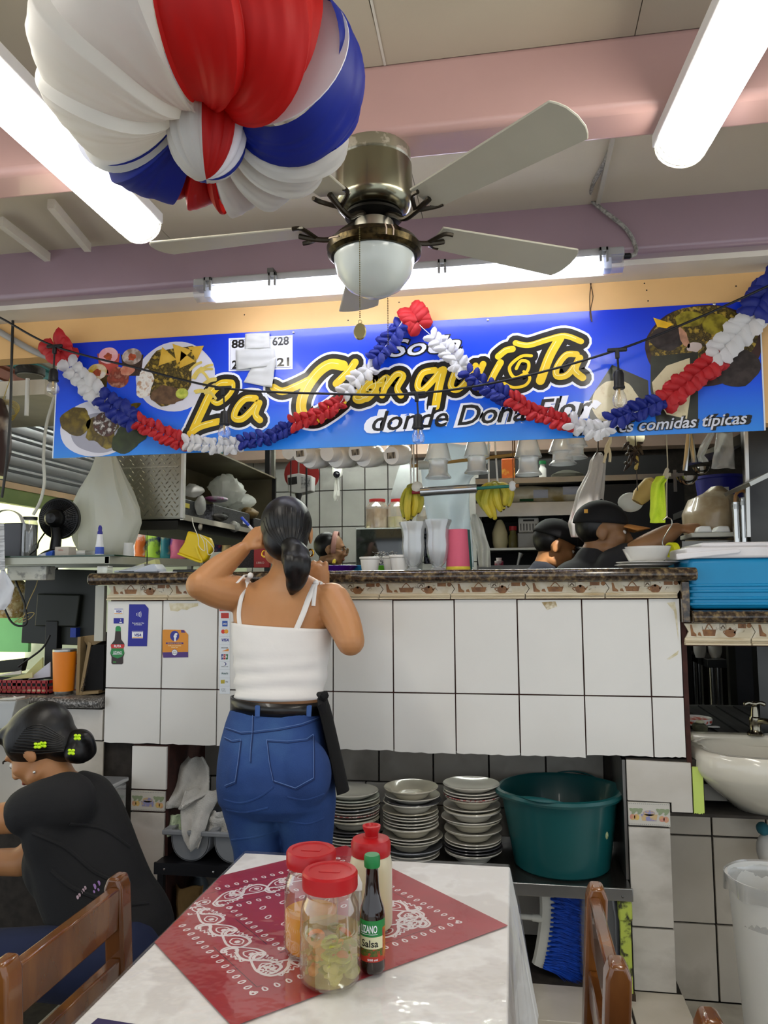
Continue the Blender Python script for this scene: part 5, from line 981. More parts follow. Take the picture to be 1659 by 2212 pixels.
top = part('white_top', MB().grid(topf, 64, 24), TOPM, wm, solid=.004, fix=True)
sp_ = lambda pts, w: part('strap', MB().tube(smooth_path([p for p in pts if p], 5), w, 8, flat=.35, side=(1, 0, 0)), TOPM, top)
bs_ = lambda x, y, o=.004: surf(body, x, y, o) or PY(x, y, 2.15)
sp_([bs_(521, 1356), bs_(518, 1325), bs_(522, 1290), bs_(532, 1258), bs_(540, 1243, .006)], .0065); sp_([bs_(640, 1360), bs_(655, 1325), bs_(668, 1290), bs_(679, 1266, .006)], .0085)
sp_([bs_(541, 1243, .008), bs_(525, 1250, .012), PY(512, 1259, 2.13)], .0045); sp_([bs_(680, 1264, .008), bs_(678, 1285, .008), bs_(676, 1309, .006)], .006); sp_([bs_(681, 1262, .008), bs_(690, 1262, .008), bs_(694, 1266, .006)], .004)
for x, y in ((541, 1243), (681, 1263)): part('knot', MB().ball(bs_(x, y, .006), .009, 10, 8), TOPM, top)
# jeans
jm = MB(); JR = [(1528, 503, 690, 2.175, .098), (1560, 492, 694, 2.168, .106), (1600, 482, 700, 2.158, .118), (1650, 476, 712, 2.148, .128), (1690, 474, 721, 2.145, .13), (1730, 477, 723, 2.15, .12), (1756, 496, 708, 2.155, .09)]
loft(jm, [row(*r) for r in reversed(JR)], pw=2.3)
for x in (543, 657): jm.ball(PY(x, 1672, 2.085), (.076, .068, .095), 20, 14)
def P0(x, z, Y): p = PY(x, 1700, Y); return V(p.x, Y, z)
lc = [(547, 1735, 2.148, .089), (553, 1800, 2.15, .074), (557, 1850, 2.15, .0675)]; rc_ = [(659, 1735, 2.148, .089), (664, 1800, 2.15, .074), (665, 1850, 2.15, .067)]
for L_, xx in ((lc, -.742), (rc_, -.585)): limb(jm, [PY(*a[:3]) for a in L_]+[V(xx, 2.16, .44), V(xx, 2.145, .28), V(xx, 2.15, .07)], [a[3] for a in L_]+[.056, .054, .042])
jeans = part('jeans', jm, DENIM, wm, remesh=.0055, lap=10)
for x in (-.742, -.585): part('shoe', MB().ball((x, 2.19, .045), (.045, .12, .045), 18, 12), M('e0dedb', .5), wm); part('sole', MB().box((x-.04, 2.08, 0), (x+.04, 2.31, .02)), M('d0cecb', .6), wm, bevel=.008)
ST_ = M('5a76ac', .8); ST2 = M('152a58', .8)
for pts in (((487, 1571), (520, 1582), (548, 1580), (600, 1574), (650, 1564), (688, 1550)), ((576, 1598), (620, 1601), (662, 1597), (676, 1586)), ((676, 1586), (677, 1630), (677, 1680), (638, 1702), (590, 1686), (582, 1650), (576, 1598)), ((484, 1592), (500, 1600), (520, 1597), (515, 1640), (508, 1688), (486, 1697)), ((546, 1545), (545, 1580), (541, 1620), (540, 1645))):
    on_surf(jeans, pts, .0011, 'stitching', ST_, jeans, n=5, lin_=True); on_surf(jeans, [(x+2, y+4) for x, y in pts], .0013, 'seam', ST2, jeans, n=5, lin_=True)
for pts in (((484, 1728), (520, 1735), (560, 1722), (590, 1700)), ((490, 1750), (530, 1755), (580, 1745)), ((620, 1722), (660, 1728), (700, 1715)), ((625, 1775), (665, 1780), (700, 1768)), ((500, 1815), (550, 1808), (600, 1795))): on_surf(jeans, pts, .0042, 'crease', DENIM, jeans, n=8, off=-.002)
bl = MB(); c, a, b = row(1521, 507, 690, 2.175, .094); blt = part('belt', MB().grid(lambda u, v: c+V((a+.007)*math.cos(6.2832*u), (b+.007)*math.sin(6.2832*u), -.019+.036*v-.006*math.cos(6.2832*u)), 56, 1), M('0e0d0d', .35, coat=.2), wm, solid=.004, fix=True)
for x, w in ((557, .007), (665, .007)):
    q0, q1 = surf(blt, x+2, 1512, .004), surf(jeans, x, 1548, .004)
    if q0 and q1: part('belt_loop', MB().tube([q0, surf(blt, x+1, 1525, .005) or q0, q1], w, 8, flat=.35, side=(1, 0, 0)), M('3a5a94', .8), jeans)
# black half apron
ac = PY(606, 1600, 2.165)
def apf(u, v):
    t = math.radians(-28+238*u); z0, z1 = PY(600, 1512, 2.17).z, PY(600, 1697, 2.17).z; fl = 1-u; rx = .128+.052*v**.8+.022*v*max(0, 1-u*4)+.006*math.sin(u*26)*v; ry = .112+.055*v+.006*math.sin(u*22)*v
    return V(ac.x+.004+rx*math.cos(t), 2.172+ry*math.sin(t), z0+(z1-z0)*v)
part('apron', MB().grid(apf, 60, 16), M('030304', .95, var=.2), wm, solid=.003)
kn = MB()
for a_, b_ in (((688, 1500), (705, 1510)), ((690, 1512), (708, 1498)), ((690, 1510), (702, 1540))): kn.tube([PY(*a_, 2.09), PY((a_[0]+b_[0])/2, (a_[1]+b_[1])/2-3, 2.075), PY(*b_, 2.08)], [.007, .012, .008], 8)
part('apron_knot', kn, M('08080a', .9), wm, kind='stuff'); part('apron_string', MB().tube([surf(blt, x, 1508, .006) or PY(x, 1508, 2.08) for x in (512, 540, 570, 600)], [.012, .012, .009, .004], 8, flat=.3, side=(0, 0, 1)), M('08080a', .9), wm)
# pen in her hand
pn = thing('ballpoint_pen', 'blue and white ballpoint pen held by the woman at the bar', 'pen', PY(553, 1150, 2.33)); a, b = PY(521, 1117, 2.31), PY(561, 1160, 2.335); d = b-a
part('cap', MB().cyl(a, a+d*.42, .0045, n=12), M('1c3fae', .3), pn); part('barrel', MB().cyl(a+d*.42, a+d*.9, .0042, n=12), M('e0e0e0', .3), pn); part('tip', MB().cyl(a+d*.9, b, .003, .0008, 10), M('b0b0b0', .3, .8), pn)
# ---------------------------------------------------------------- seated girl
G = 1.95; gr = thing('person', 'girl in a black t-shirt with green hair clips sitting bent over at the cashier desk', 'person', PY(250, 2050, G))
gb = MB(); TOe = [(2075, 275, 96, .15), (2020, 262, 112, .155), (1960, 226, 112, .15), (1890, 196, 112, .15), (1820, 175, 104, .155), (1760, 155, 90, .165), (1715, 138, 70, .15), (1685, 128, 42, .09)]
def axis_loft(m, rows, Y, grow=0, n=28):
    P = [PY(x, y, Y) for y, x, r, d in rows]; R = [r*Y/F+grow for y, x, r, d in rows]; D = [(d+grow)/(r*Y/F+grow) for y, x, r, d in rows]; return m.tube(smooth_path(P, 4), [q.x for q in smooth_path([V(r, 0, 0) for r in R], 4)], n, flat=[q.x for q in smooth_path([V(r, 0, 0) for r in D], 4)], side=(1, 0, 0))
axis_loft(gb, [(y, x, r*.86, d*.86) for y, x, r, d in TOe], G)
gh = PY(84, 1618, G); GR = Matrix.Rotation(math.radians(96), 3, 'Z')@Matrix.Rotation(math.radians(-38), 3, 'X'); head(gb, gh, GR, .86); limb(gb, [PY(105, 1650, G), PY(128, 1690, G), PY(140, 1715, G)], [.05, .048, .055])
A1, A2, A3 = PY(118, 1748, 1.84), PY(-40, 1772, 1.82), PY(-150, 1850, 1.9); limb(gb, [A1, PY(50, 1762, 1.83), A2], [.05, .042, .036]); limb(gb, [A2, PY(-100, 1810, 1.86), A3], [.036, .032, .024])
B1, B2, B3 = PY(130, 1765, 2.06), PY(45, 1862, 2.02), PY(-110, 1862, 2.03); limb(gb, [B1, PY(90, 1820, 2.05), B2], [.046, .042, .037]); limb(gb, [B2, PY(-30, 1862, 2.02), B3], [.038, .034, .025]); hand(gb, A3, (-1, .2, -.2), (0, 0, 1), .9, (.4,)*4); hand(gb, B3, (-1, .1, -.1), (0, 0, 1), .9, (.4,)*4, -1)
gbody = part('body', gb, SK2, gr, remesh=.006, lap=4); face_parts(gr, gh, GR, .86)
hm = MB(); hm.ball(gh+GR@V(0, -.024, .032), (.078, .096, .084), 26, 18, GR); hm.ball(gh+GR@V(0, -.06, -.02), (.062, .05, .06), 18, 12, GR); hm.ball(gh+GR@V(0, .035, .082), (.056, .04, .024), 16, 10, GR)
for sx in (-1, 1): hm.ball(gh+GR@V(sx*.056, -.004, .04), (.022, .05, .045), 14, 10, GR)
gh_ = part('hair', hm, HAIR, gr, remesh=.006)
for k in range(11): f = k/10; on_surf(gh_, [(22+34*f, 1625-70*f*(1-.25*f)), (80+10*f, 1628-62*f), (140, 1622-28*f)], .0022, 'hair_strand', HAIR, gh_, n=5, off=-.0006)
pm = MB(); pm.ball(PY(172, 1608, G), (.042, .036, .042), 16, 12); pm.ball(PY(162, 1625, G-.02), (.03, .03, .03), 12, 8); pm.tube(smooth_path([PY(140, 1600, G), PY(185, 1590, G-.02), PY(198, 1625, G), PY(165, 1640, G-.01), PY(150, 1610, G-.03)], 5), .014, 8); part('bun', pm, HAIR, gr, remesh=.006)
CLP = M('c8f01a', .35, emit=0)
for x, y, o in ((82, 1609, gh_), (94, 1607, gh_), (168, 1592, None), (155, 1624, None)):
    p = (surf(o, x, y, .004) if o else None) or PY(x, y, G-.045); m = MB()
    for sx in (-1, 1):
        for sz in (-1, 1): m.ball(p+V(sx*.005, -.002, sz*.004), (.0055, .003, .004), 8, 6)
    m.ball(p, (.002, .003, .006), 8, 6); part('butterfly_clip', m, CLP, gr)
part('earring', MB().ball(surf(gbody, 76, 1668, .004) or PY(76, 1668, 1.88), .004, 10, 8), M('dcdcd8', .2, .8), gr)
# t-shirt
sh_ = MB(); axis_loft(sh_, TOe, G); limb(sh_, [PY(142, 1735, 1.86), PY(100, 1740, 1.845), PY(62, 1752, 1.835)], [.078, .068, .062]); limb(sh_, [PY(140, 1745, 2.05), PY(115, 1790, 2.05), PY(98, 1815, 2.04)], [.075, .066, .06]); sh_.ball(PY(150, 1850, G), (.11, .13, .12), 18, 12)
shirt = part('t_shirt', sh_, BLACKT, gr, remesh=.007, lap=5)
for pts in (((70, 1800), (140, 1830), (200, 1880), (240, 1900)), ((110, 1880), (160, 1920), (240, 1950)), ((150, 1780), (220, 1790), (280, 1830)), ((200, 1990), (260, 1960), (320, 1950))): on_surf(shirt, pts, .006, 'fold', BLACKT, shirt, n=8, off=-.002)
def bp(x, y, o=.002): return surf(shirt, x, y, o) or PY(x, y, 1.8)
m = MB()
for (x, y), (a, b) in (((204, 1915), (9, 12)), ((213, 1908), (8, 11)), ((203, 1926), (6, 6)), ((212, 1922), (6, 6))): disc(m, bp(x, y), V(1, -.2, 0), V(0, -.1, 1), a*.0006, b*.0006, 14)
part('butterfly_print', m, M('b088c4', .6), shirt, kind='stuff'); m = MB()
for i in range(5): disc(m, bp(168+i*4, 1938-i*5), V(1, -.2, 0), V(0, -.1, 1), .004, .005, 12)
part('flower_print', m, M('c4a8b0', .6), shirt, kind='stuff')
gj = MB(); limb(gj, [PY(262, 2075, 1.86), PY(130, 2080, 1.80), PY(-40, 2075, 1.78)], [.1, .085, .07]); limb(gj, [PY(262, 2075, 2.06), PY(130, 2075, 2.08), PY(-40, 2065, 2.08)], [.1, .085, .07])
k = PY(-40, 2075, 1.78); limb(gj, [k, V(k.x-.02, k.y, .25), V(k.x-.02, k.y, .05)], [.068, .055, .045]); k = PY(-40, 2065, 2.08); limb(gj, [k, V(k.x-.02, k.y, .25), V(k.x-.02, k.y, .05)], [.068, .055, .045]); gj.ball(PY(270, 2070, G), (.12, .15, .11), 18, 12)
part('jeans', gj, M('101a38', .85, var=.2, sc=8), gr, remesh=.008)
for Y in (1.78, 2.08): k = PY(-40, 2070, Y); part('shoe', MB().ball((k.x-.06, Y, .04), (.11, .045, .04), 16, 10), M('222226', .6), gr)
c = PY(255, 2075, G); stl = thing('stool', 'dark low stool under the seated girl', 'stool', V(c.x, G, 0)); sz = c.z-.115; part('seat', MB().lathe([(0, sz-.03), (.13, sz-.03), (.135, sz-.02), (.135, sz-.004), (.125, sz), (0, sz)], (c.x, G, 0), 28), M('2a1c14', .5), stl)
for a in range(4): t = a*1.571+.785; part('leg', MB().cyl((c.x+.09*math.cos(t), G+.09*math.sin(t), sz-.03), (c.x+.11*math.cos(t), G+.11*math.sin(t), 0), .014, n=10), M('2a1c14', .5), stl)
# ---------------------------------------------------------------- kitchen staff
def cap(par, c, R, s, mat, brim, label=None):
    A = lambda x, y, z: Vector(c)+R@(V(x, y, z)*s)
    m = MB().grid(lambda u, v: A(.088*math.cos(6.2832*u)*math.cos(1.5*v), -.012+.106*math.sin(6.2832*u)*math.cos(1.5*v), .036+.094*math.sin(1.5*v)), 32, 10); part('cap_crown', m, mat, par, solid=.004*s, fix=True)
    part('cap_button', MB().ball(A(0, -.012, .132), .006*s, 8, 6), mat, par); m = MB().grid(lambda u, v: A((u-.5)*.15*(1-.25*v*v), .07+.02*math.sin(math.pi*u)+v*.088*math.sin(math.pi*(.12+.76*u))**.5, .040-.016*(2*u-1)**2-.012*v), 16, 6); part('cap_brim', m, brim, par, solid=.004*s)
def staff(label, c, yaw, pitch, s, skin, torso, arms, shirt_m, hairm=HAIR):
    t = thing('person', label, 'person', V(c.x, c.y, 0)); R = Matrix.Rotation(yaw, 3, 'Z')@Matrix.Rotation(pitch, 3, 'X'); m = MB(); head(m, c, R, s)
    nk_, ch, wa = torso; limb(m, [c+R@V(0, -.01, -.04)*s, nk_], [.052*s, .056*s]); limb(m, [nk_, ch, wa], [.05, .09, .09])
    for P, H_ in arms:
        limb(m, P, [.05, .044, .042, .038, .026][:len(P)] if len(P) > 3 else [.05, .04, .026]); hand(m, P[-1], *H_)
    b = part('body', m, skin, t, remesh=.007); face_parts(t, c, R, s)
    sm = MB(); limb(sm, [nk_+V(0, 0, -.035), ch, wa, V(wa.x, wa.y, wa.z-.3)], [.082, .165, .16, .16], 22)
    for sy in (-1, 1): pass
    for P, _ in arms: limb(sm, [P[0], P[0].lerp(P[1], .6)], [.075, .062], k=3)
    part('t_shirt', sm, shirt_m, t, remesh=.009); limb_ = MB()
    for sx in (-.08, .08): limb(limb_, [V(wa.x+sx, wa.y, wa.z-.28), V(wa.x+sx, wa.y, .5), V(wa.x+sx, wa.y, .05)], [.09, .065, .045])
    part('trousers', limb_, M('1a1a1e', .8), t, remesh=.012); hm = MB(); hb = (.081, .094, .093) if 'glasses' in label else (.079, .085, .085); hm.ball(c+R@(V(0, -.03, .03)*s), tuple(q*s for q in hb), 20, 14, R); part('hair', hm, hairm, t, remesh=.008)
    return t, R
DKT = M('26272c', .85, var=.15, sc=6); NAVT = M('20242e', .85, var=.15, sc=6); CAPB = M('101014', .8, var=.1); CAPO = M('c98a4a', .7)
Y = 3.15; c = PY(1303, 1152, Y); t, R = staff('cook in black cap with tan brim reaching towards the egg carton', c, math.radians(-92), math.radians(-4), .98, SK3, (PY(1282, 1200, Y), PY(1275, 1265, Y), PY(1275, 1400, Y)), [([PY(1330, 1225, Y-.1), PY(1370, 1195, Y-.14), PY(1400, 1176, Y-.14), PY(1440, 1155, Y-.1), PY(1462, 1143, Y-.06)], (V(1, .1, .06), V(0, -.3, 1), .95, (.35, .4, .45, .6), 1))], DKT); cap(t, c, R, 1.0, CAPB, CAPO); part('cap_patch', MB().box(PY(1262, 1100, Y-.1)+V(0, .01, 0), PY(1270, 1108, Y-.1)), M('d9a03a', .6), t)
Y = 3.66; c = PY(1198, 1182, Y); t, R = staff('cook in plain black cap looking down beside the other cook', c, math.radians(-80), math.radians(-22), 1.0, SK2, (PY(1178, 1225, Y), PY(1165, 1290, Y), PY(1160, 1420, Y)), [([PY(1215, 1270, Y-.12), PY(1240, 1300, Y-.16), PY(1275, 1290, Y-.1)], (V(1, .1, 0), V(0, 0, 1), .9, (.4,)*4, 1))], NAVT); cap(t, c, R, 1.0, CAPB, CAPB)
Y = 4.7; c = PY(715, 1188, Y); t, R = staff('cook with pink headband and glasses at the back of the kitchen', c, math.radians(-84), math.radians(-6), .92, SK3, (PY(702, 1222, Y), PY(698, 1270, Y), PY(698, 1400, Y)), [([PY(715, 1260, Y-.15), PY(735, 1300, Y-.2), PY(770, 1290, Y-.1)], (V(1, 0, 0), V(0, 0, 1), .9, (.4,)*4, 1))], M('1c2a2e', .85))
m = MB().grid(lambda u, v: c+R@V(.082*math.sin(-2.2+4.4*u), .02+.03*v-.012, .03+.088*math.cos(-2.2+4.4*u)), 28, 3); m.v = [c+(p-c)*1.0 for p in m.v]; part('headband', m, M('b98a80', .7), t, solid=.005)
for sx in (-.032, .032): part('glasses_rim', MB().tube([c+R@V(sx+.022*math.cos(a), .104, .004+.018*math.sin(a)) for a in [i*.5236 for i in range(12)]], .0022, 6, closed=True), M('6a4a20', .3, .5), t); part('glasses_arm', MB().cyl(c+R@V(sx*1.75, .10, .008), c+R@V(sx*2.35, .0, .008), .0022, n=6), M('6a4a20', .3, .5), t)
# ================================================================ helpers for small things
ZC = 1.4095
def bx(x0, y0, x1, y1, Y, d, m=None):
    """box whose front face fills a pixel rectangle at depth Y"""
    a, b = PY(x0, (y0+y1)/2, Y), PY(x1, (y0+y1)/2, Y); zt, zb = PY((x0+x1)/2, y0, Y).z, PY((x0+x1)/2, y1, Y).z
    return (m or MB()).box((a.x, Y, zb), (b.x, Y+d, zt))
def lp(cx, yt, yb, Y, prof, n=28, base=None, m=None, fn=None, sy=1):
    """lathe from pixel half widths; prof = (half width px, height fraction)"""
    c = PY(cx, yb, Y); h = PY(cx, yt, Y).z-(c.z if base is None else base); c.z = c.z if base is None else base; k = Y/F*1.03
    return (m or MB()).lathe([(w*k, f*h) for w, f in prof], c, n, fn=fn, sy=sy), c
CER = M('e6e4de', .2, var=.02, coat=.4); GLS = clear('f4f8fa', .12, .05, .10); FROST = clear('eef3f6', .34, .2, .10)
Yb = 2.66
def solo(name, cx, yt, yb, Y, prof, mat, label, cat, base=ZC, group=None, fn=None, **k):
    m, c = lp(cx, yt, yb, Y, prof, base=base, fn=fn); return one(name, m, mat, label, cat, group, **k)
rib = lambda r, z, t: r*(1+(.015 if math.sin(t*30) > 0 else -.015))
RAM = [(0, .02), (15, .0), (17, .03), (20, .80), (22, .86), (22.5, .98), (21, 1), (18, .95), (15, .12), (0, .10)]
for x, yt, s, lab in ((799, 1203, 1, 'white ribbed ramekin beside the purple plate'), (846, 1201, .9, 'white ribbed ramekin between two other ramekins'), (863, 1199, 1.0, 'white ribbed ramekin beside the first sundae glass')): solo('ramekin', x, yt, 1224, Yb if s == 1 else Yb+.1, [(w*s, f) for w, f in RAM], CER, lab, 'ramekin', fn=rib)
# steel wool of chopped greens on the middle ramekin
m = MB(); rq = random.Random(2); c = PY(830, 1200, Yb+.1)
for i in range(60): p = c+V(rq.uniform(-.035, .04), rq.uniform(-.01, .03), rq.uniform(-.004, .012)); m.tube([p, p+V(rq.uniform(-.014, .014), rq.uniform(-.01, .01), rq.uniform(-.003, .008))], .0013, 4)
one('sugar_sachets', m.box(c+V(-.03, 0, -.03), c+V(.035, .03, -.002)), M('d6d6d2', .5, c2='3a3a3a', sc=200, ramp=(.45, .55)), 'pile of striped paper sachets behind the ramekins', 'sachets', kind='stuff')
SUN = [(0, .0), (17, .0), (18, .015), (16, .035), (9, .055), (8, .08), (15, .14), (21, .3), (24, .5), (22, .68), (24, .85), (29, .96), (29, 1), (27, .97), (22, .84), (20, .68), (22, .5), (19, .32), (13, .17), (0, .13)]
flute = lambda r, z, t: r*(1+.035*math.cos(10*t))
solo('sundae_glass', 893, 1128, 1222, Yb-.02, SUN, FROST, 'frosted fluted sundae glass beside the ramekins', 'glass', fn=flute); solo('sundae_glass', 946, 1123, 1222, Yb-.02, SUN, FROST, 'frosted fluted sundae glass beside the pink cup', 'glass', fn=flute)
t = thing('paper_cups', 'upturned pink paper cups with yellow rim on the bar', 'cups', V(PY(990, 1222, Yb).x, Yb, ZC)); c = t.location
m, _ = lp(990, 1144, 1222, Yb, [(25.5, 0), (26, .02), (25.6, .09)], base=ZC); part('rim_band', m, M('d6c23a', .5), t); m, _ = lp(990, 1144, 1222, Yb, [(25.4, .09), (21.5, .97), (21, 1), (19, 1), (18.5, .97), (0, .97)], base=ZC); part('cup', m, M('cf5a72', .55, var=.04), t); m, _ = lp(994, 1143, 1222, Yb+.012, [(25.5, 0.01), (21.5, .98), (0, .98)], base=ZC); part('inner_cup', m, M('2f5a58', .55), t)
# grater behind the glasses
m = bx(915, 1140, 932, 1218, 2.85, .05); one('box_grater', m, M('3b3d44', .3, .9, c2='0c0d10', sc=150, ramp=(.45, .55)), 'dark perforated grater standing between the sundae glasses', 'grater', bevel=.003)
# coloured plastic plates
for i, (hx, nm, x0, x1, zz) in enumerate((('5a1ea8', 'purple', 690, 772, 0), ('2f8fd0', 'bright blue', 755, 800, .001), ('6cc832', 'lime green', 812, 850, .001))):
    a, b = PY(x0, 1220, 2.86+.06*i).x, PY(x1, 1220, 2.86+.06*i).x; r = (b-a)/2; one('plastic_plate', MB().lathe([(0, .001), (r*.6, 0), (r*.95, .022), (r, .026), (r*.95, .027), (r*.6, .006), (0, .005)], ((a+b)/2, 2.86+.06*i, ZC+zz), 32), M(hx, .35), nm+' plastic dish lying behind the ramekins', 'dish')
one('yellow_band', MB().tube([PY(721, 1217, 2.80)+V(0, .0+.004*i, .0+.012*math.sin(i*.6)) for i in range(5)], .006, 8), M('e0d040', .5), 'yellow rubber band on the purple dish', 'band')
# white bowls on plates near the cooler
for i, (x, y0, w, lab) in enumerate(((1400, 1206, 64, 'wide white plate under the stacked bowls'), (1390, 1209, 58, 'lower white plate under the stacked bowls'))):
    k = 2.70/F; c = PY(x, 1218, 2.70); one('plate', MB().lathe([(0, .002), (w*k*.6, .0), (w*k, .012), (w*k, .014), (w*k*.6, .006), (0, .005)], (c.x, 2.70, ZC+.009*(1-i)), 40), CER, lab, 'plate')
for i, (x, yt, yb, lab) in enumerate(((1400, 1181, 1206, 'upper white bowl stacked on the plates'), (1395, 1186, 1208, 'lower white bowl stacked on the plates'))):
    m, c = lp(x, yt, yb, 2.70, [(0, .05), (30, 0), (34, .1), (43, .85), (44.5, 1), (42, 1), (32, .2), (0, .14)], base=ZC+.024+.003*(1-i)); one('bowl', m, CER, lab, 'bowl')
# payment terminal and papers at the left end
t = thing('card_terminal', 'pale card payment terminal lying at the left end of the bar', 'card reader', PY(300, 1225, 2.56)); c = PY(300, 1226, 2.56)
part('body', MB().prism([V(PY(252, 1220, 2.56).x, 2.54, ZC+.002), V(PY(345, 1220, 2.56).x, 2.54, ZC+.002), V(PY(346, 1220, 2.56).x, 2.54, ZC+.012), V(PY(338, 1210, 2.56).x, 2.54, ZC+.032), V(PY(325, 1210, 2.56).x, 2.54, ZC+.028), V(PY(300, 1215, 2.56).x, 2.54, ZC+.012), V(PY(252, 1218, 2.56).x, 2.54, ZC+.010)], (0, .075, 0)), M('b4bcc8', .4), t, bevel=.004); part('slot', MB().box((PY(258, 1220, 2.54).x, 2.537, ZC+.005), (PY(290, 1220, 2.54).x, 2.541, ZC+.0075)), M('2a2e34', .5), t); part('paper_tray', MB().prism([V(PY(262, 1205, 2.6).x, 2.6, ZC+.012), V(PY(312, 1205, 2.6).x, 2.6, ZC+.012), V(PY(312, 1205, 2.6).x, 2.6, ZC+.035)], (0, .05, 0)), clear('c9cdd2', .35, .2), t)
one('receipt_paper', MB().box((PY(330, 1222, 2.56).x, 2.56, ZC), (PY(372, 1222, 2.56).x, 2.62, ZC+.004)), M('e8e8e6', .7), 'small white paper slip beside the card terminal', 'paper'); one('phone_tablet', MB().box((PY(378, 1222, 2.62).x, 2.60, ZC), (PY(430, 1222, 2.62).x, 2.68, ZC+.012)), M('1a1c1e', .25), 'dark flat device on the bar under the yellow cup', 'device', bevel=.003)
one('glass_cube', MB().box((PY(216, 1225, 2.55).x, 2.53, ZC), (PY(238, 1225, 2.55).x, 2.57, ZC+.026)), clear('d8d8d0', .3, .1), 'small clear block on the end of the granite bar', 'block', bevel=.002)
# yellow holder hanging from the cabinet on white string
t = thing('yellow_pouch', 'yellow plastic scoop hanging on white string above the bar', 'scoop', PY(420, 1215, 2.85)); a = [(405, 1146), (452, 1162), (458, 1180), (446, 1207), (436, 1215), (384, 1196), (386, 1188), (397, 1172)]
part('scoop', MB().prism([PY(*p, 2.82) for p in a], (0, .035, 0)), M('e6c814', .45, var=.04), t, bevel=.008, seg=3); part('rim', MB().tube(smooth_path([PY(*p, 2.815) for p in ((384, 1196), (410, 1206), (436, 1214), (428, 1195), (424, 1180))], 5), .004, 8), M('f0d83a', .45), t)
part('string', MB().tube(smooth_path([PY(*p, 2.80) for p in ((415, 1118), (418, 1135), (428, 1160), (430, 1180), (442, 1190), (440, 1170), (432, 1155), (455, 1175), (462, 1190), (450, 1198), (446, 1170))], 5), .0016, 5), M('e6e2d0', .8), t); part('clip', MB().ball(PY(433, 1138, 2.80), (.009, .006, .014), 10, 8), M('8a8474', .4, .6), t)
# dark speaker grille and red book at the back of the bar
one('speaker_box', bx(498, 1178, 548, 1226, 2.88, .05), M('2a2226', .7, c2='15110f', sc=200, ramp=(.45, .55)), 'dark mesh speaker box on the bar behind the woman', 'speaker'); t = thing('red_book', 'red hardback book standing on the bar behind the woman', 'book', PY(565, 1226, 2.86)); part('cover', bx(548, 1172, 582, 1226, 2.86, .02), M('8f1512', .5), t, bevel=.002); part('spine_print', text(MB(), 'LIBRO', PY(562, 1218, 2.858), V(1, 0, 0), V(0, 0, 1), .012), M('d8b8b0', .5), t)
one('dome_cover', MB().ball(PY(485, 1222, 2.74), (.02, .02, .012), 14, 10), clear('d0d4d8', .3, .1), 'small clear dome cover on the bar beside the raised arm', 'cover')
# cooler on the lower ledge
t = thing('ice_chest', 'turquoise ice chest with white lid on the lower granite ledge', 'cooler', V(.7, 2.68, 1.277)); xa, xb = PY(1489, 1260, 2.53).x, 1.15; BLUE = M('0b86b8', .35, var=.03)
part('body', MB().box((xa, 2.53, 1.280), (xb, 2.86, 1.437)), BLUE, t, bevel=.014, seg=4)
for z in (1.290, 1.308, 1.330, 1.348): part('rib', MB().box((xa-.003, 2.526, z), (xb, 2.864, z+.010)), BLUE, t, bevel=.004, seg=3)
zl = PY(1600, 1206, 2.52).z; part('lid', MB().box((xa-.008, 2.52, 1.437), (xb+.01, 2.87, 1.472)).box((PY(1515, 1180, 2.54).x, 2.54, 1.47), (xb, 2.85, 1.487)), M('d9d6d6', .4), t, bevel=.008, seg=3); part('handle', MB().prism([V(PY(1462, 1200, 2.515).x, 2.512, 1.432), V(PY(1462, 1200, 2.515).x, 2.512, 1.452), V(PY(1595, 1185, 2.515).x, 2.512, 1.466), V(PY(1602, 1190, 2.515).x, 2.512, 1.458), V(PY(1595, 1200, 2.515).x, 2.512, 1.450)], (0, .02, 0)), M('dddada', .4), t, bevel=.004)
# S hook with yellow tape roll
t = thing('tape_roll', 'bright yellow tape roll hanging on a wire hook near the cooler', 'tape', PY(1450, 1190, 2.78)); c = PY(1452, 1188, 2.78); part('tape', MB().lathe([(.020, -.012), (.026, -.012), (.026, .012), (.020, .012), (.020, -.012)], c, 26, 'X', rot=Matrix.Rotation(.5, 3, 'Z')), M('d6d816', .45), t); part('hook', MB().tube(smooth_path([PY(*p, 2.77) for p in ((1442, 1115), (1432, 1124), (1440, 1118), (1450, 1122), (1450, 1135), (1438, 1155), (1431, 1170), (1434, 1180), (1446, 1178))], 6), .0022, 8), M('9a968c', .25, 1), t)
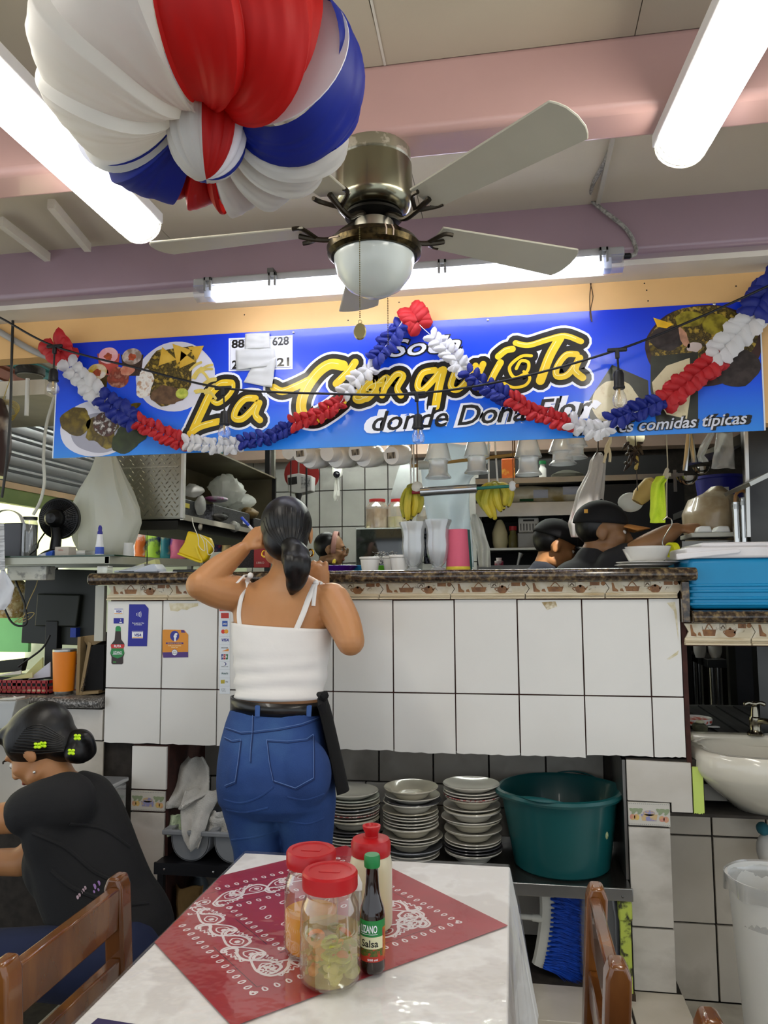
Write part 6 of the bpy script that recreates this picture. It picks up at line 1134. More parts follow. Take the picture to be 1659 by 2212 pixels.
# ================================================================ hanging from the hatch
rodz = PY(760, 962, 2.86).z+.05
one('mug_rail', MB().cyl((-1.1, 2.95, rodz+.012), (.72, 2.95, rodz+.012), .008, n=10), M('3a2a20', .6), 'rail behind the blue sign that carries mugs and glasses', 'rail')
ax = V(.38, .86, .18).normalized(); RQ = ax.to_track_quat('Z', 'Y').to_matrix()
mug0 = None
for i, (x, y, r) in enumerate(((648, 980, 23), (667, 990, 25), (706, 978, 22), (724, 988, 26), (768, 977, 22), (784, 987, 25), (845, 984, 23), (622, 976, 20))):
    Y = 2.80+.035*(i % 2); c = PY(x, y, Y); R = r*Y/F; lab = ['white mug hung by its handle with a paper tag on its base', 'white mug hung behind the tagged mug'][i % 2]
    t = thing('mug', 'white mug hanging upside down from the rail behind the blue sign', 'mug', c, 'mugs hanging behind the blue sign')
    part('cup', MB().lathe([(0, .002), (R*.86, 0), (R*.9, .004), (R, .012), (R*1.03, .085), (R*1.0, .088), (R*.95, .084), (R*.9, .014), (0, .010)], c, 32, rot=RQ), CER, t); u_ = (ax.cross(V(0, 0, 1))).normalized(); v_ = u_.cross(ax)
    part('handle', MB().tube(smooth_path([c+ax*.02+v_*R*.98, c+ax*.025+v_*(R+.026), c+ax*.06+v_*(R+.026), c+ax*.068+v_*R], 5), .005, 8), CER, t)
    if i in (0, 4, 6): part('price_tag', MB().prism([c-ax*.001+u_*a*R*.45+v_*b*R*.3 for a, b in ((-1, -1), (1, -1), (1, 1), (-1, 1))], -ax*.0006), M('a89c88', .6, c2='4a4238', sc=160, stretch=(1, .1, .1), ramp=(.45, .55)), t)
DOME = [(8, 1), (12, .95), (17, .8), (22, .55), (24, .45), (25, .42), (19, .40), (17, .34), (18, .12), (24, .02), (24, 0), (22, .02), (16, .12), (15, .34), (0, .36)]
for x, yt, yb, k in ((947, 940, 1033, 1.15), (1030, 938, 1022, 1.1), (1142, 935, 1026, 1.15), (1216, 940, 1003, 1.2), (1240, 930, 990, 1.15)):
    m, c = lp(x, yt, yb, 2.84, [(w*k, f) for w, f in reversed(DOME)]); o = one('dessert_glass', m, clear('f2f6f8', .42, .15, .12), 'frosted dessert glass hanging upside down behind the blue sign', 'glass', 'glasses hanging behind the blue sign', fix=True)
# bananas
YEL_B = M('c9b428', .5, c2='8f9a24', c3='d8c440', sc=7, ramp=(.3, .7)); SPOT = M('3a2c14', .6)
def bananas(label, cx, ytop, Y, lst, strings):
    t = thing('banana_bunch', label, 'bananas', PY(cx, ytop, Y))
    for i, (x0, y0, xm, ym, x1, y1, d) in enumerate(lst):
        P = smooth_path([PY(x0, y0, Y+d*.3), PY((x0+xm)/2, y0*.75+ym*.25, Y+d), PY(xm, ym, Y+d), PY((xm+x1)/2, ym*.4+y1*.6, Y+d), PY(x1, y1, Y+d*.8)], 4); n = len(P)
        bo = part('banana', MB().tube(P, [max(.0045, .0155*math.sin(math.pi*(.12+.80*k/(n-1)))**.6) for k in range(n)], 7), YEL_B, t); part('banana_tip', MB().ball(P[-1], .005, 6, 5), SPOT, bo)
    part('stem', MB().ball(PY(cx, ytop, Y), (.022, .018, .014), 10, 8), M('8f8a34', .6), t)
    for a, b in strings: part('string', MB().cyl(PY(*a, Y), PY(*b, Y), .0035, n=6), M('e6e6e2', .7), t)
bananas('narrow bunch of bananas hanging left of the foil roll', 890, 1052, 2.95, [(885, 1055, 871, 1085, 874, 1118, 0), (888, 1055, 880, 1090, 881, 1123, -.03), (890, 1055, 889, 1090, 887, 1122, .0), (893, 1055, 899, 1088, 893, 1115, -.02), (896, 1055, 908, 1080, 903, 1108, .01)], (((886, 955), (888, 1050)), ((893, 955), (894, 1048))))
bananas('wide bunch of bananas hanging right of the foil roll', 1068, 1046, 3.0, [(1060, 1046, 1035, 1072, 1052, 1105, 0), (1062, 1046, 1047, 1085, 1062, 1118, -.03), (1065, 1046, 1060, 1080, 1070, 1122, -.02), (1068, 1046, 1072, 1075, 1082, 1104, -.03), (1070, 1046, 1082, 1070, 1088, 1100, 0), (1074, 1046, 1092, 1066, 1090, 1092, -.02), (1078, 1046, 1102, 1062, 1098, 1094, .0)], (((1055, 955), (1056, 1042)), ((1069, 955), (1075, 1042))))
t = thing('foil_roll', 'roll of foil on a wooden rod hanging between the banana bunches', 'foil roll', PY(970, 1062, 2.90)); A, B_ = PY(890, 1064, 2.90), PY(1121, 1049, 2.90); d = B_-A
part('roll', MB().cyl(A+d*.08, A+d*.61, .0175, n=24), M('c4c6c8', .22, .9, var=.05), t); part('rod', MB().cyl(A+d*.6, A+d*.96, .0062, n=12), M('2f7a6a', .5), t); part('red_end', MB().cyl(A, A+d*.09, .0068, n=12), M('8a2430', .5), t); part('rod_tip', MB().cyl(A+d*.95, B_, .0075, n=12), M('9a6a3a', .5), t); part('tie', MB().ball(A+d*.94, (.014, .012, .02), 10, 8), M('e6e6e4', .7), t); part('tie', MB().ball(A+d*.05+V(0, 0, .02), (.022, .012, .022), 10, 8), M('e0ddd0', .7), t); part('cord', MB().cyl(A+d*.05, A+d*.05+V(0, 0, .25), .0022, n=6), M('6a4a2c', .8), t); part('cord', MB().cyl(A+d*.95, A+d*.95+V(0, 0, .26), .0018, n=6), M('6a4a2c', .8), t)
# translucent bag sheet and hanging bags
def sheet(name, rows, label, cat, mat, amp=.012, seed=0, th=.0015, nu=18, nv=26, **k):
    R_ = [(PY(l, y, d), PY(r, y, d)) for (l, r, y, d) in rows]; q = len(R_)-1
    def f(u, v):
        t = v*q; i = min(int(t), q-1); w = t-i; p = R_[i][0].lerp(R_[i+1][0], w).lerp(R_[i][1].lerp(R_[i+1][1], w), u); return p+V(0, amp*(math.sin(u*8+seed+v*3)+1.5*noise.noise(V(u*3+seed, v*4, seed))), 0)
    return one(name, MB().grid(f, nu, nv), mat, label, cat, solid=th, **k)
FILM = M('dfe8ee', .25, tl=.5, alpha=.72, var=.02); BAGW = M('f2f4ee', .35, tl=.5, alpha=.92, var=.02); BAGC = M('d8d8d4', .25, tl=.4, alpha=.6, var=.03)
sheet('plastic_sheet', [(935, 1060, 960, 3.05), (908, 1055, 1000, 3.1), (912, 1015, 1040, 3.12), (918, 1014, 1090, 3.14), (930, 1018, 1150, 3.14), (935, 1024, 1225, 3.14)], 'translucent plastic bag sheet hanging behind the foil roll', 'plastic sheet', FILM, .02, 2)
t = thing('bag_roll', 'white roll of bags on a hanging rod above the foil roll', 'bag roll', PY(930, 1003, 3.0)); part('roll', MB().cyl(PY(904, 1005, 3.0), PY(960, 1002, 3.0), .018, n=18), M('d6dad4', .5, tl=.2), t); part('rod', MB().cyl(PY(888, 1007, 3.0), PY(1115, 982, 3.0), .007, n=10), M('a8884c', .6), t)
for x in (889, 1112): q = PY(x, 1000, 3.0); part('cord', MB().cyl(q+V(0, 0, -.02), V(q.x, q.y, 2.70), .0025, n=6), M('7a5a34', .8), t)
sheet('ladle_bag', [(1020, 1030, 1110, 3.0), (1016, 1042, 1130, 3.0), (1022, 1050, 1160, 3.0), (1030, 1058, 1185, 3.0), (1034, 1060, 1225, 3.0)], 'crumpled clear bag hanging beside the dark shelf', 'bag', BAGC, .012, 5)
def blobbag(name, rows, label, mat, seed=0, amp=.10, n=28, cat='bag', **k):
    """closed hanging bag: rows of (left, right, y, depth, thickness)"""
    m = MB(); cs = []
    for l, r, y, Y, d in rows: a, b = PY(l, y, Y), PY(r, y, Y); cs.append(((a+b)/2, (b-a).length/2, d/2))
    q = len(cs)-1
    def f(u, v):
        t = v*q; i = min(int(t), q-1); w = t-i; c = cs[i][0].lerp(cs[i+1][0], w); rx = cs[i][1]*(1-w)+cs[i+1][1]*w; ry = cs[i][2]*(1-w)+cs[i+1][2]*w; a = 6.2832*u; s = 1+(.13*(1-.6*v)*math.sin(9*a+seed+v*2)*min(1, v*4) if amp > .08 else 0)+amp*(noise.noise(V(math.cos(a)*2+seed, math.sin(a)*2, v*3))+.6*noise.noise(V(math.cos(a)*5+seed, math.sin(a)*5, v*2)))
        return c+V(rx*s*math.cos(a), ry*s*math.sin(a), 0)
    return one(name, m.grid(f, 48, 30), mat, label, cat, fix=True, **k)
REDW = M('dedad8', .35, c2='c0303c', c3='e2dedc', sc=5, ramp=(.52, .66), tl=.3, stretch=(1, 1, .5))
blobbag('shopping_bag', [(1286, 1300, 978, 3.5, .02), (1274, 1308, 995, 3.5, .05), (1270, 1306, 1020, 3.5, .06), (1250, 1304, 1060, 3.5, .09), (1238, 1300, 1100, 3.5, .1), (1228, 1280, 1130, 3.5, .1), (1234, 1262, 1160, 3.5, .05)], 'white and red plastic bag hanging on a wire hook beside the cook', REDW, 3)
one('wire_hook', MB().tube(smooth_path([PY(*p, 3.49) for p in ((1292, 900), (1292, 958), (1291, 975), (1284, 988), (1292, 982), (1300, 990), (1298, 980))], 5), .003, 7), M('3a2c20', .5, .5), 'dark wire hook holding the white and red bag', 'hook')
one('garlic_string', MB().tube(smooth_path([PY(*p, 2.95) for p in ((1322, 900), (1318, 950), (1312, 965), (1308, 985), (1304, 1000))], 4), [.004]*4+[.006]+[.009]*6+[.005]*6, 8).tube(smooth_path([PY(*p, 2.95) for p in ((1313, 962), (1318, 980), (1317, 998))], 4), .005, 8), M('d8cda8', .7), 'dried pale husk tied and hanging by the hatch', 'husk')
m = MB(); rq = random.Random(8)
for i in range(26): p = PY(1366+rq.uniform(-16, 16), 975+rq.uniform(-18, 28), 2.95); m.tube([p, p+V(rq.uniform(-.02, .02), rq.uniform(-.02, .02), rq.uniform(-.03, .005))], [.008, .003], 6)
one('dried_peppers', m, M('241610', .6, c2='4a3a20', sc=30, ramp=(.4, .7)), 'bunch of dark dried peppers hanging by the hatch', 'peppers', kind='stuff')
one('cord', MB().cyl(V(PY(1372, 1000, 2.95).x, 2.95, 2.7), PY(1377, 1060, 2.95), .002, n=6), M('3a3028', .7), 'thin dark cord carrying the dried peppers', 'cord'); one('dried_pod', MB().tube(smooth_path([PY(*p, 2.95) for p in ((1374, 985), (1376, 1000), (1373, 1015))], 4), [.004]+[.007]*7+[.003], 8), M('b39a4c', .6), 'yellow dried pod under the dark peppers', 'pod')
one('lamp_globe', MB().ball(PY(1373, 945, 3.2), .036, 20, 14).cyl(PY(1373, 945, 3.2), V(PY(1373, 945, 3.2).x, 3.2, 2.7), .006, n=8), M('d8d4b4', .4), 'pale round globe above the dried peppers', 'globe')
one('rope_bundle', MB().tube(smooth_path([PY(*p, 2.868) for p in ((1438, 900), (1441, 975), (1442, 1010), (1436, 1030), (1446, 1025), (1440, 1040), (1440, 1118))], 6), [.002]*13+[.008]*14+[.003]*10, 8), M('b0a890', .7), 'knotted rope hanging beside the yellow towel', 'rope')
sheet('yellow_towel', [(1418, 1446, 1029, 2.866), (1408, 1434, 1045, 2.86), (1406, 1436, 1080, 2.86), (1404, 1438, 1110, 2.86), (1404, 1436, 1130, 2.86)], 'bright lime yellow cloth hanging over the hatch', 'towel', M('c8e03c', .9, var=.05, sc=30, bump=.2, bsc=200), .008, 1, .004)
one('rolling_pin', MB().tube([PY(1376, 1085, 3.1), PY(1384, 1072, 3.1), PY(1408, 1045, 3.1), PY(1414, 1038, 3.1)], [.022, .034, .034, .02], 18), M('c4a860', .6, c2='ac8c48', sc=6, ramp=(.35, .65)), 'pale wooden roller behind the yellow cloth', 'roller')
one('clear_bag', MB().ball(PY(1362, 1085, 3.2), (.05, .03, .04), 14, 10), BAGC, 'small clear plastic bag behind the cook with tan brim', 'bag')
for i, (x0, y0, x1, y1, r) in enumerate(((1487, 938, 1480, 1030, 22), (1492, 938, 1500, 1010, 18))):
    t = thing('ladle', ('polished steel ladle hanging in front of the second ladle', 'polished steel ladle hanging behind the first ladle')[i], 'ladle', PY(x1, y1, 2.95)); a, b = PY(x0, y0, 2.95+.03*i), PY(x1, y1-r*.6, 2.95+.03*i); part('handle', MB().tube([a, b], [.008, .0095], 10, flat=.4, side=(1, 0, 0)), M('c6c6c2', .15, 1, var=.05), t)
    c = PY(x1+(4 if i == 0 else 14), y1, 2.95+.03*i); R = r*2.95/F; part('bowl', MB().lathe([(0, -R*.8), (R*.5, -R*.7), (R*.85, -R*.35), (R, 0), (R*.95, 0), (R*.8, -R*.3), (R*.45, -R*.62), (0, -R*.72)], c, 26), M('b0b0ac', .12, 1, var=.05), t)
# ================================================================ dark shelving at the right back
SHX0, SHX1 = PY(1028, 1100, 4.3).x, PY(1480, 1100, 4.3).x
t = thing('kitchen_shelving', 'black and steel kitchen shelving full of food behind the cooks', 'shelving', V((SHX0+SHX1)/2, 4.5, 0)); BK = M('0c0c0d', .5, var=.2)
part('back_panel', MB().box((SHX0, 4.72, 0), (SHX1, 4.75, PY(1200, 990, 4.72).z)), BK, t); part('side_panel', MB().box((SHX0, 4.30, 0), (SHX0+.03, 4.72, PY(1060, 1032, 4.3).z)), BK, t); part('side_panel', MB().box((SHX1-.03, 4.30, 0), (SHX1, 4.72, PY(1060, 1032, 4.3).z)), BK, t)
for (y, th, mt) in ((1030, .03, STEEL), (1084, .075, STEEL), (1182, .012, M('c9c9c4', .4))): z = PY(1200, y, 4.3).z; part('shelf', MB().box((SHX0, 4.295, z-th), (PY(1262 if y != 1030 else 1480, 1100, 4.3).x, 4.72, z)), mt, t)
part('drawer_front', bx(1262, 1045, 1478, 1225, 4.29, .02), M('17181a', .35), t); part('door_frame', bx(1455, 1015, 1462, 1062, 4.28, .01), STEEL, t)
z1, z2, z3 = PY(1200, 1030, 4.3).z, PY(1200, 1084, 4.3).z, PY(1200, 1182, 4.3).z
def on_shelf(name, x0, x1, yt, z, mat, label, cat, shape='box', Y=4.36, d=.14, **k):
    a, b = PY(x0, yt, Y), PY(x1, yt, Y); zt = (a.z+b.z)/2; r = (b.x-a.x)/2; c = V((a.x+b.x)/2, Y+r, z)
    h = zt-z
    if shape == 'box': m = MB().box((a.x, Y, z+.001), (b.x, Y+d, zt))
    elif shape == 'bottle': m = MB().lathe([(0, 0), (r*.95, 0), (r, h*.04), (r, h*.7), (r*.7, h*.82), (r*.7, h), (0, h)], c+V(0, 0, .001), 20)
    else: m = MB().lathe([(0, 0), (r*.8, 0), (r*1.02, h*.2), (r, h*.55), (r*.55, h*.9), (r*.3, h), (0, h)], c+V(0, 0, .001), 20, fn=lambda q, zz, t: q*(1+.06*math.sin(3*t+zz*40)))
    return one(name, m, mat, label, cat, bevel=.006 if shape == 'box' else 0, **k)
on_shelf('spice_canister', 1083, 1112, 990, z1, M('b0521c', .4, c2='c9a040', sc=16, ramp=(.5, .62)), 'orange and yellow canister on the top kitchen shelf', 'canister'); sb_ = on_shelf('spice_bottle', 1164, 1180, 1002, z1, M('d8d8d4', .4), 'small white bottle with green cap on the top kitchen shelf', 'bottle', 'bottle'); part('cap', MB().cyl(PY(1172, 1003, 4.38), PY(1172, 996, 4.38), .02, n=14), M('1c6a3c', .4), sb_); 0; on_shelf('produce_sack', 1190, 1262, 1012, z1, M('2c2a20', .8, var=.2), 'low dark sack lying on the top kitchen shelf', 'sack', 'sack')
a, b = PY(1034, 1062, 4.38), PY(1255, 1062, 4.38); t = thing('wrapped_roll', 'long plastic wrapped roll lying on the kitchen shelf', 'roll', V((a.x+b.x)/2, 4.42, z2)); rr0 = .052; part('roll', MB().tube([V(a.x, 4.42, z2+rr0), V(a.x+.3, 4.42, z2+rr0+.004), V(b.x-.2, 4.42, z2+rr0), V(b.x, 4.42, z2+rr0*.9)], [rr0*.98, rr0, rr0*.95, rr0*.8], 22), M('c9bc96', .3, c2='a8935c', c3='d8d2bc', sc=9, ramp=(.3, .7), coat=.4), t)
for x0, x1, y0, y1 in ((1152, 1184, 1056, 1074), (1216, 1252, 1042, 1062)): part('paper_label', MB().grid(lambda u, v: V(PY(x0+(x1-x0)*u, 1060, 4.36).x, 4.42-(rr0+.002)*math.cos((v-.5)*.9-.1), z2+rr0+(rr0+.002)*math.sin((v-.5)*.9+(.05 if x0 < 1200 else .35))), 4, 6), M('c4c8d6', .6), t)
part('green_print', MB().grid(lambda u, v: V(PY(1122+30*u, 1060, 4.36).x, 4.42-(rr0+.002)*math.cos(-.75+.3*v), z2+rr0+(rr0+.002)*math.sin(-.75+.3*v)), 4, 4), M('2c5a34', .6), t)
on_shelf('mayonnaise_bag', 1062, 1096, 1122, z3, M('d8cfa4', .35, var=.06, sc=9, coat=.3), 'plump bag of pale sauce on the lower kitchen shelf', 'bag', 'sack'); pb_ = on_shelf('pickle_bottle', 1098, 1118, 1146, z3, M('6a6434', .3, var=.2), 'small jar of pickles on the lower kitchen shelf', 'jar', 'bottle'); part('lid', MB().cyl(PY(1108, 1146, 4.385), PY(1108, 1137, 4.385), .022, n=16), M('a81c24', .4), pb_); on_shelf('food_tub', 1118, 1162, 1150, z3, M('8d8a84', .3, var=.1, coat=.3), 'clear food tub on the lower kitchen shelf', 'tub'); zt2 = PY(1140, 1150, 4.36).z
t = thing('plastic_basket', 'small white slotted basket on top of the clear food tub', 'basket', V(PY(1140, 1150, 4.36).x, 4.42, zt2)); part('body', bx(1120, 1118, 1164, 1150, 4.37, .12), M('d2d2ce', .5), t, bevel=.008); part('handle_slot', bx(1130, 1122, 1154, 1126, 4.367, .004), M('3a3a3a', .6), t)
for i in range(6): part('slot', bx(1124+i*6.6, 1131, 1126+i*6.6, 1146, 4.367, .004), M('3a3a3a', .6), t)
one('prep_counter', MB().box((PY(1030, 1222, 3.98).x, 3.98, .14), (PY(1270, 1222, 3.98).x, 4.29, PY(1100, 1222, 4.1).z)), DSTEEL, 'steel prep counter in front of the dark shelving', 'counter'); one('spatula', MB().tube([PY(1118, 1222, 4.1), PY(1122, 1205, 4.1), PY(1126, 1195, 4.1)], [.006, .008, .014], 10, flat=.4, side=(1, 0, 0)), M('9a9a94', .3, .8), 'grey handled spatula behind the bending cook', 'spatula'); one('sauce_pot', lp(1078, 1205, 1222, 4.1, [(0, 0), (9, 0), (9, .6), (5, .65), (6, 1), (0, 1)])[0], M('8a2440', .4, c2='d8d4d4', sc=8, ramp=(.5, .6)), 'small dark red pot with white cap under the shelves', 'pot')
# ================================================================ right side: steel panel, bun bag, tray
one('steel_partition', MB().box((PY(1612, 1000, 2.9).x, 2.89, .82), (1.6, 2.95, PY(1620, 935, 2.9).z+.25)), M('3c3c3c', .4, .9, c2='555553', sc=4, ramp=(.3, .7)), 'dark brushed steel partition at the end of the hatch', 'partition'); one('partition_edge', MB().bar(PY(1611, 930, 2.88), PY(1617, 1160, 2.88), .012, .012), M('d6d6d2', .3, .6), 'bright metal edge of the steel partition', 'edge')
one('steel_shelf_bracket', MB().prism([PY(*p, 3.0) for p in ((1506, 982), (1610, 932), (1610, 958), (1512, 984))], (0, .3, 0)), M('8a8a84', .35, .9), 'slanted steel shelf above the blue bin', 'shelf'); one('rail_shelf', MB().prism([PY(*p, 2.60) for p in ((1618, 1042), (1680, 1010), (1680, 1022), (1622, 1050))], (0, .3, 0)), M('b0b0aa', .3, .9), 'angled steel rail on the partition', 'rail')
sheet('clear_bag', [(1548, 1580, 935, 2.98), (1542, 1584, 970, 2.97), (1537, 1588, 1000, 2.97), (1536, 1590, 1012, 2.97)], 'clear plastic bag hanging below the slanted steel shelf', 'bag', BAGC, .01, 3); sheet('rolled_bag', [(1530, 1545, 935, 2.96), (1512, 1530, 965, 2.96), (1506, 1520, 985, 2.96), (1508, 1530, 998, 2.96)], 'twisted white plastic bag under the steel shelf', 'bag', BAGC, .008, 7)
m, c = lp(1558, 1030, 1100, 3.6, [(0, 0), (40, 0), (46, .9), (48, .92), (48, 1), (45, 1), (38, .05), (0, .04)]); bb_ = one('blue_bin', m, M('161a7c', .45), 'dark blue plastic bin behind the bun bag', 'bin'); part('paper_label', bx(1535, 1052, 1575, 1075, 3.492, .004), M('b4b4b4', .6), bb_); one('wall_shelf', MB().box((PY(1490, 1100, 3.45).x, 3.45, c.z-.03), (1.9, 3.8, c.z-.001)), DSTEEL, 'steel shelf under the dark blue bin', 'shelf'); struct('trim_12', MB().box((PY(1470, 1100, 2.96).x, 2.96, .8), (1.6, 3.44, PY(1540, 1172, 3.1).z)), DSTEEL) if False else one('side_counter', MB().box((PY(1470, 1100, 2.96).x, 2.96, PY(1540, 1172, 3.1).z-.03), (1.9, 3.44, PY(1540, 1172, 3.1).z)), DSTEEL, 'steel side counter carrying the bun bag', 'counter')
blobbag('bun_bag', [(1535, 1560, 1052, 3.25, .08), (1518, 1575, 1065, 3.25, .14), (1490, 1592, 1078, 3.25, .24), (1478, 1596, 1110, 3.25, .3), (1478, 1598, 1145, 3.25, .3), (1485, 1590, 1172, 3.25, .28)], 'clear bag full of pale bread buns beside the cook', M('b9a888', .4, c2='cfc4a8', c3='a89474', sc=9, ramp=(.3, .7), coat=.5), 6, .07)
t = thing('foam_tray', 'white foam egg tray on a pale board beside the buns', 'tray', PY(1540, 1165, 3.0)); part('board', bx(1494, 1150, 1590, 1160, 2.98, .2), M('b4b4aa', .5), t, bevel=.003)
for x in (1505, 1545): part('foam_cup', MB().prism([PY(*p, 3.0) for p in ((x, 1150), (x+35, 1150), (x+30, 1136), (x+8, 1136))], (0, .08, 0)), M('dfe1e0', .6), t, bevel=.006)
for i, x in enumerate((1588, 1605)):
    t = thing('chrome_post', ('short chrome dispenser post with brown hose', 'tall chrome dispenser post beside the brown hose')[i], 'post', PY(x+3, 1170, 2.92)); part('tube', MB().cyl(PY(x+4, 1175, 2.92), PY(x, 1085-10*i, 2.92), .0115, n=16), M('c9c9c6', .12, 1, var=.05), t); part('collar', MB().cyl(PY(x, 1100-8*i, 2.92), PY(x, 1090-8*i, 2.92), .014, n=16), M('a0a09c', .2, 1), t)
    if i == 0: part('hose', MB().tube(smooth_path([PY(*p, 2.92) for p in ((1588, 1088), (1590, 1068), (1602, 1060), (1614, 1066), (1617, 1080))], 5), .006, 10), M('9a6a34', .4), t)
# ================================================================ far back: microwave, jars, scale, camera
MY = 5.35
t = thing('microwave', 'microwave with dark mirror door on the back kitchen counter', 'microwave', PY(825, 1225, MY)); part('body', bx(768, 1140, 900, 1232, MY+.012, .35), M('8a8d8a', .4), t, bevel=.006); part('door_glass', bx(770, 1143, 872, 1230, MY, .014), M('2a2f2c', .05, .0, var=.03, coat=1), t); part('door_window', bx(790, 1163, 860, 1215, MY-.002, .004), M('1a1d1b', .08, coat=1), t)
part('logo', text(MB(), 'PANTALLA', PY(825, 1150, MY-.003), V(1, 0, 0), V(0, 0, 1), .02), M('0c0c0c', .4), t) if False else None
one('back_counter', MB().box((-2.0, 5.3, 0), (1.0, 6.185, PY(825, 1232, 5.35).z-.002)), STEEL, 'steel counter along the grey tiled back wall', 'counter')
zm = PY(825, 1140, MY).z
for i, (x, w, hx, c2, lid, lab) in enumerate(((815, 25, 'b49a80', 'd0bca8', 'a82c2c', 'big clear jar of brown powder with red lid on the microwave'), (862, 25, 'd6cf9c', 'e0d8b4', 'b81c20', 'big clear jar of pale flour with red lid on the microwave'), (917, 17, 'b9b4ac', '8a8a84', 'b81c20', 'smaller jar with red lid beside the microwave'))):
    Y = MY+.12; t = thing('storage_jar', lab, 'jar', V(PY(x, 1140, Y).x, Y, zm)); m, c = lp(x, 1084, 1140, Y, [(0, 0), (w, 0), (w*1.04, .1), (w*.98, .6), (w, .8), (w*.7, .98), (w*.65, 1)], base=zm, n=24); part('jar', m, clear('c9c0b0', .3, .1), t); m, c = lp(x, 1084, 1140, Y, [(0, .02), (w*.95, .02), (w*.95, .72 if i == 0 else .42), (0, .74 if i == 0 else .44)], base=zm+.002, n=22); part('contents', m, M(hx, .9, c2=c2, sc=12, ramp=(.4, .6)), t); m, c = lp(x, 1078, 1086, Y, [(w*.68, 0), (w*.7, .2), (w*.7, .9), (0, 1)], n=24); part('lid', m, M(lid, .4), t)
one('steel_splash', MB().prism([PY(*p, 6.185) for p in ((868, 998), (900, 998), (905, 1090), (838, 1090), (860, 1015))], (0, .01, 0)), M('a4a8a8', .3, .9, var=.08), 'slanted sheet of steel against the back kitchen wall', 'steel sheet')
SY = 4.6; t = thing('hanging_scale', 'white electronic scale hanging in front of a red disc', 'scale', PY(646, 1060, SY)); part('case', MB().prism([PY(*p, SY) for p in ((620, 1026), (645, 1022), (674, 1028), (672, 1060), (646, 1067), (622, 1062))], (0, .09, 0)), M('c4c4c2', .45, var=.03), t, bevel=.006); part('display', MB().prism([PY(*p, SY-.002) for p in ((622, 1032), (641, 1029), (642, 1045), (623, 1048))], (0, .003, 0)), M('1a1a1a', .3), t); part('panel_print', MB().prism([PY(*p, SY-.002) for p in ((650, 1030), (670, 1033), (669, 1052), (651, 1055))], (0, .003, 0)), M('a8a8a8', .5, c2='6a6a6a', sc=60, ramp=(.5, .6)), t); part('hook', MB().cyl(PY(645, 1022, SY+.04), V(PY(644, 998, SY+.04).x, SY+.04, 2.7), .006, n=8), STEEL, t)
part('red_disc', MB().cyl(PY(652, 1025, 4.72), PY(652, 1025, 4.75), .112, n=32), M('8f1c18', .5), t); part('nozzle', lp(645, 1066, 1090, 4.6, [(4, 0), (5, .5), (8, .9), (8, 1), (0, 1)])[0], M('2a2a2a', .4), t)
for x0, y0, x1, y1, r in ((662, 1005, 662, 1110, .006), (628, 1020, 628, 1085, .004)): one('hanging_cable', MB().cyl(V(PY(x0, y0, 4.5).x, 4.5, 2.7), PY(x1, y1, 4.5), r, n=8), M('121416', .5), 'dark vertical cable in front of the white scale', 'cable', 'cables beside the white scale')
t = thing('security_camera', 'white dome security camera on the back kitchen wall', 'camera', PY(729, 1010, 5.9)); part('mount', MB().cyl(PY(729, 1000, 5.9), PY(729, 1012, 5.9), .045, n=20), M('d6d6d2', .4), t); part('dome', MB().ball(PY(729, 1018, 5.86), (.045, .05, .06), 20, 14), M('dcdcd8', .35), t); part('lens', MB().ball(PY(727, 1025, 5.815), (.028, .02, .028), 16, 10), M('0c0e16', .1), t)
sheet('clear_bag', [(727, 731, 1016, 5.86), (722, 734, 1058, 5.83), (720, 733, 1072, 5.8), (722, 728, 1082, 5.8)], 'twisted clear plastic strip hanging below the security camera', 'bag', BAGC, .01, 4)
# ================================================================ street side at the left: shutter, wall beyond, cabinet
SX = -2.35
SLAT = M('8d8f92', .35, .75, var=.06, sc=5)
zb0, zb1 = PX(0, 1030, SX).z, PX(165, 1066, SX).z; zbot = 1.86
shu = struct('window_1', MB().box((SX-.03, 2.64, zbot-.05), (SX-.02, 6.2, 2.62)), M('55565a', .5, .5))
nz = 9; hz = (2.58-zbot)/nz
for i in range(nz):
    z = zbot+i*hz; pr = [(0, 0), (.010, .008), (.014, hz*.35), (.014, hz*.62), (.004, hz*.72), (.012, hz*.82), (.012, hz*.95), (0, hz)]
    part('shutter_slat', MB().prism([V(SX-.02+a, 2.64, z+b) for a, b in pr], (0, 3.5, 0)), SLAT if i < 6 else (M('8a4f38', .5, .2) if i == 6 else M('2f7f80', .5, .2) if i == 7 else M('b4ad9c', .6)), shu)
part('bottom_rail', MB().box((SX-.025, 2.64, zbot-.03), (SX+.012, 6.15, zbot)), M('d8b48a', .5), shu); part('green_rail', MB().box((SX-.03, 2.64, zbot-.10), (SX+.006, 6.15, zbot-.03)), M('5c7a2c', .5, c2='8a9a4a', sc=4, ramp=(.3, .7)), shu)
struct('wall_street', MB().box((-5.2, 2.0, 0), (-5.1, 9.0, 3.2)), M('f6f2d0', .8, var=.03)); struct('trim_10', MB().box((-5.1, 1.5, -.05), (-3.2, 9, 0)), M('b8b4a4', .8))
struct('wall_stall', MB().box((-3.3, 6.22, 0), (-5.1, 6.3, 2.2)), M('d6dca0', .8, var=.04))
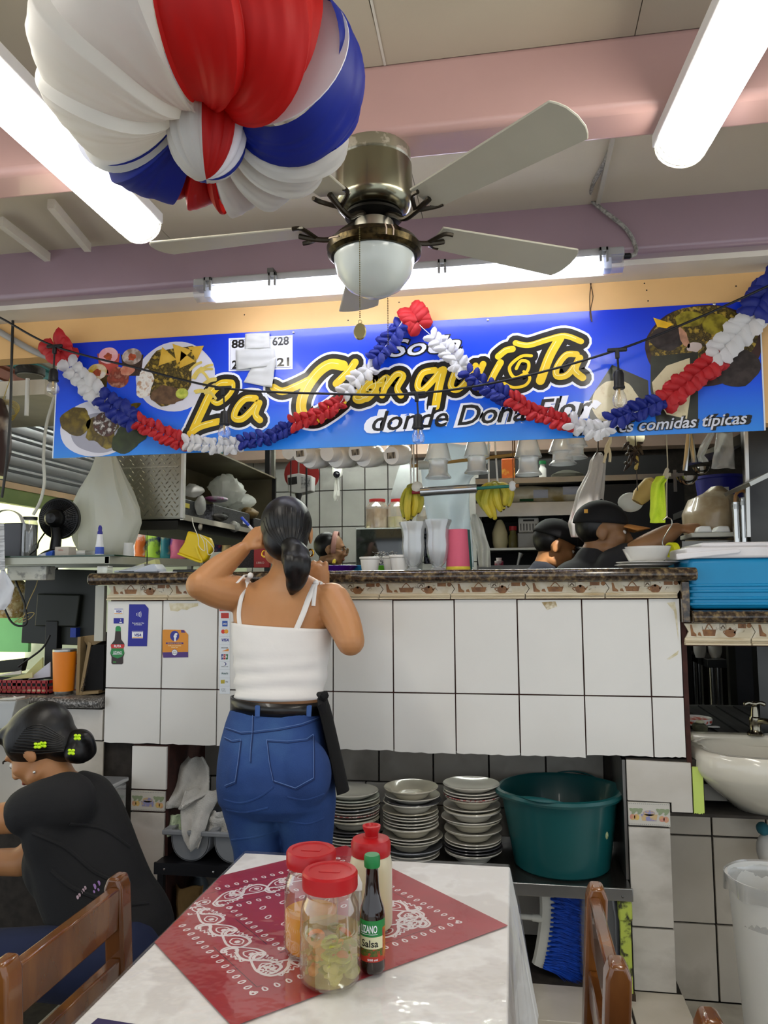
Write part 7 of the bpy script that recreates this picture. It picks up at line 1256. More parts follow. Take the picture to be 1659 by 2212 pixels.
# diamond plate cabinet, open towards the kitchen
CX0, CX1 = PY(232, 1050, 3.05).x, PY(396, 1050, 3.05).x; CZ0, CZ1 = PY(396, 1117, 3.05).z, PY(396, 968, 3.05).z+.05; CY1 = 4.35
DP = M('8d8a7c', .35, .85, var=.12, sc=3)
cb = thing('metal_cabinet', 'diamond plate metal cabinet open on the kitchen side', 'cabinet', V((CX0+CX1)/2, 3.6, CZ0))
part('front_panel', MB().box((CX0, 3.045, CZ0), (CX1, 3.06, CZ1)), DP, cb); part('seam', MB().box((CX0, 3.042, CZ0+(CZ1-CZ0)*.62), (CX1-.02, 3.046, CZ0+(CZ1-CZ0)*.635)), M('a8a494', .4, .7), cb)
m = MB(); n = 0; z = CZ0+.012
while z < CZ1-.01:
    x = CX0+.012+(n % 2)*.012
    while x < CX1-.02:
        a = .78 if ((n+int((x-CX0)/.024)) % 2) else -.78; d = V(math.cos(a), 0, math.sin(a)); e = V(-d.z, 0, d.x); c = V(x, 3.0445, z); m.add([c-d*.010, c-e*.0032, c+d*.010, c+e*.0032, c+V(0, -.0022, 0)], [[0, 1, 4], [1, 2, 4], [2, 3, 4], [3, 0, 4]]); x += .024
    z += .017; n += 1
part('tread_lugs', m, M('a09d90', .3, .9), cb, kind='stuff'); part('edge_trim', MB().box((CX1-.006, 3.038, CZ0-.004), (CX1+.006, 3.06, CZ1)), M('d6d6d0', .4), cb)
INN = M('8a8268', .6, c2='6d664e', sc=4, ramp=(.3, .7)); part('bottom', MB().box((CX0, 3.05, CZ0-.006), (CX1, CY1, CZ0)), DP, cb); part('top', MB().box((CX0, 3.05, CZ1-.008), (CX1, CY1, CZ1)), INN, cb); part('back', MB().box((CX0, 3.06, CZ0), (CX0+.01, CY1, CZ1)), INN, cb); part('end_panel', MB().box((CX0, CY1-.01, CZ0), (CX1, CY1, CZ1)), INN, cb); part('lower_rail', MB().box((CX1-.012, 3.05, CZ0-.012), (CX1+.004, CY1, CZ0+.012)), M('b8b4a6', .4, .6), cb)
for y in (3.06, CY1-.02): part('corner_post', MB().box((CX1-.02, y, CZ0), (CX1, y+.02, CZ1)) if y > 3.1 else MB().box((CX0+.01, y, CZ0), (CX0+.03, y+.02, CZ1)), M('1a1a18', .5), cb)
part('wood_base', MB().box((CX0+.02, 3.07, CZ0-.05), (CX1-.03, CY1-.02, CZ0-.012)), M('1c1a14', .7), cb)
# crates and bags inside the cabinet
BKT = M('2c2d32', .5, c2='0e0e10', sc=130, ramp=(.46, .54))
def in_cab(y0, y1, h): return MB().box((CX1-.22, y0, CZ0+.002), (CX1-.03, y1, CZ0+h))
t = thing('mesh_basket', 'dark mesh basket with a yellow tag at the front of the cabinet', 'basket', V(CX1-.12, 3.18, CZ0)); part('body', in_cab(3.09, 3.36, .09), BKT, t, bevel=.006); part('handle_hole', MB().box((CX1-.031, 3.12, CZ0+.05), (CX1-.027, 3.18, CZ0+.07)), M('c9b838', .5), t)
t = thing('mesh_basket', 'long dark mesh basket with white label deeper in the cabinet', 'basket', V(CX1-.12, 3.65, CZ0)); part('body', in_cab(3.46, 3.98, .10), BKT, t, bevel=.006); part('handle_hole', MB().box((CX1-.031, 3.58, CZ0+.05), (CX1-.027, 3.66, CZ0+.07)), M('050505', .6), t); part('label', MB().box((CX1-.031, 3.86, CZ0+.035), (CX1-.027, 3.93, CZ0+.055)), M('d0cce0', .6), t)
t = thing('mesh_basket', 'last dark mesh basket at the far end of the cabinet', 'basket', V(CX1-.12, 4.2, CZ0)); part('body', in_cab(4.04, 4.32, .085), BKT, t, bevel=.006)
def crumple(name, c, r, label, mat, seed, cat='bag'):
    m = MB().ball(c, r, 26, 18); c = Vector(c); m.v = [c+(p-c)*(1+.30*noise.noise((p-c)*22+V(seed, 0, 0))+.12*noise.noise((p-c)*60)) for p in m.v]; return one(name, m, mat, label, cat)
crumple('plastic_bag', PX(490, 1060, CX1-.10), (.09, .09, .08), 'big crumpled white plastic bag on the long mesh basket', BAGW, 1); crumple('plastic_bag', PX(520, 1085, CX1-.12), (.07, .10, .05), 'loose end of white plastic behind the long mesh basket', BAGW, 4); crumple('plastic_bag', PX(412, 1060, CX1-.12), (.06, .05, .03), 'clear plastic bag on the front mesh basket', BAGC, 2); crumple('plastic_bag', PX(434, 1092, CX1-.015), (.018, .045, .045), 'pale blue clear bag hanging between the mesh baskets', BAGC, 3); crumple('pink_packet', PX(467, 1078, CX1-.06), (.05, .06, .014), 'pink and white packet on the long mesh basket', M('c878b0', .4, c2='d8d4e0', sc=20, ramp=(.45, .55)), 6, 'packet'); crumple('brown_bag', PX(540, 1108, CX1-.05), (.04, .09, .03), 'brown wrinkled bag at the end of the cabinet', M('7a6238', .6, var=.2), 7); crumple('black_pouch', PX(475, 1117, CX1-.02), (.03, .07, .02), 'black pouch lying at the cabinet edge', M('14120f', .7), 8, 'pouch'); crumple('plastic_bag', PX(508, 1138, CX1-.01), (.02, .06, .025), 'clear bag hanging over the cabinet edge', BAGC, 9)
one('frame_post', MB().box((PY(572, 1050, 4.5).x, 4.5, .14), (PY(582, 1050, 4.5).x, 4.53, 2.7)), M('1a1a1a', .5), 'black steel post at the far end of the cabinet', 'post'); one('frame_post', MB().box((PY(584, 1050, 4.6).x, 4.6, .14), (PY(592, 1050, 4.6).x, 4.63, 2.7)), M('8a8a80', .5, .5), 'grey steel post behind the black post', 'post')
one('white_edge_post', MB().box((PY(207, 1300, 2.56).x, 2.555, 1.17), (PY(226, 1300, 2.56).x, 2.575, 1.366)), M('b4b4a8', .5), 'pale metal post at the left end of the bar', 'post')
# ================================================================ glass display top at the cashier corner
DZ = PY(120, 1203, 2.62).z; DX1 = PY(238, 1205, 2.62).x
t = thing('display_case', 'glass topped display case with pale metal frame at the cashier corner', 'display case', V(-1.9, 2.9, .978)); AL = M('a8aa9c', .4, .3, var=.05)
part('front_rail', MB().box((-2.3, 2.615, DZ-.028), (DX1, 2.635, DZ)), AL, t, bevel=.002); part('back_rail', MB().box((-2.3, 3.08, DZ-.028), (DX1+.16, 3.10, DZ)), AL, t, bevel=.002); part('side_rail', MB().prism([V(DX1-.018, 2.615, DZ-.028), V(DX1, 2.615, DZ-.028), V(DX1+.16, 3.1, DZ-.028), V(DX1+.142, 3.1, DZ-.028)], (0, 0, .028)), AL, t); part('glass_top', MB().box((-2.3, 2.612, DZ), (DX1+.02, 3.10, DZ+.005)), M('27412f', .1, coat=.5), t)
for x in (-2.28, -1.98): part('leg', MB().box((x, 3.07, .978), (x+.02, 3.09, DZ-.028)), AL, t)
part('leg', MB().box((DX1+.10, 3.07, .978), (DX1+.12, 3.09, DZ-.028)), AL, t)
ZD = DZ+.0055
# desk fan seen from behind
f0 = PY(126, 1120, 2.80); t = thing('desk_fan', 'small black desk fan on the glass display case', 'fan', V(f0.x, 2.80, ZD)); BP = M('0b0b0c', .35); fd = V(-.12, .98, .06).normalized(); FQ = fd.to_track_quat('Z', 'Y').to_matrix(); R = 47*2.8/F
part('outer_ring', MB().lathe([(R*1.0, .0), (R*1.04, .004), (R*1.04, .022), (R, .026), (R*.97, .013), (R, 0)], f0, 48, rot=FQ), BP, t)
for k in range(1, 7): rr1 = R*(.34+.66*k/7); part('guard_ring', MB().tube([f0+FQ@V(rr1*math.cos(a), rr1*math.sin(a), -.028*(1-(rr1/R)**2)+.004) for a in [6.2832*i/40 for i in range(40)]], .0012, 5, closed=True), BP, t)
m = MB()
for i in range(56): a = 6.2832*i/56; m.tube([f0+FQ@V(rr1*math.cos(a), rr1*math.sin(a), -.028*(1-(rr1/R)**2)+.003) for rr1 in (R*.3, R*.65, R*.99)], .0011, 4)
part('guard_wires', m, BP, t, kind='stuff'); part('motor', MB().lathe([(0, -.07), (R*.25, -.066), (R*.42, -.05), (R*.47, -.03), (R*.46, .0), (0, .0)], f0, 32, rot=FQ), BP, t)
for i in range(5):
    a0 = i*1.2566; part('blade', MB().grid(lambda u, v: f0+FQ@V((R*.2+R*.7*v)*math.cos(a0+(u-.5)*(.5+.4*v)), (R*.2+R*.7*v)*math.sin(a0+(u-.5)*(.5+.4*v)), .012+.012*(u-.5)), 6, 6), M('101114', .3), t, solid=.0015)
part('neck', MB().tube([f0+fd*-.03, f0+V(-.005, .0, -.07), V(f0.x-.01, 2.80, ZD+.03)], [.018, .02, .022], 14), BP, t); part('base', MB().lathe([(0, .0), (.06, 0), (.062, .008), (.045, .022), (.024, .032), (0, .034)], (f0.x-.01, 2.80, ZD), 32), BP, t); part('power_cord', MB().tube(smooth_path([f0+V(-.045, -.02, -.06), PY(84, 1170, 2.74), PY(80, 1185, 2.70), V(f0.x-.05, 2.70, ZD+.004), V(f0.x+.03, 2.70, ZD+.004)], 6), .003, 8), BP, t)
# glue bottle, boxes, papers, spikes
xg = PY(215, 1190, 2.68); t = thing('glue_bottle', 'white glue bottle with dark blue nozzle on the glass top', 'bottle', V(xg.x, 2.68, ZD)); hg = PY(215, 1135, 2.68).z-ZD; part('body', MB().lathe([(0, 0), (.016, 0), (.0165, .004), (.015, hg*.3), (.012, hg*.5), (.0105, hg*.68), (.009, hg*.71)], t.location, 22), M('e4e6ea', .35), t); part('cap', MB().lathe([(.0095, hg*.7), (.0095, hg*.78), (.007, hg*.82), (.0075, hg*.92), (.004, hg), (0, hg)], t.location, 20), M('1c1c8a', .35), t); part('label', MB().lathe([(.0168, hg*.05), (.0156, hg*.28)], t.location, 22, fn=None).xf(Matrix.Identity(4)), M('3a56b8', .4), t)
t = thing('staples_box', 'small cardboard box with red lettering on the glass top', 'box', PY(130, 1195, 2.66)); part('box', MB().box((PY(120, 1190, 2.66).x, 2.655, ZD), (PY(152, 1190, 2.66).x, 2.70, ZD+.034), -.1), M('b4aca0', .6), t, bevel=.001); part('lettering', text(MB(), 'GRAPAS', PY(131, 1190, 2.6545)+V(.006, 0, 0), V(1, 0, 0), V(0, 0, 1), .009), M('a84a3a', .6), t)
one('blue_packet', MB().prism([V(PY(84, 1192, 2.67).x, 2.65, ZD), V(PY(118, 1192, 2.67).x, 2.65, ZD), V(PY(118, 1192, 2.67).x, 2.66, ZD+.022), V(PY(92, 1192, 2.67).x, 2.66, ZD+.008)], (0, .04, .002)), M('2c54b0', .4, c2='d8dce4', sc=24, ramp=(.45, .55)), 'blue and white packet beside the desk fan', 'packet'); one('tape_tube', MB().cyl(V(PY(152, 1190, 2.70).x, 2.70, ZD+.012), V(PY(178, 1190, 2.70).x, 2.72, ZD+.012), .011, n=16), M('d6dad6', .4), 'white rolled tube beside the staples box', 'tube'); one('clear_tray', MB().box((PY(160, 1190, 2.74).x, 2.74, ZD), (PY(205, 1190, 2.74).x, 2.80, ZD+.022)), clear('d0d4d4', .4, .2), 'clear plastic tray behind the glue bottle', 'tray', bevel=.003)
for i, x in enumerate((183, 228, 269)): t = thing('paper_spike', 'dark paper spike standing on the glass top', 'spike', V(PY(x, 1190, 2.9).x, 2.9, ZD), 'paper spikes on the glass top'); part('needle', MB().cyl(t.location, t.location+V(0, 0, PY(x, 1155, 2.9).z-ZD), .0028, .0012, 8), M('16140f', .4, .5), t); part('base', MB().lathe([(0, 0), (.03, 0), (.03, .006), (0, .008)], t.location, 18), M('5a2418', .5), t)
t = thing('paper_spike', 'paper spike with wooden base at the end of the bar', 'spike', V(PY(318, 1210, 2.72).x, 2.72, ZC)); part('base', MB().box(t.location+V(-.022, -.02, 0), t.location+V(.022, .02, .018)), M('8a5a34', .5), t, bevel=.002); part('needle', MB().cyl(t.location+V(0, 0, .018), PY(318, 1150, 2.72), .0025, .001, 8), M('16140f', .4, .5), t); part('yellow_slip', MB().prism([t.location+V(-.05, 0, .03), t.location+V(.03, 0, .055), t.location+V(.035, 0, .035), t.location+V(-.03, 0, .024)], (0, .04, 0)), M('c9cc8a', .7), t)
one('white_cup', MB().lathe([(0, 0), (.022, 0), (.018, .055), (.017, .056), (.0, .05)], (PY(278, 1180, 2.85).x, 2.85, ZD), 20), M('dcdedc', .4), 'small white upturned cup at the end of the glass top', 'cup')
t = thing('glass_jar', 'tall clear jar with dark lid beside the desk fan', 'jar', V(PY(62, 1195, 2.72).x, 2.72, ZD)); hj = PY(62, 1117, 2.72).z-ZD; part('glass', MB().lathe([(0, 0), (.028, 0), (.03, .006), (.03, hj*.8), (.026, hj*.9), (.026, hj*.94)], t.location, 26), clear('d0d6d0', .25, .05), t); part('lid', MB().lathe([(.028, hj*.93), (.028, hj), (0, hj)], t.location, 26), M('2a2c2a', .4), t)
one('grey_box', MB().box((PY(10, 1150, 2.70).x, 2.69, ZD), (PY(48, 1150, 2.70).x, 2.80, PY(30, 1130, 2.70).z)), M('4a4c52', .5), 'dark grey printer box on the glass top', 'box', bevel=.004); one('paper_roll', MB().tube(smooth_path([PY(*p, 2.68) for p in ((-12, 1135), (-5, 1108), (20, 1102), (42, 1112), (50, 1130))], 6), .012, 8, flat=.12, side=(0, 1, 0)), M('dcdcda', .6), 'curling white receipt paper over the dark grey box', 'paper')
sheet('invoice_sheet', [(-15, 8, 1130, 2.60), (-15, 11, 1180, 2.60), (-15, 12, 1232, 2.598)], 'printed invoice sheet hanging over the display case edge', 'paper', M('c9cbcc', .7, c2='9a9c9e', sc=60, stretch=(.2, .2, 3), ramp=(.5, .6)), .003, 1); sheet('paper_sheet', [(2, 12, 1232, 2.60), (-8, 33, 1268, 2.60), (-20, 22, 1302, 2.60), (-20, 8, 1318, 2.60)], 'white sheet of paper hanging below the display case', 'paper', M('d0d2d6', .7), .004, 3)
# white carrier bag hanging
blobbag('carrier_bag', [(228, 236, 940, 2.92, .02), (206, 250, 985, 2.92, .05), (196, 262, 1020, 2.92, .10), (178, 278, 1060, 2.92, .16), (165, 294, 1100, 2.93, .15), (164, 301, 1128, 2.93, .16), (170, 290, 1165, 2.93, .15), (176, 278, 1192, 2.93, .13), (190, 262, 1203, 2.93, .07)], 'white plastic carrier bag full of goods hanging beside the diamond plate cabinet', BAGW, 2, .17)
one('carrier_bag_hook', MB().cyl(PY(231, 990, 2.90), PY(229, 900, 2.90), .002, n=6), M('6a6a64', .4, .7), 'thin wire hook above the white carrier bag', 'hook')
# monitor from behind
my = 2.88; t = thing('computer_monitor', 'black computer monitor seen from behind on the grey granite desk', 'monitor', V(PY(130, 1500, my).x, my, .978)); P = [PY(*p, my) for p in ((62, 1228), (212, 1232), (212, 1395), (52, 1388))]
part('panel', MB().prism(P, (0, -.02, 0)), M('14190f', .45), t, bevel=.003); part('back_bulge', MB().prism([PY(*p, my-.02) for p in ((88, 1282), (180, 1284), (172, 1354), (82, 1352))], (0, -.025, 0)), M('181d14', .5), t, bevel=.006); part('stand', MB().box((PY(112, 1400, my).x, my-.05, 1.0), (PY(138, 1400, my).x, my-.01, PY(120, 1340, my).z)), M('101210', .5), t, bevel=.003); part('stand_base', MB().box((PY(70, 1400, my).x, my-.12, .979), (PY(180, 1400, my).x, my+.08, .995)), M('101210', .5), t, bevel=.003); part('plug', MB().box((PY(158, 1360, my-.03).x, my-.05, PY(160, 1375, my).z), (PY(170, 1360, my-.03).x, my-.02, PY(160, 1355, my).z)), M('1c3a9a', .5), t)
one('router_box', MB().box((PY(15, 1228, 2.66).x, 2.66, DZ-.085), (PY(100, 1228, 2.66).x, 2.72, DZ-.032)), M('c4c4b8', .5, c2='8a8a84', sc=26, ramp=(.5, .6)), 'white router box fixed under the display case', 'router', bevel=.003)
# orange tumbler etc. on the granite desk
ZG = .9785; Yt = 2.585
t = thing('travel_tumbler', 'orange insulated tumbler with steel rim on the grey granite desk', 'tumbler', V(PY(137, 1500, Yt).x, Yt, ZG)); k = Yt/F; h = PY(137, 1402, Yt).z-ZG; part('steel_base', MB().lathe([(0, 0), (20*k, 0), (21*k, .002), (21.5*k, h*.08)], t.location, 32), STEEL, t); part('body', MB().lathe([(22.5*k, h*.08), (26.5*k, h*.95)], t.location, 32), M('e07f14', .4, var=.03), t); part('steel_rim', MB().lathe([(26*k, h*.945), (26.5*k, h*.97), (26*k, h), (24*k, h), (24*k, h*.96), (0, h*.96)], t.location, 32), STEEL, t)
t = thing('spray_bottle', 'slim white bottle with red bands beside the orange tumbler', 'bottle', V(PY(166, 1500, 2.64).x, 2.64, ZG)); h = PY(166, 1412, 2.64).z-ZG; part('body', MB().lathe([(0, 0), (.015, 0), (.0155, h*.02), (.0155, h*.8), (.010, h*.86), (.009, h)], t.location, 22), M('dad8d4', .4), t)
for f in (.06, .74): part('red_band', MB().lathe([(.0158, h*f), (.0158, h*(f+.025))], t.location, 22), M('b0242c', .4), t)
t = thing('cardboard_box', 'open cardboard carbon paper box standing against the white bar', 'box', V(PY(200, 1505, 2.60).x, 2.60, ZG)); KB = M('8a7450', .7, var=.08, sc=8); z1_ = PY(180, 1375, 2.60).z; xa, xb = PY(174, 1440, 2.60).x, PY(226, 1440, 2.60).x
part('side', MB().prism([V(xa, 2.575, ZG), V(xa+.012, 2.575, ZG), V(xa+.012, 2.575, z1_), V(xa, 2.575, z1_)], (0, .13, 0)), KB, t); part('flap', MB().prism([V(xa+.012, 2.575, ZG), V(xa+.024, 2.572, ZG), V(xa+.062, 2.560, z1_-.02), V(xa+.050, 2.560, z1_-.015)], (0, .004, 0)), KB, t); part('back', MB().box((xa, 2.70, ZG), (xb, 2.705, z1_+.01)), M('1c1a16', .8), t); part('top_flap', MB().prism([V(xa, 2.60, z1_), V(xb, 2.60, z1_+.012), V(xb, 2.60, z1_-.01), V(xa+.03, 2.60, z1_-.04)], (0, .004, 0)), KB, t); part('base', MB().prism([V(xa+.02, 2.573, ZG), V(xb-.006, 2.573, ZG+.006), V(xb-.006, 2.573, ZG+.016), V(xa+.02, 2.573, ZG+.011)], (0, .12, 0)), KB, t); part('carbon_sheets', MB().box((xa+.02, 2.60, ZG+.012), (xb-.004, 2.695, z1_-.03)), M('08080a', .8), t)
sl_ = V(.040, 0, z1_-ZG-.02).normalized(); part('lettering', text(MB(), 'Papel carbón', V(xa+.031, 2.5685, ZG+.012), sl_, V(-sl_.z, 0, sl_.x), .014, 0, .012, 'LEFT', .12), M('241a10', .7), t)
t = thing('red_basket', 'low red plastic basket full of papers on the grey granite desk', 'basket', V(PY(50, 1500, 2.58).x, 2.62, ZG)); xa, xb = PY(-40, 1490, 2.58).x, PY(108, 1490, 2.58).x; zt3 = PY(50, 1470, 2.58).z; RB = M('8f1016', .4)
for z in (ZG, (ZG+zt3)/2-.006, zt3-.008): part('band', MB().box((xa, 2.57, z), (xb, 2.574, z+.010)).box((xb-.004, 2.57, z), (xb, 2.74, z+.010)), RB, t)
for i in range(14): x = xa+(xb-xa)*(i+.5)/14; part('bar', MB().box((x-.002, 2.570, ZG), (x+.002, 2.574, zt3)), RB, t)
part('tray_floor', MB().box((xa, 2.57, ZG), (xb, 2.74, ZG+.004)), RB, t)
for i, (x0, y0, x1, y1, hx, lab) in enumerate(((0, 1452, 70, 1470, 'c9c48a', 'yellow receipt slips sticking out of the red basket'), (60, 1430, 108, 1468, 'c9ccd6', 'white folded page standing in the red basket'), (-20, 1448, 45, 1462, 'd6d4c8', 'thin stack of cream slips in the red basket'), (45, 1420, 92, 1466, 'b9b878', 'bent yellow receipt pad leaning in the red basket'))): one('receipt_slips', MB().prism([PY(x0, y1, 2.62+.02*i), PY(x1, y1-6, 2.62+.02*i), PY(x1, y0, 2.62+.02*i), PY(x0+(x1-x0)*.45, y0+(y1-y0)*.55, 2.62+.02*i)], (0, .006, 0)), M(hx, .7), lab, 'paper')
one('keyboard', MB().box((PY(-20, 1420, 2.78).x, 2.76, ZG+.0), (PY(58, 1420, 2.78).x, 2.90, ZG+.035)), M('15151a', .5), 'black cash drawer keyboard behind the red basket', 'keyboard', bevel=.004); one('black_book', MB().prism([PY(-20, 1455, 2.74), PY(45, 1450, 2.74), PY(52, 1422, 2.74), PY(-20, 1430, 2.74)], (0, .03, 0)), M('20231c', .6), 'dark notebook leaning behind the red basket', 'notebook')
# cables
for i, (pts, r, hx, lab) in enumerate(((((30, 1230), (34, 1255), (48, 1290), (54, 1310), (58, 1345), (40, 1352), (22, 1340), (8, 1310)), .004, '101010', 'black power cable looping beside the monitor'), (((86, 1232), (78, 1265), (62, 1300), (50, 1335), (40, 1345), (62, 1338), (74, 1325), (60, 1325), (30, 1345), (62, 1332)), .0016, 'a8945a', 'thin tan wire coiled beside the monitor'), (((108, 1372), (92, 1400), (60, 1425), (40, 1440)), .004, '101010', 'black cable running from the monitor to the notebook'), (((30, 1505), (50, 1515), (62, 1535)), .003, 'd8d8d4', 'white cable end hanging over the granite desk edge'), (((30, 640), (26, 750), (22, 900), (14, 1000), (4, 1075)), .005, '141414', 'black cable hanging in front of the steel shutter'), (((118, 858), (100, 920), (94, 990), (96, 1040), (88, 1080), (72, 1112)), .006, 'c4c4b8', 'white cable hanging down to the glass jar'))): one('cable', MB().tube(smooth_path([PY(*p, 2.52 if i == 4 else 2.66 if i == 5 else 2.478 if i == 3 else 2.70) for p in pts], 6), r, 7), M(hx, .5), lab, 'cable')
# things on the wall top at the far left: spool, conduit, battens, wire coil
t = thing('cable_spool', 'dark round cable spool on the shelf above the shutter', 'spool', PY(65, 800, 2.75)); part('rim', MB().lathe([(.0, 0), (.052, 0), (.056, .004), (.056, .03), (.05, .034), (0, .034)], PY(65, 812, 2.75), 30), M('2c2c2a', .6, c2='7a7a70', sc=20, ramp=(.5, .7)), t); part('face', MB().lathe([(.015, -.003), (.05, -.003), (.05, .0)], PY(65, 812, 2.75), 30), M('8a8a7c', .5), t)
one('white_conduit', MB().tube(smooth_path([PY(*p, 2.535) for p in ((-30, 700), (30, 735), (70, 757), (112, 775))], 6), .012, 12), M('9a9690', .5), 'grey conduit curving along the orange wall', 'conduit'); one('junction_shelf', MB().box((-2.3, 2.66, PY(50, 860, 2.7).z), (PY(110, 840, 2.7).x, 3.2, PY(50, 828, 2.7).z)), M('c4bca8', .6, var=.06), 'pale shelf slab above the steel shutter', 'shelf')
for x0, y0, x1, y1 in ((22, 825, 14, 895), (60, 818, 57, 898)): one('white_batten', MB().cyl(PY(x0, y0, 2.64), PY(x1, y1, 2.64), .008, n=10), M('d0d0c8', .5), 'short white tube hanging below the pale shelf slab', 'tube', 'white tubes below the shelf slab')
m = MB(); 
for i in range(5): m.tube([PY(16+26*math.cos(a)*(1-.08*i), 882+18*math.sin(a)+i*3, 2.62+.004*i) for a in [6.2832*j/20 for j in range(20)]], .0016, 5, closed=True)
one('wire_coil', m.tube(smooth_path([PY(*p, 2.62) for p in ((28, 750), (28, 790), (18, 830), (4, 870))], 5), .0016, 5), M('b09a4c', .5), 'coil of yellow wire hanging at the far left', 'wire', kind='stuff')
# brown hat edge / pot at the far left
one('brown_jug', MB().lathe([(0, 0), (.06, .0), (.075, .1), (.07, .22), (.04, .3), (0, .3)], PY(-24, 1030, 2.60), 24), M('3a2622', .4, c2='8a7a6a', sc=8, ramp=(.6, .7)), 'dark brown vessel hanging at the far left', 'vessel')
# goods seen through the opening under the shutter
rg = random.Random(12); COLS = [('blue', '1c4a9a'), ('red', 'c03a30'), ('orange', 'e0702c'), ('lime', 'a8d03c'), ('teal', '2a7a88'), ('pink', 'd86a90'), ('yellow', 'e0cc3a'), ('white', 'd8d8d4'), ('navy', '1a2450'), ('tan', 'b09a6a'), ('violet', '6a4aa0'), ('cream', 'd9d0b0')]
for i, (nm, hx) in enumerate(COLS):
    x = 250+i*27; Y = 4.86; yt = 1150+rg.randint(-6, 14); h = rg.randint(40, 62); c0 = PY(x, yt, Y); c0.z = PY(300, 1152, Y).z; z0 = PY(x, yt+h, Y).z; w = rg.uniform(.035, .055)
    t = thing('goods_packet', nm+' packet of goods hanging on the street stall rack', 'packet', V(c0.x, Y, z0), 'packets on the street stall rack'); part('pack', MB().grid(lambda u, v: V(c0.x+(u-.5)*2*w*(1-.25*math.sin(math.pi*v)*noise.noise(V(i, v*3, u))), Y-.03*math.sin(math.pi*u)*math.sin(math.pi*v), z0+(c0.z-z0)*v), 8, 8), M(hx, .4, c2=COLS[(i+5) % 12][1], sc=14, ramp=(.5, .62)), t, solid=.004); part('header_card', MB().box((c0.x-w*.8, Y-.004, c0.z), (c0.x+w*.8, Y+.004, c0.z+.03)), M(COLS[(i+3) % 12][1], .5), t)
one('goods_rack', MB().box((PY(230, 1145, 4.9).x, 4.88, PY(300, 1144, 4.9).z), (PY(600, 1145, 4.9).x, 4.9, PY(300, 1138, 4.9).z)), M('8a8a84', .5, .5), 'metal rail of the street stall carrying coloured packets', 'rail'); one('stall_table', MB().box((PY(60, 1250, 4.7).x, 4.7, .7), (PY(470, 1250, 4.7).x, 5.25, PY(300, 1222, 4.7).z)), M('c4ccb0', .7), 'pale table of the street stall behind the cashier corner', 'table')
blobbag('snack_bag', [(20, 40, 1248, 3.0, .04), (4, 56, 1262, 3.0, .10), (-8, 62, 1290, 3.0, .12), (-8, 60, 1320, 3.0, .12), (0, 50, 1334, 3.0, .08)], 'clear bag of pale popcorn at the far left', M('d6c48a', .5, c2='efe6c8', c3='a8843c', sc=40, ramp=(.35, .65)), 4, .06); one('mint_board', bx(-60, 1330, 62, 1408, 3.05, .02), M('a4f49c', .7, var=.04), 'mint green board behind the monitor', 'board')
# grey bin and dark machine below the desk
t = thing('plastic_bin', 'translucent grey bin with papers at the far left of the desk', 'bin', V(PY(-5, 1560, 2.40).x, 2.40, .80)); part('body', MB().prism([PY(*p, 2.40) for p in ((-40, 1580), (22, 1575), (36, 1512), (-40, 1515))], (0, .08, 0)), clear('b0b0a4', .65, .25), t, bevel=.004); part('paper', MB().prism([PY(*p, 2.42) for p in ((-40, 1515), (34, 1508), (34, 1516), (-40, 1526))], (0, .05, 0)), M('dcdad4', .7), t)
one('bin_shelf', MB().box((-2.3, 2.36, PY(0, 1600, 2.38).z), (PY(28, 1590, 2.38).x, 2.54, PY(0, 1583, 2.38).z)), GREYGRAN, 'grey granite ledge below the translucent bin', 'ledge')
# ================================================================ hand basin, passage and waste bin at the right
PORC = M('cfcabb', .15, var=.03, coat=.5)
t = thing('hand_basin', 'white porcelain hand basin fixed to the wall at the end of the bar', 'basin', V(.85, 2.60, .70)); zr = PY(1560, 1620, 2.55).z
# outline of the rim (plan) and body rings
def ring(sx, sy, z, cx=.86, cy=2.60, n=40):
    out = []
    for i in range(n):
        a = 6.2832*i/n; x, y = math.cos(a), math.sin(a); q = (abs(x)**3+abs(y)**3)**(-1/3); out.append(V(cx+x*q*sx, cy+y*q*sy, z))
    return out
rings = [ring(.10, .08, zr-.22, cy=2.68), ring(.18, .12, zr-.20, cy=2.66), ring(.27, .165, zr-.12, cy=2.62), ring(.315, .185, zr-.075), ring(.325, .19, zr-.055), ring(.322, .188, zr-.012), ring(.312, .18, zr), ring(.285, .155, zr), ring(.275, .145, zr-.012), ring(.22, .10, zr-.09), ring(.06, .04, zr-.12)]
m = MB(); k = 0
for r in rings: m.v += r
n = 40
for i in range(len(rings)-1):
    for j in range(n): m.f.append([i*n+j, i*n+(j+1) % n, (i+1)*n+(j+1) % n, (i+1)*n+j])
m.f.append(list(range(n))[::-1]); m.f.append([(len(rings)-1)*n+j for j in range(n)]); part('bowl', m, PORC, t, ang=50)
part('faucet_deck', MB().box((.57, 2.735, zr-.03), (1.16, 2.79, zr+.012)), PORC, t, bevel=.01, seg=3); part('overflow_hole', MB().cyl(V(.745, 2.462+.018, zr-.05), V(.745, 2.47+.02, zr-.05), .006, n=12), M('0c0c0c', .5), t); part('wall_bracket', MB().box((.56, 2.62, zr-.17), (.66, 2.78, zr-.12)), M('8a867c', .6), t); part('waste_pipe', MB().tube(smooth_path([V(.84, 2.66, zr-.2), V(.84, 2.66, zr-.32), V(.86, 2.70, zr-.37), V(.88, 2.78, zr-.37)], 5), .02, 12), M('b8b8b4', .5), t)
fx = PY(1643, 1620, 2.70); t = thing('tap', 'brushed steel tap with cross handle on the hand basin', 'tap', V(fx.x, 2.745, zr+.012)); c = t.location; TAP = M('8d8878', .2, 1, var=.06)
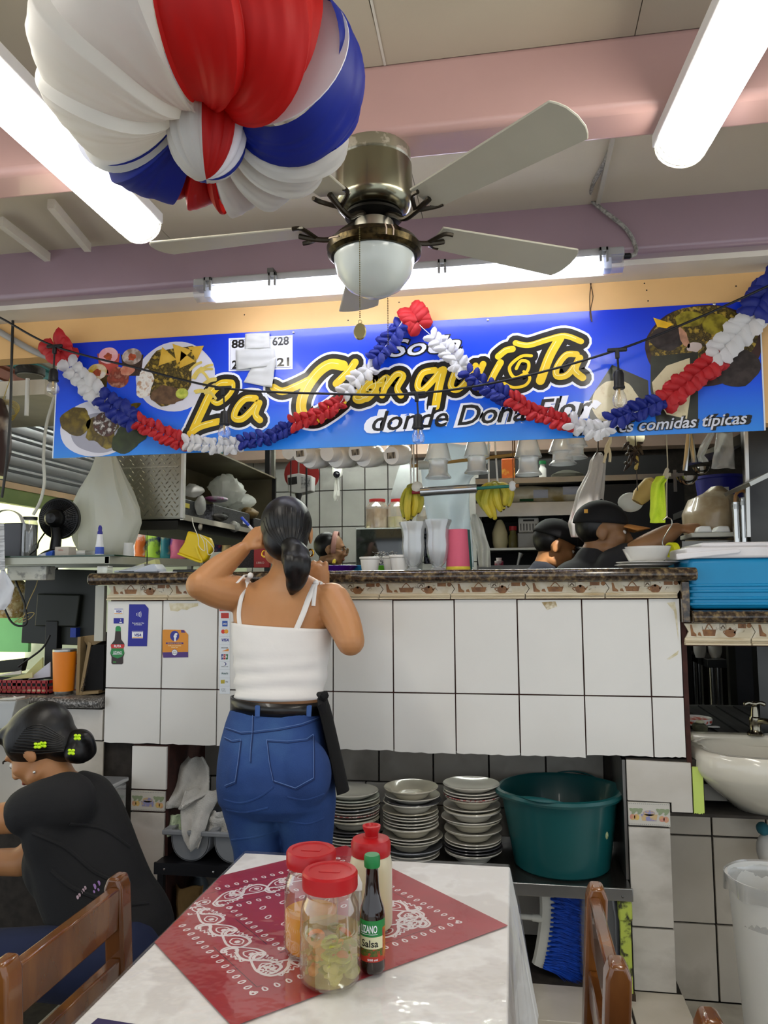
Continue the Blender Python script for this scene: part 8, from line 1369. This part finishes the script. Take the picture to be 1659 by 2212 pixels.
part('body', MB().lathe([(.026, 0), (.026, .006), (.02, .012), (.017, .02), (.018, .04), (.02, .05), (.019, .056), (.014, .06), (.012, .08), (.009, .092)], c, 26), TAP, t); part('spout', MB().tube(smooth_path([c+V(0, 0, .04), c+V(.02, -.03, .05), c+V(.04, -.06, .045), c+V(.045, -.07, .03)], 5), .010, 12), TAP, t)
for s in (-1, 1): part('handle', MB().tube(smooth_path([c+V(0, 0, .098), c+V(s*.018, -.004, .104), c+V(s*.034, -.006, .098)], 4), [.006]*5+[.007]*3+[.004], 10), TAP, t)
part('handle_cap', MB().ball(c+V(0, 0, .10), .010, 12, 8), TAP, t)
# black drainage mat with dish, sponge
zm_ = PY(1560, 1580, 2.9).z; one('sink_counter', MB().box((.53, 2.865, 0), (1.5, 3.6, zm_-.012)), M('3a3a38', .5), 'dark counter behind the hand basin under the drainage mat', 'counter')
t = thing('drain_mat', 'black rubber drainage mat behind the hand basin', 'mat', V(.9, 3.1, zm_-.011)); part('mat', MB().box((.54, 2.81, zm_-.011), (1.4, 3.5, zm_-.004)), M('0e0f0f', .5), t)
for i in range(12): part('mat_bar', MB().box((.55+i*.07, 2.82, zm_-.004), (.575+i*.07, 3.49, zm_+.002)), M('121314', .45), t)
c = V(PY(1502, 1545, 3.0).x, 3.02, zm_+.003); t = thing('enamel_dish', 'white dish with red flower rim on the drainage mat', 'dish', c); r = .062; part('bowl', MB().lathe([(0, 0), (r*.8, 0), (r*.95, .004), (r, .022), (r*.97, .024), (r*.8, .008), (0, .006)], c, 30), CER, t); part('flower_band', MB().lathe([(r*.965, .008), (r*1.004, .018)], c, 30), M('c4442c', .4, c2='e6e2da', sc=70, ramp=(.45, .55)), t)
one('sponge', MB().box((PY(1500, 1585, 2.86).x, 2.84, zm_+.002), (PY(1528, 1585, 2.86).x, 2.90, zm_+.03)), M('4a4a38', .9, var=.3, sc=40), 'dirty grey green scouring pad beside the drainage mat', 'sponge', bevel=.008); one('soap_bar', MB().ball(V(PY(1513, 1573, 2.87).x, 2.87, zm_+.036), (.016, .012, .006), 12, 8), M('c9c8a8', .5), 'sliver of pale soap on the scouring pad', 'soap'); one('white_scrap', MB().ball(V(PY(1542, 1572, 2.95).x, 2.95, zm_+.006), (.022, .012, .004), 12, 8), M('c4c4c0', .7), 'small white scrap on the drainage mat', 'scrap')
# steel table seen through the passage
zs2 = PY(1540, 1425, 4.1).z; t = thing('steel_table', 'stainless work table seen through the passage under the ledge', 'table', V(PY(1540, 1425, 4.1).x, 4.3, .14)); xa, xb = SHX1+.03, PY(1572, 1425, 4.1).x; part('top', MB().box((xa, 4.1, zs2-.04), (xb, 4.6, zs2)), M('6a6c6c', .3, .9), t, bevel=.002)
for x in (xa+.03, PY(1553, 1425, 4.1).x): part('leg', MB().cyl(V(x, 4.14, .0), V(x, 4.14, zs2-.04), .02, n=14), STEEL, t); part('leg', MB().cyl(V(x, 4.54, .0), V(x, 4.54, zs2-.04), .02, n=14), STEEL, t)
for i, (x, w) in enumerate(((1512, 12), (1545, 13))): cc = V(PY(x, 1415, 4.2).x, 4.2, zs2+.001); rr1 = w*4.2/F; one('cup', MB().lathe([(0, 0), (rr1*.7, 0), (rr1, .03), (rr1*1.05, .07), (rr1, .07), (rr1*.9, .03), (0, .008)], cc, 22), CER, ('white round cup on the steel work table', 'white straight mug on the steel work table')[i], 'cup')
one('stone_slab', MB().box((PY(1590, 1480, 3.8).x, 3.8, 0), (1.85, 3.84, 1.24)), M('6a6a72', .5, c2='4a4a4e', sc=2, ramp=(.3, .7)), 'grey stone slab at the side of the passage', 'slab'); one('passage_post', MB().box((PY(1577, 1480, 3.75).x, 3.75, 0), (PY(1592, 1480, 3.75).x, 3.79, 1.3)), M('4a4a44', .4, .7), 'grey steel post beside the stone panel', 'post')
# white waste bin with liner
bc2 = PZ(1665, 2300, 0); bc2 = V(.70, 2.38, 0); t = thing('waste_bin', 'tall white waste bin with plastic liner beside the tiled wall', 'waste bin', bc2); zt4 = PY(1620, 1915, 2.30).z; xl = PY(1568, 1915, 2.38).x; R = bc2.x-xl-.004
part('body', MB().lathe([(0, .002), (R*.68, 0), (R*.70, .006), (R*.96, zt4-.03), (R, zt4-.02), (R*1.02, zt4), (R*.97, zt4+.002), (R*.93, zt4-.03), (R*.66, .01), (0, .008)], bc2, 40), M('dcdcd8', .4, var=.02), t)
part('liner', MB().grid(lambda u, v: bc2+V((R*(1.035 if v < .6 else .93-.05*(v-.6))+.004*math.sin(u*44)*(1-v))*math.cos(6.2832*u), (R*(1.035 if v < .6 else .93)+.004*math.sin(u*44)*(1-v))*math.sin(6.2832*u), zt4+.006-(.045+.012*noise.noise(V(math.cos(u*6.28)*2, math.sin(u*6.28)*2, 1)))*(1-v/.6) if v < .6 else zt4+.006-.12*(v-.6)/.4), 60, 12), clear('e6e6e4', .4, .15), t, fix=True)
one('blue_rag', MB().ball(PY(1648, 1790, 2.72), (.02, .03, .02), 12, 8), M('2a6a78', .8), 'teal rag stuffed by the waste pipe', 'rag'); one('white_rag', MB().ball(PY(1655, 1835, 2.72), (.03, .03, .05), 14, 10), M('c9c6c0', .8, var=.08), 'grey white rag hanging below the waste pipe', 'rag')
